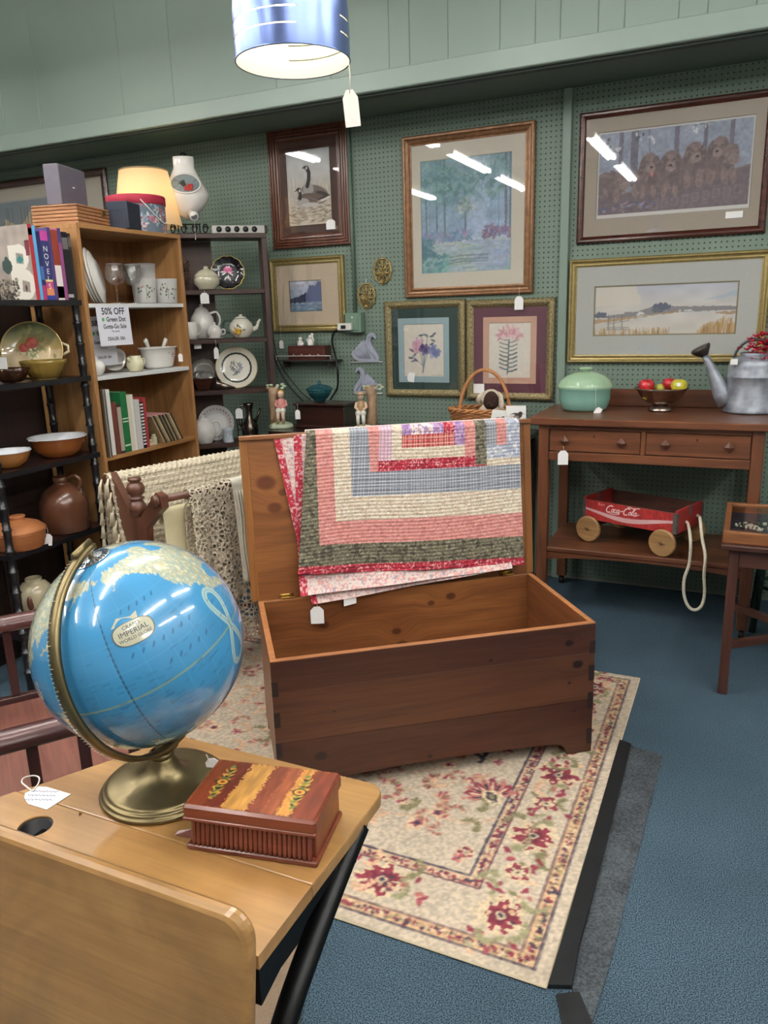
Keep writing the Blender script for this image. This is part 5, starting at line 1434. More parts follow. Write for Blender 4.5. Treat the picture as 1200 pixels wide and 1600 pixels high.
def art_geese(c):
    w, h = c.w, c.h
    c.grad(0, h, '#cfc4b2', '#c9ccd0'); c.mottle(.05, 9, 12)
    r = c.rng
    for _ in range(140):
        x = r.uniform(.0, w); y = r.uniform(.2*h, .5*h); c.line([(x, y), (x+r.uniform(-.012, .012), y+r.uniform(.03, .12)*h*1.4)], .0022, r.choice(['#b59a7a', '#a58a6c', '#c4ae90']), .6)
    for _ in range(120): c.ell(r.uniform(0, w), r.uniform(.03*h, .26*h), .012, .003, r.choice(['#8c7358', '#a38a70', '#6f5a48', '#b8a58c']), a=.6)
    # standing goose behind
    c.ell(.62*w, .44*h, .3*w, .085*h, '#7a6d66', rot=-.25); c.ell(.48*w, .48*h, .12*w, .085*h, '#a9a3a0'); c.ell(.8*w, .4*h, .16*w, .03*h, '#3f3836', rot=-.3)
    c.line([(.46*w, .52*h), (.5*w, .6*h), (.51*w, .69*h), (.47*w, .755*h)], .024, '#2c292b'); c.ell(.44*w, .765*h, .05*w, .022*h, '#2c292b'); c.ell(.46*w, .755*h, .02*w, .018*h, '#e4e0dc'); c.poly([(.4*w, .775*h), (.35*w, .76*h), (.4*w, .752*h)], '#222022')
    # resting goose in front
    c.ell(.55*w, .35*h, .33*w, .075*h, '#6c5b52', rot=-.1); c.ell(.34*w, .31*h, .15*w, .06*h, '#b0a9a6'); c.ell(.5*w, .275*h, .2*w, .028*h, '#c9c4be'); c.ell(.82*w, .33*h, .15*w, .022*h, '#e2ddd6', rot=.3); c.ell(.8*w, .35*h, .14*w, .014*h, '#3a3230', rot=.25)
    c.line([(.28*w, .37*h), (.29*w, .43*h), (.27*w, .48*h)], .022, '#2c292b'); c.ell(.26*w, .485*h, .055*w, .025*h, '#2c292b'); c.ell(.28*w, .47*h, .02*w, .02*h, '#e4e0dc'); c.poly([(.22*w, .49*h), (.15*w, .465*h), (.22*w, .468*h)], '#222022')
    for k in range(6): c.line([(.42*w+k*.06*w, .39*h-.006*k), (.55*w+k*.06*w, .35*h-.008*k)], .003, '#8d7b70', .8)
    for _ in range(60): c.ell(r.uniform(.02*w, .98*w), r.uniform(.06*h, .2*h), .009, .0022, r.choice(['#6e5844', '#9c866c']), a=.7)
def art_gold(c):
    w, h = c.w, c.h
    c.grad(0, h, '#6f86a0', '#c9c9d4'); c.mottle(.12, 14, 12)
    c.poly([(0, .42*h), (.3*w, .5*h), (.62*w, .66*h), (.62*w, .3*h), (0, .3*h)], '#2f3348', jag=.006)
    c.poly([(.5*w, .5*h), (.62*w, .85*h), (.78*w, .8*h), (.9*w, .95*h), (w, .9*h), (w, .3*h), (.5*w, .3*h)], '#6d7699', jag=.008)
    for k in range(8): c.rect(.05*w+.07*w*k, .08*w+.07*w*k, .33*h, .42*h+.02*h*k, '#525a7a', .8)
    for _ in range(60): c.ell(c.rng.uniform(0, w), c.rng.uniform(0, .28*h), .014, .003, c.rng.choice(['#8aa0b4', '#4f6f8c', '#a9b9c4', '#7c90a0']), a=.7)
    c.line([(0, 0), (w, 0), (w, h), (0, h), (0, 0)], .012, '#5a4f52')
def art_forest(c):
    w, h = c.w, c.h; r = c.rng
    c.grad(0, .3*h, '#7c9c9c', '#b7c0c8'); c.grad(.3*h, h, '#93a9c6', '#7f9fa8'); c.mottle(.1, 8, 10)
    c.poly([(.5*w, .28*h), (.58*w, h), (.78*w, h), (.72*w, .28*h)], '#b9c6dc', .45, jag=.03)
    for x, t, col in ((.06, .02, '#56766c'), (.1, .012, '#6f8f92'), (.18, .016, '#4f6a64'), (.27, .02, '#55705f'), (.36, .012, '#8099a4'), (.42, .01, '#8aa3b4'), (.5, .02, '#5b6a70'), (.78, .012, '#8494a8'), (.86, .014, '#7d8aa0'), (.94, .026, '#6a6070'), (.985, .02, '#566a78')):
        c.poly([(x*w-t*w*.5, .32*h+r.uniform(-.03, .02)*h), (x*w+t*w*.5, .31*h), (x*w+t*w*.3, h), (x*w-t*w*.6, h)], col, .85, jag=.004)
    for _ in range(260):
        x = r.beta(.9, 1.4); y = .62+.4*r.rand()**.7*(.6+.4*abs(x-.5)*2)
        c.ell(x*w, min(y, 1)*h, .028*r.uniform(.4, 1.2), .018*r.uniform(.4, 1.1), r.choice(['#5f8a86', '#4f7a72', '#7ea6a4', '#8fb0a8', '#6d94a0']), rot=r.uniform(0, 3), a=.6, jag=.7)
    for _ in range(50): c.ell((.5+r.normal()*.05)*w, (.58+r.normal()*.035)*h, .014, .007, r.choice(['#6f8a86', '#c7c9b8', '#8ea29c']), rot=r.uniform(0, 3), a=.7, jag=.5)
    for _ in range(150):
        x = r.rand(); y = .29+.06*r.rand()+(.05 if x > .72 else 0)*r.rand()
        if .56 < x < .7: continue
        c.ell(x*w, y*h, .018, .01, r.choice(['#6c7fb0', '#8a82a8', '#5a87a0', '#a893a8', '#7a96b0'] if x < .6 else ['#6d5876', '#8a6a80', '#7a6a90', '#a07c88']), rot=r.uniform(0, 3), a=.75, jag=.6)
    for _ in range(130):
        y = r.uniform(0, .27); x = r.rand()
        c.ell(x*w, y*h, .05, .006, r.choice(['#b9c0a4', '#8fa3b8', '#a9b8c8', '#6f9a94', '#c9cdb6', '#86a39a'] if x < .6 else ['#93a4c4', '#aab4d0', '#8b9cba', '#a8a8c0']), a=.6, rot=r.uniform(-.1, .1))
    for y in (.13, .1, .075): c.line([(.25*w, y*h), (.45*w, (y+.02)*h), (.75*w, (y+.015)*h)], .006, '#5d6a66', .7, jag=.6)
    for _ in range(70): c.ell(r.uniform(0, .3)*w, r.uniform(0, .16)*h, .016, .01, r.choice(['#5f9a96', '#447a80', '#7fb0a4']), a=.7, jag=.7)
    for _ in range(40): c.ell(r.uniform(0, .12)*w, r.uniform(.15, .3)*h, .02, .014, r.choice(['#3f6f7c', '#557f8c']), a=.7, jag=.7)
    c.a = c.a*.82+np.array(hexc('#c4cad6'))*.18; c.mottle(.06, 40, 50, 7)
def art_iris(c):
    w, h = c.w, c.h; r = c.rng
    c.a[:] = hexc('#ddd6c8'); c.mottle(.02, 20, 20)
    for x0, x1, y1 in ((.48, .36, .62), (.5, .52, .55), (.5, .66, .62), (.49, .22, .4), (.5, .6, .8), (.49, .45, .75)):
        c.line([(.47*w, .08*h), (x0*w, .2*h), ((x0+x1)/2*w, (.2+y1)/2*h), (x1*w, y1*h)], .0035, '#76868c')
    def pet(x, y, n, rx, cols):
        for k in range(n):
            a = k*6.28/n+r.uniform(0, .6); c.ell((x+.07*math.cos(a))*w, (y+.055*math.sin(a))*h, rx*w, rx*.55*w, r.choice(cols), rot=a, a=.8, jag=.3)
    pet(.36, .63, 8, .08, ['#d0a0b4', '#c48aa6', '#d8b4c2']); pet(.3, .55, 6, .07, ['#d4a8b6', '#c890a8']); pet(.52, .52, 8, .08, ['#5c4a78', '#74619a', '#493a66']); pet(.74, .47, 8, .1, ['#8288b4', '#6d74a4', '#9aa0c4'])
    for x, y in ((.2, .5), (.18, .36), (.24, .3), (.3, .32), (.7, .76), (.74, .68), (.76, .8), (.7, .62), (.44, .78), (.56, .78), (.28, .42)): c.ell(x*w, y*h, .06*w, .022*w, r.choice(['#5f6a74', '#747c8c', '#6a6078']), rot=r.uniform(-.8, .8), jag=.2)
    c.line([(.1*w, .03*h), (.3*w, .03*h)], .002, '#b0a898'); c.line([(.7*w, .03*h), (.95*w, .03*h)], .002, '#b0a898')
def art_lily(c):
    w, h = c.w, c.h; r = c.rng
    c.a[:] = hexc('#dcd5c9'); c.mottle(.02, 20, 20)
    c.line([(.45*w, .07*h), (.47*w, .3*h), (.49*w, .7*h)], .005, '#59656a')
    for i in range(16):
        y = .12+i*.037; s = -1 if i % 2 else 1
        c.line([(.47*w, y*h), ((.47+s*.1)*w, (y+.01)*h), ((.47+s*.2)*w, (y+.045)*h)], .0075-.0002*i, r.choice(['#4f5a5c', '#66747a', '#5a6668']), jag=.3)
    for x, y in ((.34, .83), (.48, .88), (.6, .86), (.42, .76), (.58, .78), (.66, .82), (.7, .76), (.28, .76)):
        for k in range(6):
            a = k*1.05+r.uniform(0, 1); c.ell((x+.055*math.cos(a))*w, (y+.045*math.sin(a))*h, .07*w, .022*w, r.choice(['#d59aa2', '#c98a96', '#dcb0b4', '#e0c0c0']), rot=a, a=.8, jag=.2)
    c.ell(.22*w, .78*h, .05*w, .02*w, '#cf9aa4', rot=.8)
def art_dogs(c):
    w, h = c.w, c.h; r = c.rng
    c.a[:] = hexc('#c9c6c2')
    m = .012
    c.rect(m, w-m, m+.008, h-m, '#8f99ab'); c.mottle(.1, 16, 10, 3)
    BR = ['#5d4a48', '#6b5652', '#4c3b3c', '#745f58']
    for x, t in ((.16, .03), (.25, .05), (.52, .03), (.7, .025), (.86, .03)):
        c.poly([(x*w-t*w/2, .35*h), (x*w+t*w/2, .35*h), (x*w+t*w/2, h-m), (x*w-t*w/2, h-m)], '#5f5a68', .9, jag=.005)
    for x, y in ((.08, .8), (.14, .76), (.28, .9), (.36, .86), (.1, .68), (.64, .92), (.7, .95), (.06, .9)):
        for k in range(5): c.ell((x+r.uniform(-.025, .025))*w, (y+r.uniform(-.04, .04))*h, .008, .005, r.choice(['#c9cdd0', '#39424c', '#e0e2e2']), rot=r.uniform(0, 3), jag=.3)
    c.line([(.02*w, .93*h), (.1*w, .78*h), (.16*w, .74*h)], .003, '#38353f'); c.line([(.62*w, .95*h), (.74*w, .97*h)], .003, '#38353f'); c.line([(.34*w, .99*h), (.35*w, .7*h)], .002, '#38353f')
    # wooden cart / ledge
    c.poly([(m, m+.008), (w-m, m+.008), (w-m, .48*h), (.6*w, .34*h), (m, .26*h)], '#65565a', jag=.006)
    c.poly([(.4*w, .03*h), (w-m, .1*h), (w-m, .26*h), (.4*w, .2*h)], '#6b5b60', jag=.004); c.line([(.0, .26*h), (.6*w, .34*h), (w, .48*h)], .006, '#7d6a62', .8)
    def fur(x, y, rx, ry, col, rot=0.0):
        c.ell(x*w, y*h, rx*w, ry*h, col, rot=rot, jag=.08)
        for _ in range(10):
            a = r.uniform(0, 6.28); q = r.uniform(.2, .85)
            c.ell((x+rx*q*math.cos(a))*w, (y+ry*q*math.sin(a))*h, rx*w*.3, ry*h*.14, r.choice(['#8b7770', '#6a5957', '#7d6a65', '#5f4f4f', '#9a877e']), rot=a+1, a=.45, jag=.3)
    def pup(x, y, s, turn=0.0, tongue=False):
        fur(x-.015, y-.17*s, .075*s, .17*s, '#6a5957'); fur(x+.045*s, y-.2*s, .05*s, .13*s, '#5f4f4f')
        fur(x, y, .056*s, .11*s, '#7c6963')
        for q in (-1, 1): fur(x+q*.05*s+turn*.01, y-.03*s, .02*s, .10*s, '#5c4c4b', q*.18)
        fur(x+turn*.02, y-.065*s, .03*s, .05*s, '#917e76')
        c.ell((x+turn*.026)*w, (y-.05*s)*h, .0105*w*s, .014*h*s, '#2b2224')
        for q in (-1, 1): c.ell((x+q*.02*s+turn*.012)*w, (y+.012)*h, .0045*w*s, .009*h*s, '#2a2122')
        if tongue: c.ell((x+.02)*w, (y-.125*s)*h, .010*w*s, .032*h*s, '#c4706a', rot=.2)
        for q in (-1, 1): fur(x+q*.035*s, y-.32*s, .017*s, .075*s, '#84716a', q*.1)
    fur(.1, .4, .12, .15, '#675755'); fur(.17, .43, .05, .1, '#75635f'); fur(.2, .37, .03, .05, '#8d7a72'); fur(.14, .26, .022, .085, '#7b6963'); fur(.27, .31, .028, .085, '#84716a')
    pup(.35, .6, 1.0, .6, True); pup(.49, .6, 1.02, 0); pup(.635, .67, 1.0, .8); pup(.79, .7, .98, -.6); fur(.86, .63, .05, .09, '#75645f'); fur(.88, .55, .035, .06, '#8a7770')
    for x in (.6, .68, .74, .83, .88): fur(x, .38, .022, .095, '#7f6c66', .15)
    for k in range(9): c.line([((.38+.065*k)*w, (.08+.012*k)*h), ((.38+.065*k)*w, (.17+.012*k)*h), ((.415+.065*k)*w, (.17+.012*k)*h), ((.415+.065*k)*w, (.085+.012*k)*h), ((.38+.065*k)*w, (.08+.012*k)*h)], .004, '#8a7a7c', .7)
    for _ in range(40): c.ell(r.uniform(.03, .4)*w, r.uniform(.06, .18)*h, .009, .006, r.choice(['#7a86b0', '#5b4c58', '#8e7f86', '#4a5478']), a=.8, jag=.5)
    c.a = c.a*.8+np.array(hexc('#b3abb6'))*.2; c.mottle(.07, 60, 36, 9)  # pale veil blended into the print for milky reflections on its glass
    for x0, x1, y0, y1 in ((0, m, 0, h), (w-m, w, 0, h), (0, w, 0, m+.008), (0, w, h-m, h)): c.rect(x0, x1, y0, y1, '#cbc8c4')
    c.line([(0, 0), (w, 0), (w, h), (0, h), (0, 0)], .006, '#3f3a38')
def art_marsh(c):
    w, h = c.w, c.h; r = c.rng
    c.grad(0, .5*h, '#cdc6bb', '#cbc8c6'); c.grad(.5*h, h, '#cfc9c0', '#b9bcc8'); c.mottle(.04, 10, 6)
    c.poly([(0, .6*h), (0, h), (.3*w, h), (.35*w, .62*h)], '#d6cdbb', .7, jag=.01)
    c.poly([(.75*w, .66*h), (w, .72*h), (w, .86*h), (.9*w, .76*h)], '#9fb4c6', .6, jag=.01)
    c.poly([(.05*w, .44*h), (.2*w, .47*h), (.32*w, .47*h), (.42*w, .56*h), (.5*w, .62*h), (.58*w, .56*h), (.72*w, .55*h), (w, .53*h), (w, .46*h), (.6*w, .44*h), (.4*w, .4*h), (.1*w, .34*h)], '#7d7a7e', .85, jag=.006)
    c.ell(.485*w, .55*h, .06*w, .085*h, '#5b6172', jag=.3); c.ell(.45*w, .5*h, .03*w, .05*h, '#666a74', jag=.3)
    c.poly([(.0, .32*h), (.22*w, .36*h), (.45*w, .42*h), (.62*w, .47*h), (.62*w, .44*h), (.4*w, .38*h), (.2*w, .3*h), (0, .24*h)], '#a98760', .8, jag=.008); c.poly([(.85*w, .42*h), (w, .44*h), (w, .38*h), (.87*w, .39*h)], '#a48362', .8, jag=.006)
    c.ell(.05*w, .42*h, .05*w, .06*h, '#5f6470', jag=.3)
    for k in range(120): 
        x = r.uniform(0, .55); c.line([(x*w, 0), ((x+r.uniform(-.008, .008))*w, r.uniform(.04, .16)*h)], .0025, r.choice(['#a97c3e', '#c09a5a', '#8c6a3c']), .8)
    for k in range(110):
        x = r.uniform(.74, 1); hh = .12+.26*(1-abs(x-.93)/.2); c.line([(x*w, 0), ((x+r.uniform(-.012, .012))*w, hh*h*r.uniform(.5, 1))], .0025, r.choice(['#a97c3e', '#c09a5a', '#8c6a3c']), .8)
    c.poly([(.09*w, .4*h), (.23*w, .44*h), (.22*w, .49*h), (.16*w, .52*h), (.1*w, .46*h)], '#c8c4bc')
    for x in (.11, .15, .21): c.line([(x*w, .42*h), (x*w, .12*h)], .004, '#6e6a68')
    for y in (.24, .16, .12): c.line([(.1*w, y*h), (.26*w, (y+.06)*h if y > .2 else y*h)], .004, '#8a8684')
    c.poly([(.31*w, .4*h), (.37*w, .42*h), (.36*w, .46*h), (.33*w, .47*h)], '#d4d1cc'); c.rect(.32*w, .36*w, .34*h, .4*h, '#b6b4b2')
    for _ in range(6): c.ell(r.uniform(.5, .7)*w, .47*h, .006, .004, '#d8d5d0')
    c.line([(0, 0), (w, 0), (w, h), (0, h), (0, 0)], .008, '#6a5a40')
def art_left(c):
    w, h = c.w, c.h; r = c.rng
    c.grad(0, h, '#b98d58', '#c7b9a0'); c.mottle(.1, 10, 8)
    c.poly([(.5*w, .2*h), (.62*w, .75*h), (.7*w, .6*h), (.8*w, .9*h), (.95*w, .7*h), (.95*w, h), (.4*w, h), (.45*w, .5*h)], '#6d7c8a', .8, jag=.02)
    c.poly([(.55*w, 0), (.7*w, .55*h), (.85*w, .62*h), (.98*w, .4*h), (w, 0)], '#c08a4c', .9, jag=.02)
    for _ in range(14): x = r.uniform(.3, 1); c.line([(x*w, .3*h), (x*w+.01, .9*h)], .006, '#4f565c', .7)
    c.line([(0, 0), (w, 0), (w, h), (0, h), (0, 0)], .012, '#e0dccf')
def sticker(T, x, z, w, h, m='tag_card'):
    B(x-w/2, x+w/2, -.0138, -.0129, z, z+h).build('sticker', MATS[m], T)
def ex_goose(T, X0, X1, Z1, cx, z0):
    price_tag(T, (X1-.13+cx, WY-.0165, z0+.15), .006, .06, .055, face=(0, -1)); sticker(T, X1-.095, .085, .024, .022, 'kraft')
framed('goose_picture', 'geese print in brown mat and stepped walnut frame', ((417, 203), (541, 188), (425, 388), (547, 383)), .075, walnut, 'step', [('#4d332d', .0)], ((447, 235), (515, 230), (450, 353), (518, 350)), art_geese, extras=ex_goose)
framed('train_picture', 'small blue landscape in wide beige mat and bright gold frame', ((417, 404), (534, 399), (428, 521), (540, 515)), .042, gold, 'scoop', [('#c7b59e', .0)], ((451, 439), (502, 437), (453, 488), (503, 486)), art_gold, .004,
       extras=lambda T, X0, X1, Z1, cx, z0: price_tag(T, (X0+.06+cx, WY-FD-.002, z0+.06), .11, .03, .05, face=(0, -1)))
framed('forest_picture', 'large misty blue forest print in bronze wooden frame', ((624, 216), (835, 185.5), (635, 465.5), (832.5, 457.5)), .052, bronze, 'scoop', [('#cbc3b4', .003), ('#a9b4b0', .0)], ((655, 254), (798, 236), (661, 428), (799, 420)), art_forest, .0035,
       extras=lambda T, X0, X1, Z1, cx, z0: price_tag(T, (X1-.07+cx, WY-FD-.006, z0+.03), .045, .048, .07, face=(0, -1)))
framed('iris_picture', 'purple iris print in dark green mat and ornate gold frame', ((595.5, 472.5), (724.5, 466), (606, 622), (727, 619)), .043, goldorn, 'round', [('#2c423e', .035), ('#9ab0b5', .0)], ((629, 507), (692, 505), (632, 589), (694, 588)), art_iris, .0035,
       extras=lambda T, X0, X1, Z1, cx, z0: price_tag(T, (X0+.14+cx, WY-.017, z0+.12), .002, .055, .045, face=(0, -1), twist=1.4))
framed('lily_picture', 'pink lily print in burgundy mat and ornate gold frame', ((726.5, 471), (866, 462.5), (729, 626), (864, 626)), .043, goldorn, 'round', [('#653b49', .033), ('#c9a18c', .0)], ((763, 505), (829, 503), (763, 591), (829, 590)), art_lily, .0035)
framed('puppies_picture', 'brown puppies print in taupe mat and thin oxblood frame', ((905, 177), (1207, 136), (900, 383.5), (1204, 361)), .034, oxblood, 'round', [('#a3978a', .0)], ((934, 208), (1182, 177), (931, 345), (1172, 323)), art_dogs, .0033,
       extras=lambda T, X0, X1, Z1, cx, z0: sticker(T, X1-.14, .075, .075, .03))
framed('marsh_picture', 'wide watercolour of a marsh and dock in gold frame', ((888, 407), (1204, 388), (887, 567), (1196, 566)), .04, gold, 'scoop', [('#b4b5b0', .005), ('#8d8468', .0)], ((929, 449), (1154, 439), (928, 525), (1149, 520)), art_marsh, .0035)
framed('autumn_picture', 'autumn landscape in dark red wooden frame behind the bookcase', ((-200, 308), (168, 264), (-190, 470), (176, 440)), .05, oxblood, 'round', [('#b9b0a0', .0)], ((-130, 330), (104, 305), (-124, 440), (112, 412)), art_left, .006)

# ------------------------------------------------------------------ brass candle sconces
def sconce(px_, label):
    p = py(*px_, WY-.004)
    t = thing('brass_sconce', label, 'sconce', (p[0], WY-.001, p[2]), 0, 'pierced brass sconces on the pegboard')
    b_ = mat('pierced_brass', '#a8925f', .35, .6, var=.3, vscale=90)
    rx, rz = .056, .068
    MB().tube([((rx+.002*math.cos(a*10))*math.cos(a), -.006, (rz+.002*math.cos(a*10))*math.sin(a)) for a in np.linspace(0, 2*math.pi, 60, endpoint=False)], .005, 6, closed=True).build('rim', b_, t)
    mb = MB()
    for k in range(10):
        a = 2*math.pi*k/10; cx, cz = .037*math.cos(a), .045*math.sin(a)
        mb.tube([(cx+.013*math.cos(q+a)*1.15, -.006, cz+.013*math.sin(q+a)) for q in np.linspace(0, 2*math.pi, 12, endpoint=False)], .0032, 5, closed=True)
    for k in range(7):
        a = 2*math.pi*k/7+.2; cx, cz = .019*math.cos(a), .023*math.sin(a)
        mb.tube([(cx+.009*math.cos(q+a), -.007, cz+.010*math.sin(q+a)) for q in np.linspace(0, 2*math.pi, 10, endpoint=False)], .0028, 5, closed=True)
    for k in range(6):
        a = 2*math.pi*k/6+.4; mb.tube([(.0, -.006, 0), (.02*math.cos(a), -.009, .024*math.sin(a)), (.045*math.cos(a+.4), -.006, .055*math.sin(a+.4))], .004, 6)
    mb.build('filigree', b_, t)
    MB().tube([(0, -.008, -.03), (0, -.03, -.045), (0, -.045, -.04), (0, -.05, -.028)], .004, 6).build('arm', b_, t)
    lathe_part('candle_cup', [(.005, -.03), (.013, -.026), (.014, -.008), (.012, -.008), (.011, -.024), (.001, -.026)], b_, t, c=(0, -.05, .002), n=14)
    lathe_part('drip_finial', [(.001, -.085), (.006, -.078), (.003, -.068), (.014, -.06), (.003, -.05)], b_, t, c=(0, -.012, 0), n=12)
    MB().tube([(0, -.002, .068), (0, -.004, .095)], .002, 5).build('hook', white_metal, t)
    return t
sconce((598, 423), 'upper right pierced brass sconce beside the forest picture'); sconce((573, 462), 'lower left pierced brass sconce above the outlet box')
# ------------------------------------------------------------------ pale swan plaques
sw_m = mat('swan_lilac', '#a3a6b6', .5, var=.08, vscale=30)
def swan(px_, label, mirror=1, s=.19):
    p = py(*px_, WY-.006)
    t = thing('swan_plaque', label, 'plaque', (p[0], WY-.001, p[2]), 0, 'swan plaques on the pegboard')
    ol = [(.1, .16), (.28, .06), (.62, .03), (.97, .06), (.99, .16), (.93, .3), (.84, .42), (.74, .56), (.70, .7), (.73, .8), (.80, .82), (.85, .76), (.9, .75), (.88, .85), (.82, .93), (.72, .94), (.62, .88), (.56, .76), (.52, .64), (.46, .74), (.42, .66), (.36, .68), (.34, .6), (.27, .6), (.26, .52), (.18, .5), (.17, .42), (.08, .4), (.02, .3)]
    P = [((x-.5)*s*mirror, (z-.45)*s) for x, z in ol]
    if mirror < 0: P = P[::-1]
    MB().prism(P, -.016, -.002, 'XZ').build('body', sw_m, t)
    for k in range(8):
        x0, z0 = .12+.055*k, .16-.004*k; x1, z1 = .1+.062*k, .36+.035*k
        MB().tube([((x0+.2-.5)*s*mirror, -.017, (z0-.45)*s), (((x0+x1)/2+.1-.5)*s*mirror, -.02, ((z0+z1)/2-.45)*s), ((x1-.5)*s*mirror, -.017, (z1-.45)*s)], [.0025, .006, .003], 6).build('feather', sw_m, t)
    MB().tube([((x-.5)*s*mirror, -.017, (z-.45)*s) for x, z in ((.88, .14), (.78, .3), (.66, .44), (.6, .6), (.62, .76), (.7, .86), (.8, .87))], [.004, .006, .007, .007, .006, .006, .004], 6).build('neck_ridge', sw_m, t)
    MB().tube([(-.55*s, -.008, -.42*s), (.58*s, -.008, -.40*s)], .0035, 6).build('hanging_rod', white_metal, t)
    return t
swan((571, 545), 'upper pale lilac swan plaque facing right', 1); swan((573, 596), 'lower pale lilac swan plaque facing left behind the figurine', -1, .175)
# ------------------------------------------------------------------ wire shelf with a small wooden chest of drawers and two porcelain figures
wp0, wp1 = py(432, 562, WY-.10), py(512, 562, WY-.10)
wsh = thing('wire_shelf', 'small dark bracket shelf with wire front rail on the pegboard', 'shelf', ((wp0[0]+wp1[0])/2, WY-.001, wp0[2]))
ww = (wp1[0]-wp0[0])/2
B(-ww, ww+.05, -.105, -.002, -.012, -.004, b=.001).build('board', mat('shelf_dark', '#38322c', .6), wsh)
MB().tube([(-ww, -.1, -.004), (-ww, -.1, .022), (ww+.02, -.1, .022), (ww+.02, -.1, -.004)], .0022, 6).build('wire_rail', white_metal, wsh)
for s in (-ww+.04, ww): B(s-.003, s+.003, -.09, -.002, -.05, -.0121, b=.001).build('bracket', MATS['shelf_dark'], wsh)
bxx = (wp0[0]+wp1[0])/2
wz = wp0[2]-.004
sbx = thing('tiny_chest_of_drawers', 'tiny reddish wooden chest with small knobs on the wire shelf', 'box', (bxx+.03, WY-.052, wz+.0006))
swd = wood('small_box_wood', '#3c1c17', '#5c2c22', .45, 'X', 2.0)
B(-.13, .13, -.04, .04, 0, .085, b=.002).build('body', swd, sbx)
for k in range(4):
    d_ = B(-.115+.058*k, -.062+.058*k, -.043, -.0401, .012, .06, b=.001).build('drawer', swd, sbx)
    MB().sphere((-.0885+.058*k, -.046, .03), .007, .005, .007, 10, 6).build('knob', mat('small_knob', '#a67c5c', .4), d_)
porc = mat('white_porcelain', '#e6e2dc', .15, var=.04, vscale=20, coat=.5)
def mini(dx, h, label, bells):
    t = thing('porcelain_figure', label, 'figurine', (bxx+.03+dx, WY-.052, wz+.0862))
    lathe_part('body', [(.001, 0), (.02, 0), (.022, .01), (.016, h*.45), (.008, h*.6)], porc, t, n=16)
    MB().sphere((0, 0, h*.75), .013, nu=12, nv=8).build('head', porc, t)
    if bells:
        MB().tube([(-.018, 0, h*.2), (-.022, -.006, h*.5), (-.008, -.006, h*.62)], .006, 7).tube([(.018, 0, h*.2), (.024, -.006, h*.5), (.01, -.006, h*.95)], .006, 7).build('arms', porc, t)
        MB().sphere((.012, 0, h*.95), .010, nu=10, nv=6).build('hat', porc, t)
    else:
        MB().tube([(-.016, -.01, h*.5), (0, -.018, h*.35), (.016, -.01, h*.5)], .0055, 7).build('arms', porc, t)
mini(-.06, .052, 'small plain white porcelain figure on the tiny wooden chest', False); mini(.012, .068, 'taller white porcelain figure with raised arm on the tiny wooden chest', True)
# ------------------------------------------------------------------ outlet box, conduit and cords
p = py(551, 497, WY-.05); ob = thing('outlet_box', 'green painted outlet box with white plug adapter on the pegboard', 'outlet', (p[0], WY-.001, p[2]))
gbx = mat('outlet_green', '#6f8a78', .45)
B(-.05, .055, -.055, -.001, -.085, .03, b=.003).build('box', gbx, ob)
B(-.045, .04, -.058, -.0551, -.07, .025, b=.001).build('cover_plate', gbx, ob)
ad = B(-.085, .005, -.09, -.0581, -.07, -.028, b=.004).build('plug_adapter', mat('adapter_white', '#dcdad2', .4), ob)
B(-.06, -.028, -.0915, -.0901, -.06, -.04).build('label_panel', mat('adapter_black', '#1d1d1f', .4), ad)
MB().sphere((0, -.058, .004), .006, .002, .006).build('screw', white_metal, ob)
p2 = py(551, 200, WY-.012)
MB().tube([(0.0, -.014, .03), (0.0, -.014, SZ+.008-p[2])], .010, 8).build('conduit', mat('conduit_green', '#5c7263', .5, bump=.6, bscale=60), ob)
cord = mat('black_cord', '#121212', .45)
def cable(name, pts, r, label):
    P = smooth_path(pts, 6); o = np.array(P[0]); mb = MB().tube([tuple(q-o) for q in P], r, 7)
    c_ = mb.build(name, cord, None, tuple(o)); return tag(c_, label, 'cable')
pp = lambda x, y, d=.02: py(x, y, WY-d)
cable('black_wall_cable', [pp(531, 514, .075), pp(522, 520, .05), pp(519, 535, .015), pp(525, 560, .12), pp(528, 585, .13), pp(527, 605, .02), pp(520, 618, .02), pp(514, 628, .02)], .0065, 'thick black cord looping from the plug adapter down past the wire shelf')
# ================================================================== black bamboo-turned etagere at the left
EX0, EX1, EY0, EY1 = -2.855, -2.6, 2.03, 2.562
et = thing('black_etagere', 'black open etagere with bamboo-turned posts holding pottery and books', 'shelf unit', ((EX0+EX1)/2, (EY0+EY1)/2, 0))
ecx, ecy = (EX0+EX1)/2, (EY0+EY1)/2
ebl = mat('ebonised', '#17161a', .3, coat=.2); emah = wood('etagere_shelf', '#241214', '#38201f', .3, 'Y', 1.0, coat=.2)
EZ = [1.595, 1.278, .942, .612, .27]
for x_ in (EX0+.018, EX1-.018):
    for y_ in (EY0+.018, EY1-.018):
        prof = [(.001, .001), (.014, .001)]
        z = .02
        while z < EZ[0]-.03:
            prof += [(.0155, z), (.0145, z+.035), (.0165, z+.075), (.021, z+.081), (.0165, z+.087)]; z += .0875
        prof += [(.0155, EZ[0]-.024), (.001, EZ[0]-.023)]
        MB().lathe(prof, 14, (x_-ecx, y_-ecy, 0)).build('post', ebl, et)
for z in EZ:
    s_ = B(EX0-ecx, EX1-ecx, EY0-ecy, EY1-ecy, z-.02, z, b=.002).build('shelf', emah, et)
    MB().box(EX1-ecx-.001, EX1-ecx+.003, EY0-ecy, EY1-ecy, z-.021, z+.001).box(EX0-ecx, EX1-ecx, EY0-ecy-.003, EY0-ecy+.001, z-.021, z+.001).build('edge_band', ebl, s_)
def on_et(px_, z, X=-2.72):
    p = pz(*px_, z) if X is None else pxx(*px_, X); return (p[0], p[1], z+.0006)
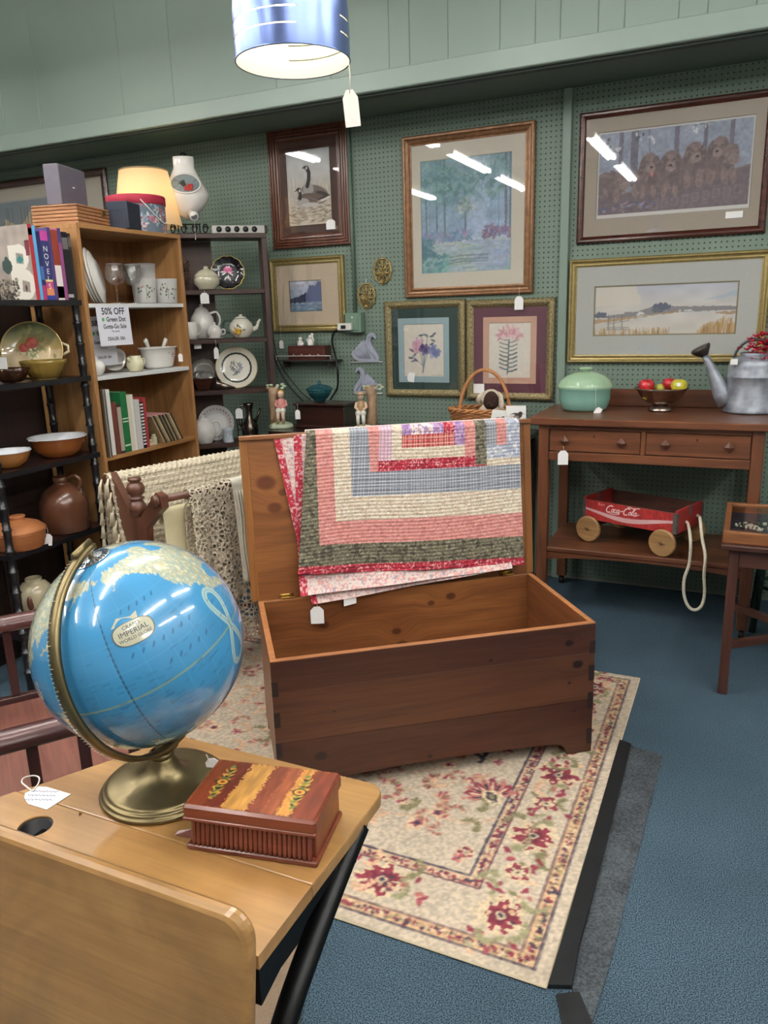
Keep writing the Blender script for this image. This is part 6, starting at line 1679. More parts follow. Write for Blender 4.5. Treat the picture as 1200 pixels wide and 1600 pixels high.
dc = thing('dark_cabinet', 'plain dark wooden cabinet behind the black etagere', 'cabinet', (-3.15, 2.25, 0))
dcm = wood('cabinet_dark', '#1e1412', '#30211d', .5, 'Z', 1.0)
B(-.19, .19, -.92, .92, .06, 1.74, b=.004).build('body', dcm, dc); B(-.18, .17, -.9, .9, 0.0, .06).build('plinth', dcm, dc); B(-.2, .205, -.93, .93, 1.7405, 1.765, b=.004).build('top', dcm, dc)
for y_ in (-.46, .46):
    d_ = B(.1905, .2, y_-.44, y_+.44, .1, 1.7, b=.003).build('door', dcm, dc); MB().sphere((.208, y_-.4*np.sign(y_), .95), .012).build('knob', gbrass, d_)
# --- books and magazines on the top shelf, spines to the room
def book(y0, t, h, d, cov, label, spine=None, name='book', group='books on the black etagere', x_front=-2.607, z=EZ[0], lean=0.0, pages='#e8e2d4', title=None, tcol='#f0e8d8', extra=None, rough=.4):
    T = thing(name, label, 'book', (x_front-d/2, y0+t/2, z+.0006), 0, group)
    if lean: T.rotation_euler = (lean, 0, 0)
    cm = mat('cover_'+cov.strip('#'), cov, rough, coat=.2)
    B(-d/2, d/2-.003, -t/2+.0012, t/2-.0012, .003, h-.003).build('pages', mat('pages_'+pages.strip('#'), pages, .9), T)
    MB().box(-d/2, d/2, -t/2, -t/2+.0012, 0, h).box(-d/2, d/2, t/2-.0012, t/2, 0, h).box(d/2-.003, d/2, -t/2+.0012, t/2-.0012, 0, h).build('cover', cm, T)
    if spine:
        for (a, b_, col) in spine:
            B(d/2, d/2+.0005, -t/2+.0008, t/2-.0008, a*h, b_*h).build('spine_print', mat('spine_'+col.strip('#'), col, .4), T)
    if title:
        for i, ch in enumerate(title):
            v, f = text_verts(ch, .03)
            MB().add([(d/2+.0009, a, h*.74-.029*i+b_) for a, b_ in v], f).build('title', mat('title_'+tcol.strip('#'), tcol, .5), T)
    if extra: extra(T, t, h, d)
    return T
def cover_B(T, t, h, d):
    c = Canvas(d, h, .0022, '#9d9188', 81)
    c.mottle(.08, 8, 10)
    W_ = '#d6d0c4'
    def ringB(cx, cy, rx, ry):
        c.ell(cx, cy, rx, ry, W_, jag=.04)
    ringB(.135, .165, .05, .052); ringB(.145, .062, .06, .06); c.rect(.075, .125, .005, .215, W_)
    c.poly([(.115, .145), (.155, .14), (.158, .178), (.118, .185)], '#8f857d'); c.ell(.137, .157, .017, .012, '#2f7d7a'); c.ell(.137, .17, .005, .005, '#2f7d7a')
    c.poly([(.13, .035), (.172, .03), (.175, .07), (.135, .08)], '#8f857d'); c.ell(.152, .048, .006, .012, '#4a2f2a')
    c.poly([(.175, .17), (.195, .17), (.2, .225), (.172, .225)], '#6b2430'); c.ell(.186, .225, .014, .004, '#54202a')
    c.ell(.06, .135, .028, .03, '#3a4a46', jag=.1); c.ell(.06, .165, .01, .008, '#3a4a46')
    for _ in range(90): c.ell(c.rng.uniform(0, .11), c.rng.uniform(0, .085), .007, .005, c.rng.choice(['#7c7466', '#4f4a42', '#a49a8a', '#2f2c28']), jag=.4)
    color_grid('cover_photo', c, lambda U, V: (-d/2+d*U, -t/2-.0006, h*V), painted('cover_gloss', .3, coat=.3), T)
ys = pxx(55, 440, -2.607)[1]
yrow = lambda x: float(pxx(x, 440, -2.607)[1])
def cover_pink(T, t, h, d): pass
book(yrow(54), yrow(60)-yrow(54), .288, .2, '#a8343c', 'pottery catalogue with a large white letter on its grey cover, first on the etagere', [(.0, .97, '#a8343c'), (.86, .95, '#e6dcd2')], 'catalogue', extra=cover_B)
book(yrow(60.3), yrow(65)-yrow(60.3), .285, .19, '#5fa8d8', 'thin light blue book beside the pottery catalogue on the etagere')
book(yrow(65.3), yrow(71)-yrow(65.3), .262, .19, '#2a2c58', 'navy book with pink foot between light blue and novels book', [(0, .22, '#b83a6a'), (.3, .5, '#4a6aa0')])
book(yrow(71.3), yrow(83)-yrow(71.3), .268, .19, '#33356a', 'thick colourful novels guide with white spine letters on the etagere', [(0, .07, '#2f3f8a'), (.07, .17, '#d98a5a'), (.17, .27, '#c24a78'), (.86, 1.0, '#c04a9a'), (.27, .3, '#e0d27a')], title='NOVELS', tcol='#e6efe0')
book(yrow(83.3), yrow(88)-yrow(83.3), .283, .19, '#4a3a70', 'purple spine book right of the novels guide')
book(yrow(88.3), yrow(98.5)-yrow(88.3), .276, .18, '#8a3a2a', 'rust red book with white lower spine on the etagere', [(.0, .5, '#e2d8d2'), (.03, .2, '#a8222c')])
book(yrow(98.8), yrow(104)-yrow(98.8), .284, .18, '#8d4a7c', 'magenta book right of the rust red book', [(.8, 1., '#4a3a70')])
book(yrow(104.3), yrow(113)-yrow(104.3), .272, .18, '#1b191b', 'thick black book near the right end of the etagere', [(.75, .92, '#6a6460'), (.04, .09, '#a8a4a0')])
book(yrow(113.3), yrow(118)-yrow(113.3), .268, .18, '#232022', 'thin black book at the right end of the etagere', [(.8, .95, '#5a5654')])
# --- fruit plate, amber bowl, dark glass dish, small sign
def plate_art(kind):
    c = Canvas(2, 2, .018, '#d8cdb0', 90+len(kind)); r = c.rng
    if kind == 'peach':
        c.grad(0, 1.0, '#cfc2a0', '#c9b08a'); c.grad(1.0, 2.0, '#b79a62', '#4c5a3c'); c.mottle(.12, 8, 8)
        for _ in range(40): c.ell(.95+r.normal()*.22, 1.1+r.normal()*.25, .1, .05, r.choice(['#7a7a4a', '#8f8a5c', '#5d6238']), rot=r.uniform(0, 3), a=.7, jag=.3)
        for x, y, s in ((1.0, 1.28, .21), (.72, 1.1, .17), (.85, 1.2, .12)): c.ell(x, y, s, s*.95, '#a84a44', jag=.05); c.ell(x+.04, y+.05, s*.55, s*.5, '#cf8468', a=.6, jag=.2)
        for _ in range(36): c.ell(.98+r.normal()*.13, .82+r.normal()*.13, .035, .03, r.choice(['#e6e0c4', '#d8d2a8', '#9aa06c']), jag=.2)
    elif kind == 'rose':
        c.a[:] = hexc('#14121a')
        for _ in range(9): a = r.uniform(0, 6.28); c.ell(1+.14*math.cos(a), 1.18+.12*math.sin(a), .15, .1, r.choice(['#c9608c', '#e0a0b8', '#d884a4', '#f0d0d8']), rot=a, jag=.2)
        for x, y, a in ((.72, .95, .5), (1.25, .9, -.6), (1.0, .75, 1.5), (.85, .7, 1.0), (1.2, 1.05, .3), (.68, 1.08, 0), (1.1, .65, 2.)): c.ell(x, y, .14, .05, r.choice(['#e8e4e2', '#cfc8cc', '#d8a8b8']), rot=a, jag=.3)
    elif kind == 'ring':
        c.a[:] = hexc('#e6dfce'); c.ell(1, 1, .74, .74, '#23302c'); c.ell(1, 1, .66, .66, '#e9e3d4')
        for x, y in ((.85, 1.25), (1.15, 1.15), (.8, .95), (1.1, .85), (1.2, 1.0), (.95, .75)):
            for k in range(5): a = k*1.26; c.ell(x+.07*math.cos(a), y+.07*math.sin(a), .06, .035, r.choice(['#8d8f9a', '#7a7c88', '#a9a4a4']), rot=a, jag=.2)
        for _ in range(14): c.ell(1+r.normal()*.2, 1+r.normal()*.22, .07, .022, r.choice(['#4f5a50', '#6c7468']), rot=r.uniform(0, 3))
    elif kind == 'floral':
        c.a[:] = hexc('#dcdad8'); c.ell(1, 1, .62, .62, '#e4e2e0')
        for k in range(26): a = k*.2417; c.ell(1+.8*math.cos(a), 1+.8*math.sin(a), .06, .035, r.choice(['#a89aa0', '#b88a92', '#8f98a4']), rot=a+1, jag=.4)
    return c
def round_plate(name, label, kind, loc, R, tilt, rotz, rim=None, oval=1.0, handles=False, scallop=0.0, cat='plate'):
    """a plate standing on edge: faces local -Y, leaning back by tilt"""
    T = thing(name, label, cat, loc, rotz)
    cv = plate_art(kind)
    Us, Vs = np.meshgrid(np.linspace(-1, 1, cv.nx), np.linspace(-1, 1, cv.ny)); xs_ = Us*np.sqrt(1-Vs*Vs/2); zs_ = Vs*np.sqrt(1-Us*Us/2)
    cv.a = cv.a[np.round((zs_+1)/2*(cv.ny-1)).astype(int), np.round((xs_+1)/2*(cv.nx-1)).astype(int)]
    def fn(U, V):
        # square to disc
        a = U*2-1; b = V*2-1
        x = a*np.sqrt(1-b*b/2); z = b*np.sqrt(1-a*a/2); rr_ = np.hypot(x, z); th_ = np.arctan2(z, x)
        k = 1+scallop*np.abs(np.sin(th_*6))*rr_
        y = -.018*np.clip((rr_-.55)/.45, 0, 1)**1.5*R/.12
        X_ = x*R*oval*k; Z_ = z*R*k
        return X_, y*math.cos(tilt)+Z_*math.sin(tilt), R*(1+scallop)*math.cos(tilt)+Z_*math.cos(tilt)-y*math.sin(tilt)
    o = color_grid('plate_body', cv, fn, painted('plate_glaze', .15, coat=.6), T)
    md = o.modifiers.new('thickness', 'SOLIDIFY'); md.thickness = .004; md.offset = -1
    if rim or handles:
        P = []
        for a in np.linspace(0, 2*math.pi, 72, endpoint=False):
            k = 1+scallop*abs(math.sin(a*6)); X_, Z_ = R*oval*k*math.cos(a), R*k*math.sin(a); y = -.018*R/.12
            P.append((X_, y*math.cos(tilt)+Z_*math.sin(tilt), R*(1+scallop)*math.cos(tilt)+Z_*math.cos(tilt)-y*math.sin(tilt)))
        MB().tube(P, .0028, 6, closed=True).build('gilt_rim', mat('rim_'+(rim or '#c9b070').strip('#'), rim or '#c9b070', .3, .5), T)
    if handles:
        for s in (-1, 1):
            MB().tube([(s*R*oval*.97, -.01, R*.78), (s*(R*oval+.022), -.008, R*.9), (s*(R*oval+.022), -.006, R*1.1), (s*R*oval*.97, -.004, R*1.22)], .006, 8).build('handle', mat('plate_ivory', '#cfc3a0', .2, coat=.5), T)
    return T
ROT_CAM = math.radians(35)     # roughly facing the camera from the left wall
l_ = on_et((57, 590), EZ[1], -2.78); round_plate('fruit_plate', 'ivory cake plate painted with peaches leaning on the etagere', 'peach', l_, .118, .22, math.radians(40), oval=1.03, handles=True)
def tinted(name, col, rough=.06):
    if name in MATS: return MATS[name]
    m, nt, b = _new(name); b.inputs['Base Color'].default_value = L4(col); b.inputs['Roughness'].default_value = rough
    b.inputs['Transmission Weight'].default_value = .55; b.inputs['IOR'].default_value = 1.45; return m
l_ = on_et((72, 597), EZ[1], -2.665); T = thing('amber_glass_bowl', 'ribbed amber glass bowl in front of the fruit plate', 'bowl', l_)
lathe_part('bowl_body', [(.001, .004), (.05, .004), (.06, .012), (.078, .04), (.09, .066), (.094, .078), (.091, .078), (.075, .042), (.056, .016), (.001, .01)], tinted('amber_glass', '#b59a50'), T, n=64, wob=lambda a, z: 1+.018*math.cos(a*20))
lathe_part('foot_ring', [(.045, 0), (.052, .0), (.05, .006)], MATS['amber_glass'], T)
l_ = on_et((20, 603), EZ[1], -2.66); T = thing('dark_glass_dish', 'low dark brown ruffled glass dish at the left of the etagere', 'dish', l_)
lathe_part('dish_body', [(.001, .004), (.04, .004), (.05, .012), (.062, .04), (.07, .058), (.066, .058), (.046, .018), (.001, .01)], tinted('brown_glass', '#4a2c1c'), T, n=60, wob=lambda a, z: 1+.09*math.cos(a*8)*max(0, (z-.02)/.04))
l_ = on_et((5, 577), EZ[1], -2.70); T = thing('shelf_sign', 'small white price card standing behind the dark glass dish', 'sign', l_)
B(-.025, .025, -.001, .001, 0, .1).build('card', MATS['tag_card'], T)
# --- amber casserole bowls
def pyrex(px_, R, label, col, deco):
    l_ = on_et(px_, EZ[2], -2.70); T = thing('mixing_bowl', label, 'bowl', l_, 0, 'amber glass mixing bowls')
    m, nt, b = _new('bowl_'+col.strip('#'))
    tc = nt.nodes.new('ShaderNodeTexCoord'); sp = nt.nodes.new('ShaderNodeSeparateXYZ'); nt.links.new(tc.outputs['Object'], sp.inputs[0])
    mr = nt.nodes.new('ShaderNodeMapRange'); mr.inputs[1].default_value = 0; mr.inputs[2].default_value = .1; nt.links.new(sp.outputs['Z'], mr.inputs[0])
    r_ = nt.nodes.new('ShaderNodeValToRGB'); r_.color_ramp.elements[0].color = L4(col); r_.color_ramp.elements[1].color = L4('#6d3a1c' if not deco else '#8f5a34'); nt.links.new(mr.outputs[0], r_.inputs['Fac']); nt.links.new(r_.outputs[0], b.inputs['Base Color'])
    b.inputs['Roughness'].default_value = .12; b.inputs['Coat Weight'].default_value = .5
    h = R*.72
    lathe_part('outer', [(.001, .0), (R*.5, 0), (R*.62, h*.08), (R*.85, h*.4), (R*.97, h*.8), (R, h*.97)], m, T, n=40)
    lathe_part('white_lining', [(R*1.0, h*.97), (R*1.04, h), (R*1.03, h*1.03), (R*.97, h), (R*.93, h*.8), (R*.8, h*.4), (R*.55, h*.12), (.001, h*.06)], glaze('milk_glass', '#dfe0e4'), T, n=40)
    for s in (-1, 1):
        B(-R*.22, R*.22, *sorted((s*R*1.0, s*R*1.13)), h*.97, h*1.03, b=.003).build('handle', MATS['milk_glass'], T)
    return T
pyrex((94, 716), .118, 'larger amber mixing bowl with white lining on the etagere', '#a8622a', False); pyrex((14, 730), .09, 'smaller patterned amber mixing bowl at the left edge of the etagere', '#b07838', True)
# --- stoneware jug and terracotta casserole
l_ = on_et((106, 838), EZ[3], -2.70); T = thing('stoneware_jug', 'large brown stoneware jug with small loop handle on the etagere', 'jug', l_, math.radians(20))
jb = glaze('jug_brown', '#5f3a28', .25, .12)
lathe_part('body', [(.001, 0), (.098, 0), (.104, .006), (.105, .11), (.1, .145), (.082, .178), (.05, .2), (.034, .208), (.03, .215), (.034, .222), (.034, .24), (.028, .242), (.024, .225), (.001, .21)], jb, T, n=40)
MB().tube(smooth_path([(.033, 0, .232), (.06, 0, .245), (.085, 0, .232), (.088, 0, .205), (.075, 0, .182)], 5), .009, 8).build('handle', jb, T)
price_tag(T, (l_[0]+.088*math.cos(.35), l_[1]+.088*math.sin(.35), l_[2]+.2), .11, .004, .006)
l_ = on_et((34, 858), EZ[3], -2.67); T = thing('terracotta_casserole', 'lidded round terracotta casserole with price tag on the etagere', 'casserole', l_)
tc_ = mat('terracotta', '#a8683c', .6, var=.1, vscale=20)
lathe_part('dish', [(.001, 0), (.085, 0), (.09, .004), (.096, .03), (.1, .034), (.1, .062), (.104, .066), (.104, .07), (.09, .068)], tc_, T, n=40)
lathe_part('lid', [(.104, .0705), (.107, .074), (.104, .08), (.08, .1), (.045, .113), (.028, .116)], tc_, T, n=40)
lathe_part('lid_knob', [(.028, .115), (.026, .122), (.032, .13), (.03, .134), (.001, .13)], tc_, T, n=24)
price_tag(T, (l_[0]+.075, l_[1]+.075, l_[2]+.07), .028, .036, .05, face=(.7, -.7), twist=-.15)
l_ = on_et((58, 946), EZ[4], None); p = pxx(58, 945, -2.7); l_ = (p[0], p[1], EZ[4]+.0006)
T = thing('ginger_jar', 'cream porcelain ginger jar with brown medallions on the lowest etagere shelf', 'jar', l_)
lathe_part('body', [(.001, .03), (.05, .03), (.058, .045), (.075, .1), (.07, .14), (.045, .168), (.034, .172), (.034, .185), (.03, .186), (.026, .17), (.001, .16)], glaze('jar_cream', '#b5a98c'), T, n=36)
for a in np.linspace(0, 6.28, 7)[:-1]:
    MB().sphere((.068*math.cos(a), .068*math.sin(a), .095), .014 if abs(math.cos(a)) < .7 else .014, .014, .034, 12, 8).build('medallion', mat('medallion_brown', '#5a3628', .3), T)
MB().tube([(.055*math.cos(a), .055*math.sin(a), .02) for a in np.linspace(0, 6.28, 24, endpoint=False)], .005, 6, closed=True).tube([(.05, .0, .02), (.06, 0, .001)], .005, 6).tube([(-.05, .0, .02), (-.06, 0, .001)], .005, 6).tube([(0, .05, .02), (0, .06, .001)], .005, 6).tube([(0, -.05, .02), (0, -.06, .001)], .005, 6).build('brass_stand', gbrass, T)

# ================================================================== oak bookcase
BX0, BX1, BY0, BY1, BZ = -2.93, -2.6, 2.584, 3.258, 1.909
bcx, bcy = (BX0+BX1)/2, (BY0+BY1)/2
bk = thing('oak_bookcase', 'tall light oak bookcase with two white shelves full of dishes and books', 'bookcase', (bcx, bcy, 0))
okz = wood('bookcase_oak', '#8f6238', '#b98a58', .45, 'Z', 1.0); oky = wood('bookcase_oak_shelf', '#8f6238', '#b98a58', .45, 'Y', 1.0); okb = wood('bookcase_back', '#7a4f2c', '#9a6a40', .5, 'Z', 1.0)
def BK(name, x0, x1, y0, y1, z0, z1, m, b=.001): return B(x0-bcx, x1-bcx, y0-bcy, y1-bcy, z0, z1, b=b).build(name, m, bk)
BK('side_panel', BX0, BX1, BY0, BY0+.019, 0, BZ-.019, okz); BK('side_panel', BX0, BX1, BY1-.019, BY1, 0, BZ-.019, okz)
BK('top_panel', BX0, BX1, BY0, BY1, BZ-.0188, BZ, oky); BK('back_panel', BX0+.002, BX0+.008, BY0+.0195, BY1-.0195, .0, BZ-.0192, okb)
wsh_m = mat('white_shelf', '#d6d6d4', .5)
BSH = [1.582, 1.270, .908, .55, .1]
for i, z in enumerate(BSH): BK('shelf', BX0+.009, BX1-.004, BY0+.0195, BY1-.0195, z-.018, z, wsh_m if i < 2 else oky)
def on_bk(px_, z, X=-2.70): p = pxx(*px_, X); return (p[0], min(max(p[1], BY0+.06), BY1-.03), z+.0006)
# shelf 1: plates on edge, wine glasses, pitcher, tumblers
for k in range(4):
    Y_ = BY0+.045+.016*k
    T = thing('white_plate', ['first', 'second', 'third', 'fourth'][k]+' white plate from the left, standing on edge on the top bookcase shelf', 'plate', (-2.672+.011*k, BY0+.128+.006*k, BSH[0]+.0006), math.radians(-56), 'white plates standing on the top bookcase shelf')
    mb = MB(); R = (.118, .112, .122, .116)[k]; tl = .2
    mb.m = Matrix.Translation((0, 0, R*math.cos(tl)+.004)) @ Matrix.Rotation(math.pi/2+tl, 4, 'X')
    mb.lathe([(.001, .002), (R*.6, .0), (R*.66, .004), (R*.96, .014), (R, .016), (R*.97, .019), (R*.64, .009), (.001, .006)], 36)
    mb.build('plate_body', porc, T)
    mb = MB(); mb.m = Matrix.Translation((0, 0, R*math.cos(tl)+.004)) @ Matrix.Rotation(math.pi/2+tl, 4, 'X')
    mb.lathe([(R*.985, .017), (R*1.0, .018)], 36); mb.build('gilt_line', gold, T)
cglass = pane('clear_glass', base=.07)
def wine(px_, label, X):
    l_ = on_bk(px_, BSH[0], X); T = thing('wine_glass', label, 'glass', l_, 0, 'clear wine glasses on the bookcase')
    lathe_part('foot', [(.001, .003), (.03, .001), (.032, .002), (.004, .007)], cglass, T, n=28)
    lathe_part('stem', [(.004, .007), (.0035, .07), (.006, .08)], cglass, T, n=12)
    lathe_part('cup', [(.006, .08), (.028, .088), (.042, .11), (.044, .135), (.04, .16), (.038, .172), (.0365, .172), (.04, .136), (.038, .112), (.024, .092), (.001, .085)], cglass, T, n=32)
    MB().lathe([(.0385, .1725), (.0375, .1735), (.0365, .1725)], 32).build('rim', mat('rim_glint', '#d8dce0', .05, coat=1.0), T)  # opaque pale ring painted in for the bright glint along the rim
wine((184, 470), 'clear wine glass at the left on the white bookcase shelf', -2.635); wine((211, 472), 'clear wine glass at the right on the white bookcase shelf', -2.64)
frost = mat('frosted_glass', '#d2cfcb', .35, trans=.25, var=.05, vscale=20); leaf = mat('leaf_paint', '#4f6f4c', .5); pinkp = mat('bud_paint', '#cfa6a8', .5)
def leafy(T, R, h, a0, n, seed):
    rr_ = random.Random(seed)
    def P(a, z, l=.0012): return ((R+l)*math.cos(a), (R+l)*math.sin(a), z)
    mb = MB()
    for i in range(n):
        a, z = a0+rr_.uniform(-.75, .75), rr_.uniform(.2, .8)*h; t = rr_.uniform(-.8, .8); s = .011
        pts = [(0, 0), (s*.5, s*.35), (s, 0), (s*.5, -s*.35)]
        mb.add([P(a+(x_*math.cos(t)-y_*math.sin(t))/R, z+(x_*math.sin(t)+y_*math.cos(t))*1.6) for x_, y_ in pts], [(0, 1, 2, 3)])
    mb.tube([P(a0, .02), P(a0+.05, h*.5), P(a0-.05, h*.75)], .0012, 4); mb.build('leaf_decoration', leaf, T)
    mb = MB()
    for i in range(6):
        a, z = a0+rr_.uniform(-.6, .6), rr_.uniform(.55, .9)*h; mb.sphere(P(a, z), .004, nu=7, nv=5)
    mb.build('bud_decoration', pinkp, T)
l_ = on_bk((230, 466), BSH[0], -2.83); T = thing('frosted_pitcher', 'tall frosted glass pitcher behind the wine glasses', 'pitcher', l_)
lathe_part('body', [(.001, .002), (.055, .002), (.06, .02), (.066, .12), (.07, .18), (.073, .2), (.07, .2), (.062, .12), (.056, .02), (.001, .01)], frost, T, n=36, wob=lambda a, z: 1+(.22*max(0, math.cos(a-4.0))**8 if z > .17 else 0))
MB().tube(smooth_path([(.02, .066, .17), (.03, .1, .18), (.035, .118, .14), (.03, .1, .07), (.02, .066, .05)], 5), .008, 8).build('handle', frost, T)
def tumbler(px_, X, label):
    l_ = on_bk(px_, BSH[0], X); T = thing('frosted_tumbler', label, 'glass', l_, 0, 'frosted leaf tumblers on the bookcase')
    lathe_part('cup', [(.001, .002), (.05, .002), (.052, .006), (.059, .118), (.0565, .118), (.049, .012), (.001, .01)], frost, T, n=36)
    leafy(T, .057, .11, math.radians(-40), 11, len(label))
tumbler((228, 478), -2.70, 'frosted tumbler with green leaves beside the wine glasses'); tumbler((261, 477), -2.66, 'frosted tumbler with green leaves nearest the right side of the bookcase')
# sale signs
def sale_sign(cors, X, label, lean):
    q = [pxx(*c, X) for c in cors]
    y0 = (q[0][1]+q[2][1])/2; y1 = (q[1][1]+q[3][1])/2; z1 = (q[0][2]+q[1][2])/2; z0 = (q[2][2]+q[3][2])/2
    T = thing('sale_sign', label, 'sign', (X, (y0+y1)/2, z0), 0, 'paper sale signs on the bookcase'); w, h = y1-y0, z1-z0
    sx_ = lambda z: lean*(1-z/h)
    MB().add([(sx_(0), -w/2, 0), (sx_(0), w/2, 0), (0, w/2, h), (0, -w/2, h), (sx_(0)-.0006, -w/2, 0), (sx_(0)-.0006, w/2, 0), (-.0006, w/2, h), (-.0006, -w/2, h)], [(0, 1, 2, 3), (7, 6, 5, 4), (0, 4, 5, 1), (1, 5, 6, 2), (2, 6, 7, 3), (3, 7, 4, 0)]).build('paper', mat('sign_paper', '#dddce4', .8), T)
    ik = mat('sign_ink', '#17171a', .7)
    for tx, sz, zz, b_ in (('50% OFF', .036, .86, .0007), ('Green Dot', .025, .66, .0005), ('Gotta-Go Sale', .023, .48, .0004), ('This booth', .011, .36, 0), ('DEALER: 58A', .018, .17, .0003)):
        dy = .012 if tx == 'Green Dot' else 0
        v, f = text_verts(tx, sz*w/.175, bold=b_, sx=.92)
        MB().add([(sx_(h*zz+b)+.0008, a+dy, h*zz+b) for a, b in v], f).build('lettering', ik, T)
    MB().add([(sx_(h*.66)+.0009, -w*.33+.0075*math.cos(a), h*.66+.0085*math.sin(a)) for a in np.linspace(0, 2*math.pi, 16, endpoint=False)], [tuple(range(16))]).build('green_dot', mat('dot_green', '#4fae5a', .6), T)
sale_sign(((148, 478), (200, 478), (157, 541), (207, 538)), -2.592, 'white fifty percent off sale sign hanging in front of the upper white shelf', .006)
sale_sign(((138, 497), (180, 492), (143, 573), (181, 570)), -2.675, 'half hidden sale sign standing inside the bookcase behind the front sign', -.0)
# shelf 2: sugar bowl, cup on edge with saucer, creamer, oval tureen with ladles
l_ = on_bk((148, 585), BSH[1], -2.64); T = thing('sugar_bowl', 'round white sugar bowl at the left end of the lower white shelf', 'bowl', l_)
lathe_part('body', [(.001, .002), (.02, .002), (.034, .02), (.038, .045), (.03, .062), (.02, .068), (.008, .074), (.007, .082), (.001, .086)], porc, T, n=28)
l_ = on_bk((185, 580), BSH[1], -2.72); T = thing('teacup_and_saucer', 'white teacup tipped against its upright saucer on the lower white shelf', 'cup', l_)
mb = MB(); mb.m = Matrix.Translation((-.02, -.01, .058)) @ Matrix.Rotation(-.5, 4, 'Z') @ Matrix.Rotation(1.15, 4, 'Y')
mb.lathe([(.001, .004), (.03, .002), (.055, .01), (.06, .014), (.055, .014), (.03, .006), (.001, .008)], 30); mb.build('saucer', porc, T)
mb = MB(); mb.m = Matrix.Translation((.012, -.015, .066)) @ Matrix.Rotation(-.7, 4, 'Z') @ Matrix.Rotation(1.2, 4, 'Y')
mb.lathe([(.001, -.02), (.02, -.02), (.034, .0), (.038, .03), (.035, .03), (.03, .0), (.018, -.014), (.001, -.015)], 28); mb.build('cup', porc, T)
l_ = on_bk((213, 584), BSH[1], -2.635); T = thing('yellow_creamer', 'small yellow and white creamer in front of the oval tureen', 'creamer', l_)
cry = glaze('creamer_yellow', '#d9d3b0')
lathe_part('body', [(.001, .002), (.028, .002), (.03, .008), (.04, .03), (.036, .052), (.026, .064), (.028, .074), (.025, .074), (.001, .055)], cry, T, n=28, sx=1.1)
MB().tube(smooth_path([(.0, .036, .055), (0, .058, .058), (0, .06, .035), (0, .038, .02)], 5), .004, 7).tube([(0, -.03, .05), (0, -.048, .068)], [.01, .006], 8).build('handle_and_spout', cry, T)
l_ = on_bk((250, 580), BSH[1], -2.70); T = thing('oval_tureen', 'white oval serving dish with two ladle handles on the lower white shelf', 'dish', l_, math.radians(0))
lathe_part('body', [(.001, .002), (.075, .002), (.085, .012), (.1, .06), (.106, .096), (.116, .1), (.115, .105), (.102, .1), (.095, .06), (.078, .016), (.001, .01)], porc, T, n=40, sx=.62, sy=1.05)
for dy, s in ((-.05, -.5), (.03, .25)):
    MB().tube([(0, dy, .05), (.0, dy+s*.03, .1), (.01, dy+s*.08, .132), (.012, dy+s*.1, .142)], [.006, .006, .008, .008], 7, flat=1.6).build('ladle', porc, T)
mb = MB(); rr_ = random.Random(3)
for i in range(9): mb.sphere((.062+.001*rr_.random(), .03+rr_.uniform(-.025, .025), .06+rr_.uniform(-.02, .02)), .003, nu=6, nv=4)
mb.build('floral_decal', mat('decal_rose', '#8d5a60', .5), T)
price_tag(T, (l_[0]+.06, l_[1]+.095, l_[2]+.1), .035, .022, .04, face=(.8, -.6))
# shelf 3: folders, cookbooks, records
zb = BSH[2]
yb = lambda x: float(pxx(x, 700, -2.607)[1])
def shelf_book(x0, x1, h, cov, label, name='cookbook', **k):
    y0 = max(yb(x0), BY0+.021); return book(y0, max(yb(x1)-y0, .004), h, .2, cov, label, name=name, group='books on the third bookcase shelf', z=zb, x_front=-2.612, **k)
T = thing('plastic_sleeve_folder', 'clear plastic sleeve folder leaning out at the left end of the book row', 'folder', (-2.655, BY0+.038, zb+.0006), 0)
B(-.1, .07, -.014, -.0125, 0, .32).build('sleeve', pane('sleeve_plastic', '#d8d6d2', .12), T); B(-.1, .068, -.0085, -.006, 0, .305).build('papers', mat('sleeve_paper', '#b5b0aa', .6), T); B(-.1, .07, .0, .002, 0, .31).build('sleeve', MATS['sleeve_plastic'], T)
shelf_book(176, 182, .3, '#e0ded8', 'thin white booklet right of the plastic sleeve folder', 'booklet'); shelf_book(182.5, 190, .24, '#6b3a30', 'brown recipe book near the left of the third shelf'); shelf_book(190.5, 197, .225, '#3a2a26', 'dark spiral recipe book beside the brown one', spine=[(.05, .95, '#a89c8c')])
shelf_book(197.5, 207, .28, '#1f6a3c', 'green hardback cookbook on the third shelf', spine=[(.55, .57, '#c9d8b8'), (.5, .52, '#c9d8b8'), (.1, .13, '#c9d8b8')]); shelf_book(207.5, 212, .26, '#d8cfba', 'cream booklet right of the green cookbook', 'booklet'); shelf_book(212.5, 217, .262, '#e4e0d4', 'second white booklet right of the green cookbook', 'booklet'); shelf_book(217.5, 226, .235, '#c9c4c2', 'pale grey thick booklet before the black spiral binding', 'booklet'); shelf_book(226.5, 231.5, .22, '#1a1a1c', 'black comb-bound book on the third shelf', spine=[(i/14, i/14+.035, '#d8d4d0') for i in range(1, 14)]); shelf_book(232, 236, .24, '#a8383c', 'red book at the right end of the standing row')
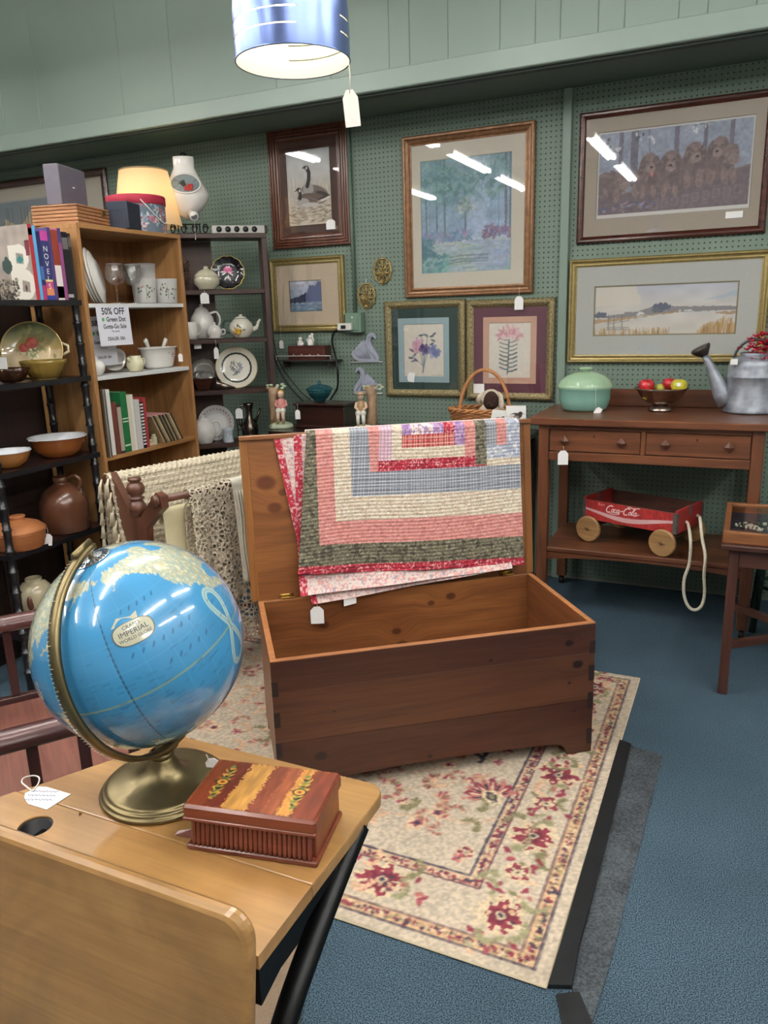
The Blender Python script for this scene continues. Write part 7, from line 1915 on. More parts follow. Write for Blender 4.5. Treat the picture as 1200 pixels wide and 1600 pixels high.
def lean_records():
    cols = ['#a08a64', '#3a3028', '#8f7a58', '#b8a27a', '#2e2723', '#7a6648', '#2a2420']
    n = 12
    yr = BY1-.021
    for i in range(n):
        # bottom edges spread along the shelf, tops lean toward the right side panel
        yb_ = yr-.085-.0125*(n-1-i)
        cn_ = {'#a08a64': 'tan', '#3a3028': 'dark brown', '#8f7a58': 'khaki', '#b8a27a': 'pale buff', '#2e2723': 'blackish', '#7a6648': 'brown', '#2a2420': 'black'}[cols[i % 7]]
        od_ = ('first', 'second', 'third', 'fourth', 'fifth', 'sixth', 'seventh', 'eighth', 'ninth', 'tenth', 'eleventh', 'last')[i]
        T = thing('record_sleeve', '%s record sleeve, %s from the left in the leaning bookcase pile' % (cn_, od_), 'record', (-2.735, yb_, zb+.003), 0, 'old record sleeves leaning on the third bookcase shelf')
        T.rotation_euler = (math.radians(28), 0, 0)
        # lean towards -Y at top (left in the photo)
        B(-.09, .12, -.0042, .0042, .0, .158, b=.0005).build('sleeve', mat('sleeve_'+cols[i % 7].strip('#'), cols[i % 7], .8, var=.2, vscale=30), T)
        if i % 3 == 0: B(-.085, .118, -.003, .003, .158, .1605).build('pink_insert', mat('insert_pink', '#cf8c98', .8), T)
lean_records()
l_ = on_bk((243, 700), zb, -2.63)
for k, (dx, dy, h, lab) in enumerate(((0, 0, .02, 'low cream ceramic block in front of the record sleeves'), (0, .028, .042, 'taller cream ceramic block beside the low one'))):
    T = thing('ceramic_block', lab, 'ornament', (l_[0]+dx, yb(238)+.016+dy, l_[2]), 0, 'cream ceramic blocks')
    MB().box(-.011, .011, -.012, .012, 0, h, b=.003).box(-.008, .008, -.008, .008, h+.0, h+.012, b=.003).build('body', glaze('block_cream', '#c9bf9f'), T)
# --- on top of the bookcase
zt = BZ
def top_y(x): return float(pxx(x, 350, -2.62)[1])
l_ = pxx(115, 350, -2.75)
T = thing('wooden_cigar_box', 'flat slatted wooden box with brass latch on top of the bookcase', 'box', (-2.76, (top_y(62)+top_y(163))/2+.16, zt+.0006), math.radians(12))
cgw = wood('cigar_wood', '#8a5a3a', '#ad7a52', .5, 'X', 1.5)
for k in range(5): B(-.11, .11, -.16, .16, .0145*k, .0145*k+.0125, b=.002).build('slat_layer', cgw, T)
B(-.11, .11, -.16, .16, .0725, .08, b=.002).build('lid', cgw, T); B(.1101, .115, .02, .05, .05, .07, b=.001).build('latch', brass, T)
T2 = thing('grey_document_box', 'grey cardboard box standing on the flat wooden box', 'box', (-2.765, T.location.y-.03, zt+.0815), math.radians(16))
B(-.035, .035, -.115, .105, 0, .165, b=.004).build('body', mat('grey_card', '#5c5660', .6, var=.06), T2); B(.0351, .0355, -.015, .005, .08, .085).build('small_mark', MATS['tag_card'], T2)
p = pxx(188, 335, -2.65); T = thing('navy_box', 'small navy blue box in front of the fabric hat box', 'box', (-2.655, p[1]+.028, zt+.0006), math.radians(18))
B(-.05, .05, -.07, .07, 0, .115, b=.003).build('body', mat('navy_card', '#1f2634', .5), T); B(-.0505, .0505, -.0705, .0705, .08, .117, b=.003).build('lid', mat('navy_lid', '#232b3a', .5), T)
p = pxx(215, 330, -2.77); T = thing('hat_box', 'blue floral fabric hat box with red lid on the bookcase', 'box', (-2.775, p[1], zt+.0006))
hb = Canvas(.8, .16, .004, '#5d6b78', 45); r = hb.rng
for _ in range(70):
    x_, y_ = r.uniform(0, .8), r.uniform(0, .16)
    for k in range(5): a = k*1.26+x_*9; hb.ell(x_+.012*math.cos(a), y_+.012*math.sin(a), .012, .005, r.choice(['#c9c4c2', '#a8b0b8', '#b06a74', '#8a9aa8']), rot=a, jag=.2)
    hb.ell(x_, y_, .005, .005, '#9a3a48')
HR = .135
color_grid('fabric_side', hb, lambda U, V: (HR*np.cos(2*np.pi*U), HR*np.sin(2*np.pi*U), .001+.158*V), painted('hatbox_fabric', .85), T)
lathe_part('lid', [(HR+.003, .135), (HR+.005, .137), (HR+.005, .172), (HR+.002, .176), (.001, .177)], mat('hatbox_red', '#a01f38', .7, var=.1), T, n=48); lathe_part('bottom', [(.001, .0005), (HR-.001, .0005), (HR, .002)], MATS['hatbox_red'], T, n=40)
MB().tube(smooth_path([(HR*.8, -HR*.68, .15), (HR*1.02, -HR*.2, .08), (HR*1.03, HR*.2, .05), (HR*.98, HR*.4, .06)], 6), .003, 6).build('cord_handle', mat('cord_white', '#d8d4cc', .8), T)

# ------------------------------------------------------------------ lit floor lamp behind the bookcase
p = py(228, 310, 3.62); T = thing('floor_lamp', 'lit floor lamp with warm cream drum shade behind the bookcase', 'lamp', (p[0], 3.62, 0))
sh_m, nt, b = _new('lamp_shade'); b.inputs['Base Color'].default_value = L4('#e0cfb4'); b.inputs['Roughness'].default_value = .9
b.inputs['Transmission Weight'].default_value = 0; 
tr = nt.nodes.new('ShaderNodeBsdfTranslucent'); tr.inputs[0].default_value = L4('#ecd0a4'); mxs = nt.nodes.new('ShaderNodeMixShader'); mxs.inputs[0].default_value = .6
nt.links.new(b.outputs[0], mxs.inputs[1]); nt.links.new(tr.outputs[0], mxs.inputs[2]); nt.links.new(mxs.outputs[0], nt.nodes['Material Output'].inputs['Surface'])
zs = p[2]
lathe_part('lamp_shade', [(.185, -.15), (.13, .14)], sh_m, T, c=(0, 0, zs), n=40)
MB().tube([(.13*math.cos(a), .13*math.sin(a), zs+.14) for a in np.linspace(0, 6.283, 40, endpoint=False)], .004, 6, closed=True).build('shade_trim', mat('shade_trim', '#a08a68', .8), T)
MB().tube([(0, 0, .02), (0, 0, zs-.06)], .011, 10).build('pole', gbrass, T); lathe_part('base', [(.001, 0), (.13, 0), (.13, .012), (.03, .03), (.012, .05)], gbrass, T)
MB().tube([(-.13, 0, zs+.138), (.13, 0, zs+.138)], .002, 5).tube([(0, 0, zs-.06), (0, 0, zs+.138)], .003, 6).build('spider', gbrass, T)
bulb_m, nt, b = _new('warm_bulb'); b.inputs['Emission Color'].default_value = (1, .74, .45, 1); b.inputs['Emission Strength'].default_value = 42
MB().sphere((0, 0, zs+.0), .032).build('bulb', bulb_m, T)
# ================================================================== dark corner whatnot shelf
WA = math.radians(39)
wu = np.array([math.cos(WA), math.sin(WA), 0]); wv = np.array([-math.sin(WA), math.cos(WA), 0])
wr0 = py(416, 365, 4.0); WR = np.array([wr0[0], 4.0, 0]); WW = .58; WDp = .2
wo = WR-wu*WW/2+wv*WDp/2
wn_ = thing('dark_whatnot', 'dark wooden open-backed whatnot shelf of porcelain beside the bookcase', 'shelf unit', (wo[0], wo[1], 0), WA)
dkw = wood('whatnot_wood', '#2f1812', '#4a2a1e', .45, 'X', 1.2); dkz = wood('whatnot_wood_z', '#2f1812', '#4a2a1e', .45, 'Z', 1.2)
def wz_at(x, y): return float(pplane(x, y, WR, wv)[2])
ztop = wz_at(408, 364)
WZ = [ztop, wz_at(408, 451), wz_at(414, 527), wz_at(420, 606), wz_at(425, 688), .42, .1]
ha, hd = WW/2, WDp/2
B(-ha, -ha+.016, -hd, hd, 0, ztop-.027, b=.001).build('side_panel', dkz, wn_)
B(ha-.03, ha, -hd, -hd+.03, 0, ztop-.027, b=.001).build('post', dkz, wn_); B(-ha+.017, -ha+.27, hd-.008, hd, .1, ztop-.027, b=.001).build('back_panel', dkz, wn_); B(ha-.03, ha, hd-.02, hd, 0, ztop-.027, b=.001).build('post', dkz, wn_)
for i, z in enumerate(WZ): B(-ha+(.0165 if i else 0), ha-(.0305 if i else 0), -hd, hd, z-.026, z, b=.002).build('shelf', dkw, wn_)
def on_wn(px_, k, back=.09):
    p = pplane(*px_, WR+wv*back, wv); s = (p-WR)@wu; q = WR+wu*s+wv*back; return (q[0], q[1], WZ[k]+.0006)
FACE = WA
# top: power strip, urinal planter on scroll stand
l_ = on_wn((372, 355), 0, .05); T = thing('power_strip', 'grey power strip with round outlets lying on top of the whatnot', 'power strip', l_, WA)
B(-.15, .15, -.022, .022, 0, .045, b=.004).build('body', mat('strip_grey', '#b5b2ac', .45), T); B(.15, .165, -.02, .02, .002, .043, b=.004).build('end_cap', cord, T)
for k in range(5):
    mb = MB(); mb.m = Matrix.Translation((-.11+.05*k, -.0222, .023)) @ Matrix.Rotation(math.pi/2, 4, 'X'); mb.lathe([(.001, 0), (.016, 0), (.016, .003), (.001, .003)], 18); mb.build('outlet', cord, T)
l_ = on_wn((296, 362), 0, .09); T0 = thing('scroll_stand', 'black wrought iron scroll stand on top of the whatnot', 'stand', l_, WA)
for k in range(4):
    x_ = -.09+.06*k; MB().tube([(x_+.016*math.cos(a)*(1-a/16), -.02, .03+.028*math.sin(a)*(1-a/16)) for a in np.linspace(0, 9, 26)], .0035, 6).build('scroll', iron, T0)
MB().tube([(-.12, -.02, .0045), (.12, -.02, .0045)], .004, 6).tube([(-.12, .03, .0045), (.12, .03, .0045)], .004, 6).tube([(-.06, -.02, .055), (-.06, .03, .06), (.06, .03, .06), (.06, -.02, .055)], .0035, 6).tube([(-.06, .03, .06), (-.06, .03, .0045)], .0035, 6).tube([(.06, .03, .06), (.06, .03, .0045)], .0035, 6).build('frame', iron, T0)
T = thing('porcelain_urinal_planter', 'white porcelain wall urinal with red flowers in its opening, above the whatnot', 'planter', (l_[0], l_[1], l_[2]+.063), math.radians(38))
# teardrop body in XZ with depth
mb = MB(); n = 28; rows = []
for t in np.linspace(0, 1, 18):
    z = .02+.33*t
    hw_ = .125*math.sin(min(1, (t+.03)/.42)*math.pi/2) if t < .42 else .125-(.125-.058)*min(1, (t-.42)/.4)**1.0
    dp = .085*math.sin(min(1, (t+.05)/.4)*math.pi/2) if t < .4 else .085-(.085-.03)*min(1, (t-.4)/.5)
    rows.append((z, hw_, dp))
v = [(hw_*math.cos(a), -dp*math.sin(a), z) for z, hw_, dp in rows for a in np.linspace(0, 2*math.pi, n, endpoint=False)]
f = [(j*n+i, j*n+(i+1) % n, (j+1)*n+(i+1) % n, (j+1)*n+i) for j in range(17) for i in range(n)]+[tuple(range(n-1, -1, -1)), tuple(17*n+i for i in range(n))]
mb.add(v, f, True).build('body', porc, T)
def on_front(x_, z_):
    t = (z_-.02)/.33; j = min(16, int(t*17)); hw_, dp = rows[j][1], rows[j][2]; return -dp*math.sqrt(max(.05, 1-(x_/hw_)**2))
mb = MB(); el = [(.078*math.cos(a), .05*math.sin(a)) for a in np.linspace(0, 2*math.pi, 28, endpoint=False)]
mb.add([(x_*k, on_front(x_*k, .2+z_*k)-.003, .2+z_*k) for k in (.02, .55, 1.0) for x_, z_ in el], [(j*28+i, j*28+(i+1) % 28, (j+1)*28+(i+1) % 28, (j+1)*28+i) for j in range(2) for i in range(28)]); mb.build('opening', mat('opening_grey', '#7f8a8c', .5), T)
MB().tube([(x_*1.05, on_front(x_, .2+z_)-.004, .2+z_*1.05) for x_, z_ in el], .005, 7, closed=True).build('opening_rim', porc, T)
mb = MB(); rr_ = random.Random(4)
for i in range(14): mb.sphere((rr_.uniform(-.01, .035), on_front(.01, .185)-.008, .178+rr_.uniform(-.012, .016)), rr_.uniform(.006, .011), nu=7, nv=5)
mb.build('red_flowers', mat('planter_flowers', '#c2423c', .6, var=.3, vscale=80), T)
mb = MB()
for i in range(5): a = rr_.uniform(1.5, 2.9); mb.tube([(.0, on_front(0, .19)-.006, .18), (.02*math.cos(a)*2, on_front(.03, .2)-.008, .19+.03*math.sin(a))], [.006, .002], 5)
mb.build('dark_leaves', mat('planter_leaves', '#3a3c34', .6), T)
MB().tube([(.02, -.05, .045), (.03, -.085, .03), (.032, -.105, .025)], [.022, .021, .026], 16).build('spout', porc, T)
mb = MB(); mb.m = Matrix.Translation((.032, -.106, .025)) @ Matrix.Rotation(math.pi/2, 4, 'X'); mb.lathe([(.001, 0), (.017, 0)], 16); mb.build('spout_bore', mat('bore_dark', '#3a3d40', .6), T)
bpy.context.view_layer.update()
tp_ = T.matrix_world @ Vector((.03, -.1, .004)); price_tag(T, tp_, .09, .004, .012)
MB().sphere((0, .02, .36), .02, .012, .018).build('hanging_lug', iron, T)
# shelf 1
l_ = on_wn((324, 451), 1, .07); T = thing('cream_lidded_tureen', 'cream embossed lidded tureen on the upper whatnot shelf', 'tureen', l_)
crm = glaze('tureen_cream', '#cdc8ae')
lathe_part('bowl_body', [(.001, .002), (.05, .002), (.052, .012), (.072, .035), (.074, .06), (.068, .074)], crm, T, n=48, wob=lambda a, z: 1+.02*math.sin(a*9+z*90)); lathe_part('lid', [(.072, .074), (.066, .086), (.04, .108), (.02, .115), (.012, .122), (.014, .13), (.001, .134)], crm, T, n=48, wob=lambda a, z: 1+.03*math.sin(a*7-z*60))
price_tag(T, (l_[0]+.03, l_[1]-.072, l_[2]-.003), .014, .05, .06, face=(.45, -.89))
l_ = on_wn((358, 451), 1, .12); round_plate('rose_plate', 'scalloped black plate with a pink rose on the upper whatnot shelf', 'rose', l_, .093, .2, WA-.15, rim='#b5a35c', scallop=.05)
l_ = on_wn((293, 440), 1, .03); T = thing('twig_wreath', 'tangled brown twig ornament at the left of the upper whatnot shelf', 'ornament', (l_[0], l_[1], l_[2]), WA)
mb = MB(); rr_ = random.Random(6)
for i in range(16):
    a, z0 = rr_.uniform(0, 6.28), rr_.uniform(.004, .16); mb.tube([(.014*math.cos(a), .02+.014*math.sin(a), z0), (.02*math.cos(a+1.5), .02+.02*math.sin(a+1.5), z0+.025), (.012*math.cos(a+3), .02+.012*math.sin(a+3), z0+.045)], .003, 5)
mb.tube([(0, .02, .001), (0, .02, .19)], .004, 6); mb.build('twigs', mat('twig_brown', '#4a3426', .8), T)
# shelf 2
def pot(name, label, px_, k, back, R, H, m, lidm=None, spout=True, handle=1, rot=WA, squat=1.0, cat='teapot'):
    l_ = on_wn(px_, k, back); T = thing(name, label, cat, l_, rot)
    lathe_part('body', [(.001, .001), (R*.6, .001), (R*.66, H*.04), (R*.95, H*.25), (R, H*.42), (R*.9, H*.62), (R*.62, H*.78), (R*.55, H*.8)], m, T, n=36)
    lathe_part('lid', [(R*.58, H*.8), (R*.55, H*.83), (R*.4, H*.89), (R*.14, H*.93), (R*.1, H*.95), (R*.16, H*.97), (R*.14, H*.995), (.001, H)], lidm or m, T, n=28)
    if spout: MB().tube(smooth_path([(handle*R*.85, 0, H*.32), (handle*R*1.25, 0, H*.42), (handle*R*1.45, 0, H*.66), (handle*R*1.62, 0, H*.76)], 5), [R*.2]*6+[R*.13]*5+[R*.1]*5, 10).build('spout', m, T)
    MB().tube(smooth_path([(-handle*R*.6, 0, H*.72), (-handle*R*1.2, 0, H*.76), (-handle*R*1.45, 0, H*.55), (-handle*R*1.25, 0, H*.32), (-handle*R*.9, 0, H*.24)], 5), R*.085, 8).build('handle', m, T)
    return T, l_
T, l_ = pot('white_coffee_pot', 'large white porcelain coffee pot on the second whatnot shelf', (318, 527), 2, .125, .072, .2, porc, handle=-1, cat='coffee pot', spout=False)
price_tag(T, (l_[0]+.03, l_[1]-.10, l_[2]+.01), .018, .042, .045, face=(.45, -.89))
l_ = on_wn((300, 527), 2, .03); T = thing('white_mug', 'tall white mug in front of the coffee pot', 'mug', l_, WA)
lathe_part('cup', [(.001, .001), (.03, .001), (.034, .03), (.034, .1), (.031, .1), (.03, .03), (.001, .006)], porc, T, n=30); MB().tube(smooth_path([(.033, -.002, .09), (.053, -.006, .085), (.055, -.006, .045), (.033, -.002, .025)], 5), .005, 7).build('handle', porc, T)
l_ = on_wn((336, 527), 2, .035); T = thing('white_sugar_bowl', 'small ribbed white sugar bowl with lid between the two pots', 'bowl', l_, WA)
lathe_part('saucer', [(.001, .001), (.048, .003), (.054, .007), (.001, .006)], porc, T, n=30); lathe_part('body', [(.001, .007), (.03, .007), (.042, .03), (.042, .05), (.034, .062)], porc, T, n=40, wob=lambda a, z: 1+.03*math.cos(a*12)); lathe_part('lid', [(.036, .062), (.03, .072), (.01, .08), (.008, .086), (.011, .092), (.001, .096)], porc, T, n=24)
MB().tube(smooth_path([(.04, 0, .05), (.058, 0, .052), (.058, 0, .03), (.04, 0, .022)], 4), .004, 6).build('handle', porc, T)
price_tag(T, (l_[0]+.045, l_[1]-.06, l_[2]-.002), .045, .028, .065, face=(.45, -.89))
tp_m = glaze('teapot_cream', '#dcd8c8')
T, l_ = pot('fruit_teapot', 'cream teapot with yellow fruit decoration and green handle on the second whatnot shelf', (378, 527), 2, .08, .072, .135, tp_m)
for o in T.children:
    if o.name.startswith('handle'): o.data.materials[0] = glaze('handle_green', '#2f4a40')
mb = MB()
for x_, z_ in ((-.03, .05), (-.012, .042), (-.04, .035), (-.02, .028)): mb.sphere((x_, -math.sqrt(max(0, .07**2-x_*x_)), z_), .011, .006, .011, 10, 7)
mb.build('lemon_decoration', mat('lemon_paint', '#c99a2a', .3), T)
mb = MB()
for x_, z_, a in ((-.045, .055, .6), (-.01, .06, 2.2), (-.028, .066, 1.4), (.004, .045, .2)): mb.tube([(x_, -math.sqrt(.07**2-x_*x_)-.002, z_), (x_+.018*math.cos(a), -math.sqrt(.07**2-x_*x_)-.003, z_+.018*math.sin(a))], [.004, .001], 5)
mb.build('leaf_decoration', mat('leaf_dark', '#3a3c2c', .5), T)
lathe_part('lid_ring', [(.041, .109), (.042, .111), (.039, .113)], glaze('ring_green', '#6a7c70'), T, n=28)
# shelf 3
l_ = on_wn((372, 606), 3, .11); round_plate('ring_plate', 'large cream plate with black ring and grey flowers on the third whatnot shelf', 'ring', l_, .123, .2, WA-.1, rim='#c9b892')
price_tag(None, (0, 0, -5), 0.0) if False else None
l_ = on_wn((318, 606), 3, .10); T = thing('wooden_trencher', 'angular dark wooden bowl at the left of the third whatnot shelf', 'bowl', l_, WA)
MB().lathe([(.001, .002), (.045, .002), (.085, .068), (.08, .07), (.04, .01), (.001, .01)], 8, smooth=False).build('body', wood('trencher', '#3a2018', '#583224', .5, 'X', 2), T)
T2 = thing('silver_cloth_bundle', 'crumpled silver foil bundle in the wooden bowl', 'bundle', (l_[0], l_[1], l_[2]+.04), 0)
mb = MB(); rr_ = random.Random(8)
mb.lathe([(.001, 0), (.05, .01), (.062, .035), (.05, .06), (.03, .072), (.001, .078)], 26, smooth=False, wob=lambda a, z: 1+.16*math.sin(a*7+z*140)+.08*math.sin(a*13)); mb.build('foil', mat('silver_foil', '#b9b6b2', .3, .7), T2)
l_ = on_wn((320, 600), 3, .172); T = thing('grey_fluted_bowl', 'grey and white fluted bowl standing on edge behind the wooden bowl', 'bowl', (l_[0], l_[1], l_[2]), WA)
mb = MB(); mb.m = Matrix.Translation((0, 0, .09)) @ Matrix.Rotation(math.pi/2-.25, 4, 'X'); mb.lathe([(.001, .0), (.05, .004), (.08, .03), (.086, .034), (.05, .012), (.001, .008)], 40, wob=lambda a, z: 1+.03*math.cos(a*12)); mb.build('body', glaze('grey_glaze', '#8d8883'), T)
l_ = on_wn((354, 604), 3, .03); T = thing('pewter_funnel', 'shiny pewter cone lying before the ring plate', 'funnel', l_, WA)
MB().tube([(-.06, 0, .03), (.05, 0, .008)], [.029, .004], 20).build('cone', pewter, T)
# shelf 4
l_ = on_wn((340, 687), 4, .16); round_plate('floral_plate', 'white plate with pale floral border on the fourth whatnot shelf', 'floral', l_, .108, .22, WA-.1)
T, l_ = pot('white_cream_jug', 'rounded white pitcher at the left of the fourth whatnot shelf', (320, 688), 4, .05, .07, .17, porc, handle=-1, spout=False, cat='pitcher')
l_ = on_wn((357, 688), 4, .03); T = thing('blue_white_cup', 'small pale blue patterned footed cup on the fourth whatnot shelf', 'cup', l_)
lathe_part('body', [(.001, .001), (.032, .001), (.034, .01), (.028, .04), (.032, .075), (.038, .085), (.034, .085), (.001, .07)], mat('blue_pattern', '#c3ccd6', .2, var=.25, vscale=60, coat=.4), T, n=28)
l_ = on_wn((392, 688), 4, .08); T = thing('pewter_ewer', 'tall dark pewter ewer with long neck on the fourth whatnot shelf', 'ewer', l_, WA)
dpw = mat('dark_pewter', '#6f665c', .25, 1.0, var=.25, vscale=30)
lathe_part('body', [(.001, .001), (.058, .001), (.06, .01), (.046, .02), (.05, .05), (.05, .085), (.034, .115), (.02, .14), (.022, .19), (.03, .215), (.032, .225), (.024, .225), (.001, .2)], dpw, T, n=30, wob=lambda a, z: 1+(.02*math.cos(a*8) if z < .12 else 0))
MB().tube(smooth_path([(-.028, 0, .21), (-.055, 0, .2), (-.062, 0, .12), (-.045, 0, .07)], 5), .006, 8).build('handle', dpw, T); MB().tube([(.03, 0, .1), (.055, 0, .15), (.07, 0, .19)], [.012, .008, .006], 8).build('spout', dpw, T)
price_tag(T, (l_[0]-.03, l_[1]-.06, l_[2]+.22), .02, .042, .062, face=(.45, -.89)); 
l_ = on_wn((350, 690), 4, .035)
l_ = on_wn((373, 690), 4, .06); T = thing('black_wire_easel', 'small black wire easel beside the pewter ewer', 'easel', l_, WA)
MB().tube([(0, .03, .14), (0, -.02, .003), (0, -.05, .003), (0, -.05, .03)], .003, 6).tube([(.03, .03, .14), (.03, -.02, .003), (.03, -.05, .003), (.03, -.05, .03)], .003, 6).tube([(0, .0, .07), (.03, .0, .07)], .003, 6).tube([(0, .0, .1), (.03, .0, .1)], .003, 6).tube([(0, .03, .14), (.03, .03, .14)], .003, 6).build('wire', iron, T)
cable('extension_cable', [py(411, 358, 4.02), py(416, 400, 4.06), py(419, 450, 4.1), py(421, 500, 4.1), py(427, 550, 4.14), py(440, 585, 4.18), py(462, 615, 4.2), py(478, 630, 4.2)], .006, 'black extension cable hanging from the power strip beside the whatnot')
cable('thin_extension_cable', [py(413, 360, 4.03), py(421, 430, 4.12), py(424, 500, 4.13), py(431, 550, 4.16), py(445, 580, 4.2), py(470, 612, 4.22), py(490, 628, 4.22)], .004, 'thinner black cable beside the extension cable on the pegboard')

# ================================================================== long dark table behind the chest
LTZ = .862
lt_ = thing('long_dark_table', 'long dark narrow table behind the open chest lid', 'table', (-1.77, 3.98, 0))
dt = wood('dark_table', '#1f1110', '#331d19', .25, 'X', 1.0, coat=.3)
B(-.74, .76, -.2, .22, LTZ-.028, LTZ, b=.004).build('top', dt, lt_)
for x_ in (-.70, .72):
    for y_ in (-.17, .19): B(x_-.022, x_+.022, y_-.022, y_+.022, .001, LTZ-.028, b=.002).build('leg', dt, lt_)
B(-.68, .70, -.18, -.165, LTZ-.1, LTZ-.0281, b=.001).build('apron', dt, lt_); B(-.68, .70, .185, .2, LTZ-.1, LTZ-.0281, b=.001).build('apron', dt, lt_)
def on_lt(px_, Y): p = py(*px_, Y); return (p[0], Y, LTZ+.0006)
l_ = on_lt((500, 655), 4.02); T = thing('dark_keepsake_chest', 'dark wooden keepsake chest with overhanging lid carrying a teal glass bowl', 'box', l_)
kb = wood('keepsake_wood', '#21110e', '#3a1f19', .3, 'X', 1.4, coat=.2)
kw0 = py(459, 650, 3.93)[0]-l_[0]; kw1 = py(540, 650, 3.93)[0]-l_[0]
kz = float(py(500, 631, 3.93)[2])-LTZ
B(kw0+.012, kw1-.012, -.085, .085, 0, kz-.014, b=.002).build('body', kb, T); B(kw0, kw1, -.1, .1, kz-.0138, kz, b=.004).build('lid', kb, T)
B(kw0+.005, kw1-.005, -.09, .09, .0, .016, b=.003).build('plinth', kb, T)
price_tag(T, (l_[0]+kw0+.035, l_[1]-.102, LTZ+kz-.002), .035, .03, .055, face=(.3, -.95))
pb = py(500, 628, 4.02); T = thing('teal_glass_bowl', 'lidded teal pressed glass bowl on the dark keepsake chest', 'bowl', (pb[0], 4.02, LTZ+kz+.0014))
tg_ = tinted('teal_glass', '#2c6a72')
lathe_part('bowl_body', [(.001, .002), (.03, .002), (.035, .012), (.055, .03), (.07, .055), (.074, .07), (.071, .07), (.05, .034), (.001, .018)], tg_, T, n=48, wob=lambda a, z: 1+.02*math.cos(a*12)); lathe_part('lid', [(.08, .0705), (.076, .078), (.05, .095), (.015, .103), (.008, .11), (.012, .118), (.001, .128)], tg_, T, n=48, wob=lambda a, z: 1+(.02*math.cos(a*12) if z < .1 else 0))
# figurines
skin = mat('bisque_skin', '#d9b8a0', .4, coat=.2); hairm = mat('figure_hair', '#b58f4a', .5); stump = mat('bisque_bark', '#9a7d62', .5, var=.3, vscale=40); moss = mat('bisque_moss', '#b7c0a4', .4, var=.25, vscale=50); pinkc = mat('figure_pink', '#cf8c86', .4); whitec = mat('figure_white', '#ded9cc', .35, coat=.3); tanc = mat('figure_tan', '#a88a62', .4)
def figurine(px_, label, boy):
    l_ = on_lt(px_, 3.90); T = thing('porcelain_figurine', label, 'figurine', l_, math.radians(20), 'bisque figurines on the long dark table')
    lathe_part('base', [(.001, 0), (.062, 0), (.064, .01), (.056, .024), (.03, .034), (.001, .036)], moss if not boy else whitec, T, n=24, sy=.75, wob=lambda a, z: 1+.07*math.sin(a*5))
    tx = -.028 if not boy else .03
    mb = MB(); mb.tube([(tx, .012, .02), (tx*1.1, .016, .09), (tx*1.25, .016, .16), (tx*1.0, .014, .215 if not boy else .225)], [.034, .026, .024, .03], 12)
    mb.tube([(tx*1.2, .014, .15), (tx*1.2-.03*np.sign(tx)*-1*(-1), .01, .19)], [.01, .006], 7)
    mb.build('tree_stump', stump, T)
    mb = MB()
    for i in range(9): a = i*.7; mb.sphere((tx+.05*math.cos(a)*.9+.012, .01+.01*math.sin(a), .218+.010*math.sin(a*2)), .011, .008, .007, 8, 5)
    mb.build('foliage', moss, T)
    bx_ = .012 if not boy else -.018
    # seated child: torso, skirt/shorts, legs, arms, head
    mb = MB(); mb.tube([(bx_, -.008, .095), (bx_, -.01, .125), (bx_, -.008, .15), (bx_, -.006, .158)], [.022, .02, .019, .008], 12); mb.build('jacket', pinkc if not boy else tanc, T)
    mb = MB()
    for s in (-1, 1):
        mb.tube([(bx_+s*.011, -.012, .098), (bx_+s*.013, -.036, .096), (bx_+s*.013, -.042, .085)], [.015, .0145, .012], 9)
    mb.build('shorts', whitec, T)
    mb = MB()
    for s in (-1, 1):
        mb.tube([(bx_+s*.013, -.042, .088), (bx_+s*.014, -.044, .06), (bx_+s*.014, -.042, .04)], [.0095, .009, .007], 8)
    mb.build('legs', skin if not boy else whitec, T)
    mb = MB()
    for s in (-1, 1): mb.sphere((bx_+s*.015, -.05, .036), .008, .014, .007, 8, 6)
    mb.build('shoes', mat('figure_boot', '#8f7a4a' if not boy else '#3a2c26', .4), T)
    mb = MB()
    for s in (-1, 1): mb.tube([(bx_+s*.02, -.008, .147), (bx_+s*.028, -.016, .122), (bx_+s*.012, -.034, .112)], [.008, .0075, .006], 8)
    mb.build('arms', pinkc if not boy else skin, T)
    MB().sphere((bx_, -.012, .178), .016, .017, .019, 14, 10).build('head', skin, T)
    mb = MB(); mb.sphere((bx_, -.004, .186), .0185, .0165, .0155, 12, 8); 
    mb.build('hair' if not boy else 'hat', hairm if not boy else mat('figure_hat', '#b9a07a', .5), T)
    if boy: lathe_part('hat_brim', [(.001, .19), (.027, .188), (.028, .19), (.001, .194)], MATS['figure_hat'], T, c=(bx_, -.008, 0), n=20)
    mb = MB()
    for s in (-1, 1): mb.sphere((bx_+s*.006, -.028, .180), .0016, nu=6, nv=4)
    mb.build('eyes', mat('figure_eye', '#2b2422', .4), T)
    MB().sphere((bx_, -.0295, .1755), .0022, .003, .0025, 6, 4).build('nose', skin, T)
    T.scale = (1.12, 1.12, 1.12)
    return T
figurine((438, 655), 'bisque figurine of a seated child in pink with flowering tree stump', False); figurine((571, 662), 'bisque figurine of a seated child in hat against a brown tree stump', True)

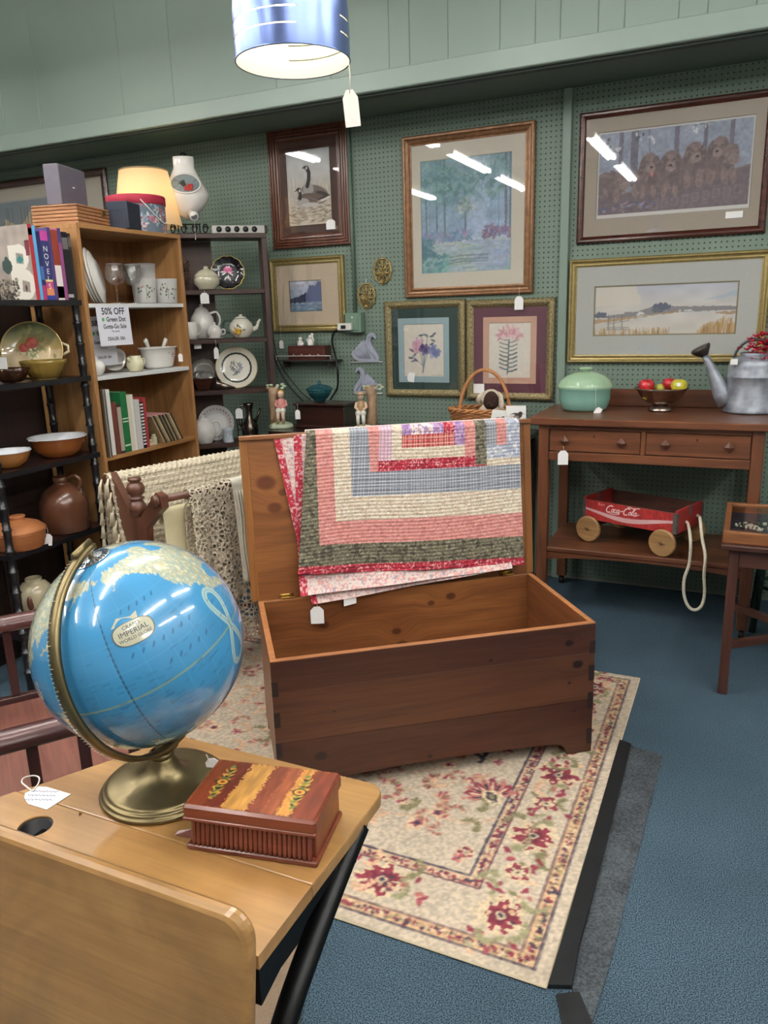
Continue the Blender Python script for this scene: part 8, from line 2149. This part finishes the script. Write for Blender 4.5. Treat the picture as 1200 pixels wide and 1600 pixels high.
# ------------------------------------------------------------------ wicker basket with stuffed puppy and cards
l_ = on_lt((757, 650), 4.0); bs = thing('wicker_basket', 'oval wicker basket with tall arched handle behind the quilt', 'basket', (l_[0], l_[1], LTZ+.0006), math.radians(8))
wic = mat('wicker', '#a06a40', .6, var=.3, vscale=60); wic2 = mat('wicker_rim', '#b57a4a', .6, var=.25, vscale=50)
bz = float(py(757, 640, 4.0)[2])-LTZ
mb = MB(); nr = 15
for j in range(nr):
    z = .006+(bz-.012)*j/(nr-1); R = .155+.03*(j/(nr-1))
    mb.tube([(R*math.cos(a)*(1+.02*math.sin(a*14+math.pi*(j % 2))), .66*R*math.sin(a)*(1+.02*math.sin(a*14+math.pi*(j % 2))), z) for a in np.linspace(0, 2*math.pi, 84, endpoint=False)], .0058, 5, closed=True)
wk_ = mb.build('wicker_weave', wic, bs)
mb = MB()
for i in range(28):
    a = 2*math.pi*i/28; mb.tube([(.153*math.cos(a), .101*math.sin(a), .003), (.184*math.cos(a), .1215*math.sin(a), bz)], .004, 5)
mb.build('stakes', wic, bs)
lathe_part('basket_floor', [(.001, .002), (.15, .002), (.15, .006), (.001, .006)], wic, bs, sy=.66)
for ph in (0, math.pi):
    MB().tube([((.188+.006*math.cos(a*13+ph))*math.cos(a), .66*(.188+.006*math.cos(a*13+ph))*math.sin(a), bz+.003+.007*math.sin(a*13+ph)) for a in np.linspace(0, 2*math.pi, 130, endpoint=False)], .0065, 6, closed=True).build('braided_rim', wic2, bs)
hz = float(py(757, 578, 4.0)[2])-LTZ
hpts = [(.0, .66*.185*math.cos(a), bz-.02+(hz-bz+.02)*math.sin(a)) for a in np.linspace(0, math.pi, 26)]
hpts = [(-.135*math.cos(a)+.0, 0, bz-.03+(hz-bz+.03)*math.sin(a)) for a in np.linspace(0, math.pi, 26)]
MB().tube(hpts, .0095, 9).build('handle', wic2, bs)
for s in (-1, 1): MB().tube([(s*.135+.004*math.cos(k), .008*math.sin(k), bz-.035+.004*k) for k in np.linspace(0, 12, 40)], .003, 5).build('handle_binding', wic2, bs)
dgm = mat('plush_brown', '#3a2119', .95, var=.35, vscale=90, bump=1.0, bscale=150); dgw = mat('plush_cream', '#d8c9b4', .95, var=.12, vscale=90, bump=1.0, bscale=150)
dp = py(765, 625, 3.96); T = thing('plush_puppy', 'brown and cream plush puppy with droopy ear sitting in the wicker basket', 'plush toy', (dp[0], 3.985, LTZ+.03), math.radians(-10))
zc = float(dp[2])-LTZ-.03
hgt = zc
mb = MB(); mb.sphere((0, .01, hgt*.45), .08, .06, hgt*.45, 20, 14); mb.sphere((0, 0, hgt+.005), .052, .05, .05, 18, 12); mb.build('body', dgw, T)
mb = MB(); mb.sphere((.012, -.022, hgt-.005), .042, .04, .052, 16, 12); mb.build('head_patch', dgm, T)
MB().sphere((.018, -.052, hgt-.022), .022, .02, .018, 12, 8).build('muzzle', dgm, T); MB().sphere((.02, -.072, hgt-.018), .008, .006, .006).build('nose', mat('plush_nose', '#140d0b', .4), T)
mb = MB(); mb.tube([(.04, 0, hgt+.035), (.062, -.012, hgt+.02), (.07, -.018, hgt-.02), (.066, -.018, hgt-.055)], [.012, .018, .024, .012], 10, flat=.45); mb.build('ear', dgw, T)
mb = MB(); mb.tube([(-.03, 0, hgt+.035), (-.055, -.012, hgt+.01), (-.07, -.018, hgt-.015)], [.012, .022, .014], 10, flat=.5); mb.build('ear', dgw, T)
for s in (-1, 1): MB().sphere((.012+s*.018, -.056, hgt+.006), .0045, nu=8, nv=6).build('eye', MATS['plush_nose'], T)
def napkin(px0, label, dx, rot):
    p = py(*px0, 3.87); T = thing('duck_card', label, 'card', (p[0], 3.872, p[2]), rot, 'duck cards hanging over the basket rim')
    c = Canvas(.1, .1, .0022, '#dcdad6', 61); c.ell(.05, .05, .03, .014, '#3a322e', jag=.15); c.ell(.072, .062, .011, .009, '#2a2422'); c.ell(.045, .044, .02, .008, '#8d7a6a'); c.poly([(.08, .064), (.095, .06), (.08, .058)], '#8a6a3a'); c.ell(.03, .052, .014, .006, '#cfcac4', rot=.3)
    color_grid('card_print', c, lambda U, V: (-.05+.1*U, -.012*np.sin(V*3)-.02*(1-V), -.07+.1*V), painted('print_paper', .75), T)
    return T
napkin((783, 650), 'white card with a duck picture at the left of the basket rim', 0, -.25); napkin((806, 643), 'white card with a duck picture at the right of the basket rim', 0, .3)
c_ = py(750, 605, 4.05); T = thing('folded_price_card', 'small blank white card behind the plush puppy in the basket', 'card', (c_[0], 4.03, c_[2]-.03), 0)
B(-.03, .03, -.001, .001, 0, .05).build('card', MATS['tag_card'], T)

# ================================================================== quilt rack with lace and crochet cloths
rL = pz(178, 748, .90); rR = pz(248, 782, .86)
rdir = np.array([math.cos(math.radians(73)), math.sin(math.radians(73)), 0]); rper = np.array([math.sin(math.radians(73)), -math.cos(math.radians(73)), 0])
rM = (rL+rR)/2; rM[2] = 0
rk = thing('quilt_rack', 'turned wooden quilt rack with ball finial between bookcase and chest', 'quilt rack', (rM[0], rM[1], FLZ), math.radians(73)-math.pi/2)
# local: x = rper (toward chest), y = rdir (away)
rkw = wood('rack_oak', '#4f2f22', '#6e4533', .35, 'Z', 1.3, coat=.2); rkx = wood('rack_oak_y', '#4f2f22', '#6e4533', .35, 'Y', 1.3, coat=.2)
lxL = float((rL-rM)@rper); lxR = float((rR-rM)@rper)
RLEN = .72; zo = -FLZ
for y_ in (0.0, RLEN):
    poly = [(-.045, .40), (.045, .40), (.062, .62), (.075, .74), (lxR-.02, .80), (lxR+.03, .835), (lxR+.03, .88), (lxR-.005, .89), (lxR-.045, .855), (.035, .775), (-.03, .775), (lxL+.05, .89), (lxL+.012, .93), (lxL-.03, .91), (lxL-.02, .86), (-.1, .7), (-.058, .58)]
    MB().prism([(x_, z_+zo) for x_, z_ in poly], y_-.014, y_+.014, 'XZ').build('end_frame', rkw, rk)
    B(-.035, .035, y_-.014, y_+.014, .05, .405+zo, b=.003).build('end_post', rkw, rk)
    MB().prism([(-.2, .001), (-.12, .001), (-.1, .03), (.1, .03), (.12, .001), (.2, .001), (.17, .05), (-.17, .05)][::1], y_-.016, y_+.016, 'XZ').build('foot', rkw, rk)
    lathe_part('finial', [(.012, .77+zo), (.02, .776+zo), (.034, .795+zo), (.036, .812+zo), (.026, .832+zo), (.02, .838+zo), (.03, .843+zo), (.03, .849+zo), (.02, .853+zo), (.033, .868+zo), (.036, .886+zo), (.028, .902+zo), (.018, .908+zo), (.024, .912+zo), (.026, .92+zo), (.022, .926+zo), (.001, .928+zo)], rkw, rk, c=(0, y_, 0), n=24)
zL, zR = .90+zo, .86+zo
for x_, z_ in ((lxL, zL), (lxR, zR)):
    MB().tube([(x_, -.014, z_), (x_, RLEN+.014, z_)], .014, 12).build('bar', rkx, rk)
    for y_ in (-.02, RLEN+.02): MB().tube([(x_, y_-.008, z_), (x_, y_+.008, z_)], .022, 14).build('bar_boss', rkw, rk)
MB().tube([(0, -.014, .25), (0, RLEN+.014, .25)], .012, 10).build('lower_bar', rkx, rk)
def lace_mat(name, c1, c2, scale, th, hole=True):
    m, nt, b = _new(name); out = nt.nodes['Material Output']
    tc = nt.nodes.new('ShaderNodeTexCoord'); v = nt.nodes.new('ShaderNodeTexVoronoi'); v.feature = 'DISTANCE_TO_EDGE'; v.inputs['Scale'].default_value = scale
    n = nt.nodes.new('ShaderNodeTexNoise'); n.inputs['Scale'].default_value = scale*1.5
    nt.links.new(tc.outputs['Object'], v.inputs['Vector']); nt.links.new(tc.outputs['Object'], n.inputs['Vector'])
    r = nt.nodes.new('ShaderNodeValToRGB'); r.color_ramp.elements[0].color = L4(c1); r.color_ramp.elements[1].color = L4(c2); r.color_ramp.elements[0].position = .35; r.color_ramp.elements[1].position = .65
    nt.links.new(n.outputs['Fac'], r.inputs['Fac']); nt.links.new(r.outputs[0], b.inputs['Base Color']); b.inputs['Roughness'].default_value = .95; b.inputs['Specular IOR Level'].default_value = .1
    bp = nt.nodes.new('ShaderNodeBump'); bp.inputs['Strength'].default_value = 1.0; bp.inputs['Distance'].default_value = .006; nt.links.new(n.outputs['Fac'], bp.inputs['Height']); nt.links.new(bp.outputs[0], b.inputs['Normal'])
    if hole:
        t = nt.nodes.new('ShaderNodeBsdfTransparent'); mx = nt.nodes.new('ShaderNodeMixShader')
        g = _math(nt, 'GREATER_THAN', v.outputs['Distance'], th)
        nt.links.new(g, mx.inputs[0]); nt.links.new(b.outputs[0], mx.inputs[1]); nt.links.new(t.outputs[0], mx.inputs[2]); nt.links.new(mx.outputs[0], out.inputs['Surface'])
    return m
def drape(name, label, cat, bx_, bz_, y0, y1, hf, hb, m, amp=.01, waves=5, r=.022, nu=60, nv=46, parent_loc=True, flare=0.02, bump=None, hem=None, thick=.003):
    """cloth over a bar: hf = hang on the chest side, hb on the other side"""
    T = thing(name, label, cat, (rM[0], rM[1], FLZ), math.radians(73)-math.pi/2)
    arcl = math.pi*r; tot = hf+arcl+hb
    def fn(u, v):
        y = y0+(y1-y0)*u; s = tot*v
        w = amp*math.sin(u*waves*2*math.pi)+amp*.5*math.sin(u*waves*4.7+1)
        if s < hf:
            d = hf-s; k = d/hf; x = bx_+r+(w+flare)*k*1.0; z = bz_-d; y = y+.01*math.sin(u*9)*k
        elif s < hf+arcl:
            a = (s-hf)/r; x = bx_+r*math.cos(a); z = bz_+r*math.sin(a)
        else:
            d = s-hf-arcl; k = d/hb if hb else 0; x = bx_-r-(w*.6+flare*.6)*k; z = bz_-d
        if bump: q = bump(u, v); x += q*math.cos(min(math.pi, max(0, (s-hf)/r))); z += abs(q)*.5
        return (x, y, z)
    o = MB().sheet(nu, nv, fn).build('cloth', m, T, thick=thick)
    return T, fn
rr_ = random.Random(12); popc = {}
def popcorn(u, v):
    r_ = math.floor(v*34); a = math.sin((u*30+.5*(r_ % 2))*math.pi)**2*math.sin(v*34*math.pi)**2; return .009*a**2
def crochet_mat():
    m, nt, b = _new('crochet_cream'); out = nt.nodes['Material Output']
    tc = nt.nodes.new('ShaderNodeTexCoord')
    big = nt.nodes.new('ShaderNodeTexVoronoi'); big.feature = 'DISTANCE_TO_EDGE'; big.inputs['Scale'].default_value = 9; big.inputs['Randomness'].default_value = .35
    fin = nt.nodes.new('ShaderNodeTexVoronoi'); fin.inputs['Scale'].default_value = 105; fin.inputs['Randomness'].default_value = .3
    for q in (big, fin): nt.links.new(tc.outputs['Object'], q.inputs['Vector'])
    hole = _math(nt, 'MULTIPLY', _math(nt, 'LESS_THAN', big.outputs['Distance'], .045), _math(nt, 'LESS_THAN', fin.outputs['Distance'], .34))
    b.inputs['Base Color'].default_value = L4('#d3c6ae'); b.inputs['Roughness'].default_value = .95; b.inputs['Specular IOR Level'].default_value = .1
    bp = nt.nodes.new('ShaderNodeBump'); bp.inputs['Strength'].default_value = .9; bp.inputs['Distance'].default_value = .004; nt.links.new(fin.outputs['Distance'], bp.inputs['Height']); nt.links.new(bp.outputs[0], b.inputs['Normal'])
    t = nt.nodes.new('ShaderNodeBsdfTransparent'); mx = nt.nodes.new('ShaderNodeMixShader')
    nt.links.new(hole, mx.inputs[0]); nt.links.new(b.outputs[0], mx.inputs[1]); nt.links.new(t.outputs[0], mx.inputs[2]); nt.links.new(mx.outputs[0], out.inputs['Surface'])
    return m
cro = crochet_mat()
T, fn = drape('crochet_coverlet', 'cream popcorn crochet coverlet with tassels over the back bar of the quilt rack', 'coverlet', lxL, zL, -.025, RLEN+.0, .36, .36, cro, .008, 4, .024, 190, 180, bump=popcorn, flare=.05)
tas = mat('tassel_cream', '#cdbfa4', .95, var=.2, vscale=90)
for k in range(7):
    zt_ = zL+.01-.055*k if k < 6 else zL-.3; x_ = lxL+.03+.01*k; mb = MB()
    x_ = lxL+.026+.05*(.06*k)/.36; y_ = -.03
    for i in range(9): a = i*.7; mb.tube([(x_+.002*math.cos(a), y_, zt_), (x_+.008*math.cos(a), y_-.012+.004*math.sin(a), zt_-.03), (x_+.012*math.cos(a), y_-.014+.009*math.sin(a), zt_-.075)], .0024, 5)
    mb.sphere((x_, y_-.004, zt_-.012), .006, nu=8, nv=5); mb.build('tassel', tas, T)
for k in range(7):
    zt_ = zL+.0-.055*k; x_ = lxL-.028-.03*(.055*k)/.36; y_ = -.03; mb = MB()
    for i in range(9): a = i*.7; mb.tube([(x_+.002*math.cos(a), y_, zt_), (x_+.008*math.cos(a), y_-.012, zt_-.03), (x_+.012*math.cos(a), y_-.014+.009*math.sin(a), zt_-.075)], .0024, 5)
    mb.build('tassel', tas, T)
drape('satin_runner', 'pale cream satin cloth hanging under the front bar of the quilt rack', 'cloth', lxR-.055, zR-.06, .03, .3, .40, .05, mat('cream_satin', '#d6cba4', .4, var=.06, vscale=12), .010, 2, .012, 50, 40, flare=.01)
lacem = lace_mat('lace_ecru', '#bcab94', '#e0d4c0', 58, .12, True)
T, fn = drape('lace_shawl', 'ecru openwork lace shawl over the front bar of the quilt rack', 'shawl', lxR, zR, .115, .33, .46, .3, lacem, .010, 2, .02, 70, 70, thick=.004)
T, fn = drape('white_linen_cloth', 'white linen cloth with ribbed hem beside the lace shawl on the rack', 'cloth', lxR+.004, zR+.003, .31, .5, .40, .3, mat('linen_white', '#d9d2c0', .9, var=.05, vscale=60, bump=.3, bscale=300), .012, 3, .022, 60, 50)
for q in (.322, .335, .348): MB().tube([(lxR+.035+.03*t, q+.004*math.sin(t*7), zR-.02-.37*t) for t in np.linspace(0, 1, 14)], .0035, 6).build('rib', MATS['linen_white'], T)
drape('dark_lace_edging', 'grey brown lace cloth hanging below the white linen cloth', 'cloth', lxR-.02, zR-.02, .2, .56, .62, .2, lace_mat('lace_grey', '#a0937f', '#cfc3ae', 55, .12, True), .008, 3, .012, 60, 70, flare=.06, thick=.003)

# ================================================================== hanging pendant lamp
pl = CAM+ray(458, 97)/np.linalg.norm(ray(458, 97))*1.62
pr_ = 89/1210*float((pl-CAM)@CM[2])
pd = thing('pendant_lamp', 'hanging chrome dome lamp with slotted shade and price tag', 'lamp', (pl[0], pl[1], pl[2]))
chrome = mat('blue_chrome', '#7587bd', .3, .9)
prof = [(pr_*1.0, 0), (pr_*1.003, .006), (pr_*1.005, .03), (pr_*1.005, .0325), (pr_*1.004, .055), (pr_*1.004, .0575), (pr_*1.0, .08), (pr_*.97, .105), (pr_*.9, .13), (pr_*.78, .152), (pr_*.6, .168), (pr_*.4, .178), (pr_*.2, .182)]
def shade_mesh(off, inner):
    mb = MB(); n = 72; v = []
    for r_, z in prof: v += [((r_-off)*math.cos(2*math.pi*i/n), (r_-off)*math.sin(2*math.pi*i/n), z) for i in range(n)]
    f = []
    for j in range(len(prof)-1):
        for i in range(n):
            ang = (math.degrees(2*math.pi*(i+.5)/n)) % 360
            if j in (2, 4) and (200 < ang < 303 or ang > 357 or ang < 125): continue
            f.append((j*n+i, j*n+(i+1) % n, (j+1)*n+(i+1) % n, (j+1)*n+i))
    return mb.add(v, f, True)
shade_mesh(0, False).build('shade', chrome, pd)
shade_mesh(.0015, True).build('shade_lining', mat('lamp_white', '#efe6d0', .6), pd)
MB().tube([(pr_*math.cos(a), pr_*math.sin(a), 0) for a in np.linspace(0, 2*math.pi, 72, endpoint=False)], .0016, 6, closed=True).build('rim', chrome, pd)
lathe_part('socket', [(.025, .15), (.028, .2), (.026, .235), (.012, .25), (.004, .255)], chrome, pd, n=24)
MB().tube([(0, 0, .25), (0, 0, ZC-pl[2]-.001)], .004, 8).build('cord', mat('lamp_cord', '#c9c9c9', .5), pd)
b2, nt, b = _new('pendant_bulb'); b.inputs['Emission Color'].default_value = (1, .84, .58, 1); b.inputs['Emission Strength'].default_value = 30
MB().sphere((0, 0, .105), .03).build('bulb', b2, pd)
tq = CAM+ray(541, 106)*0
ta = math.atan2(*( (CM[0][1]), (CM[0][0]) ))
tw = Vector((pl[0]+pr_*.97*CM[0][0], pl[1]+pr_*.97*CM[0][1], pl[2]+.004))
price_tag(pd, tw, .052, .028, .062, face=(.41, -.91), twist=.08)
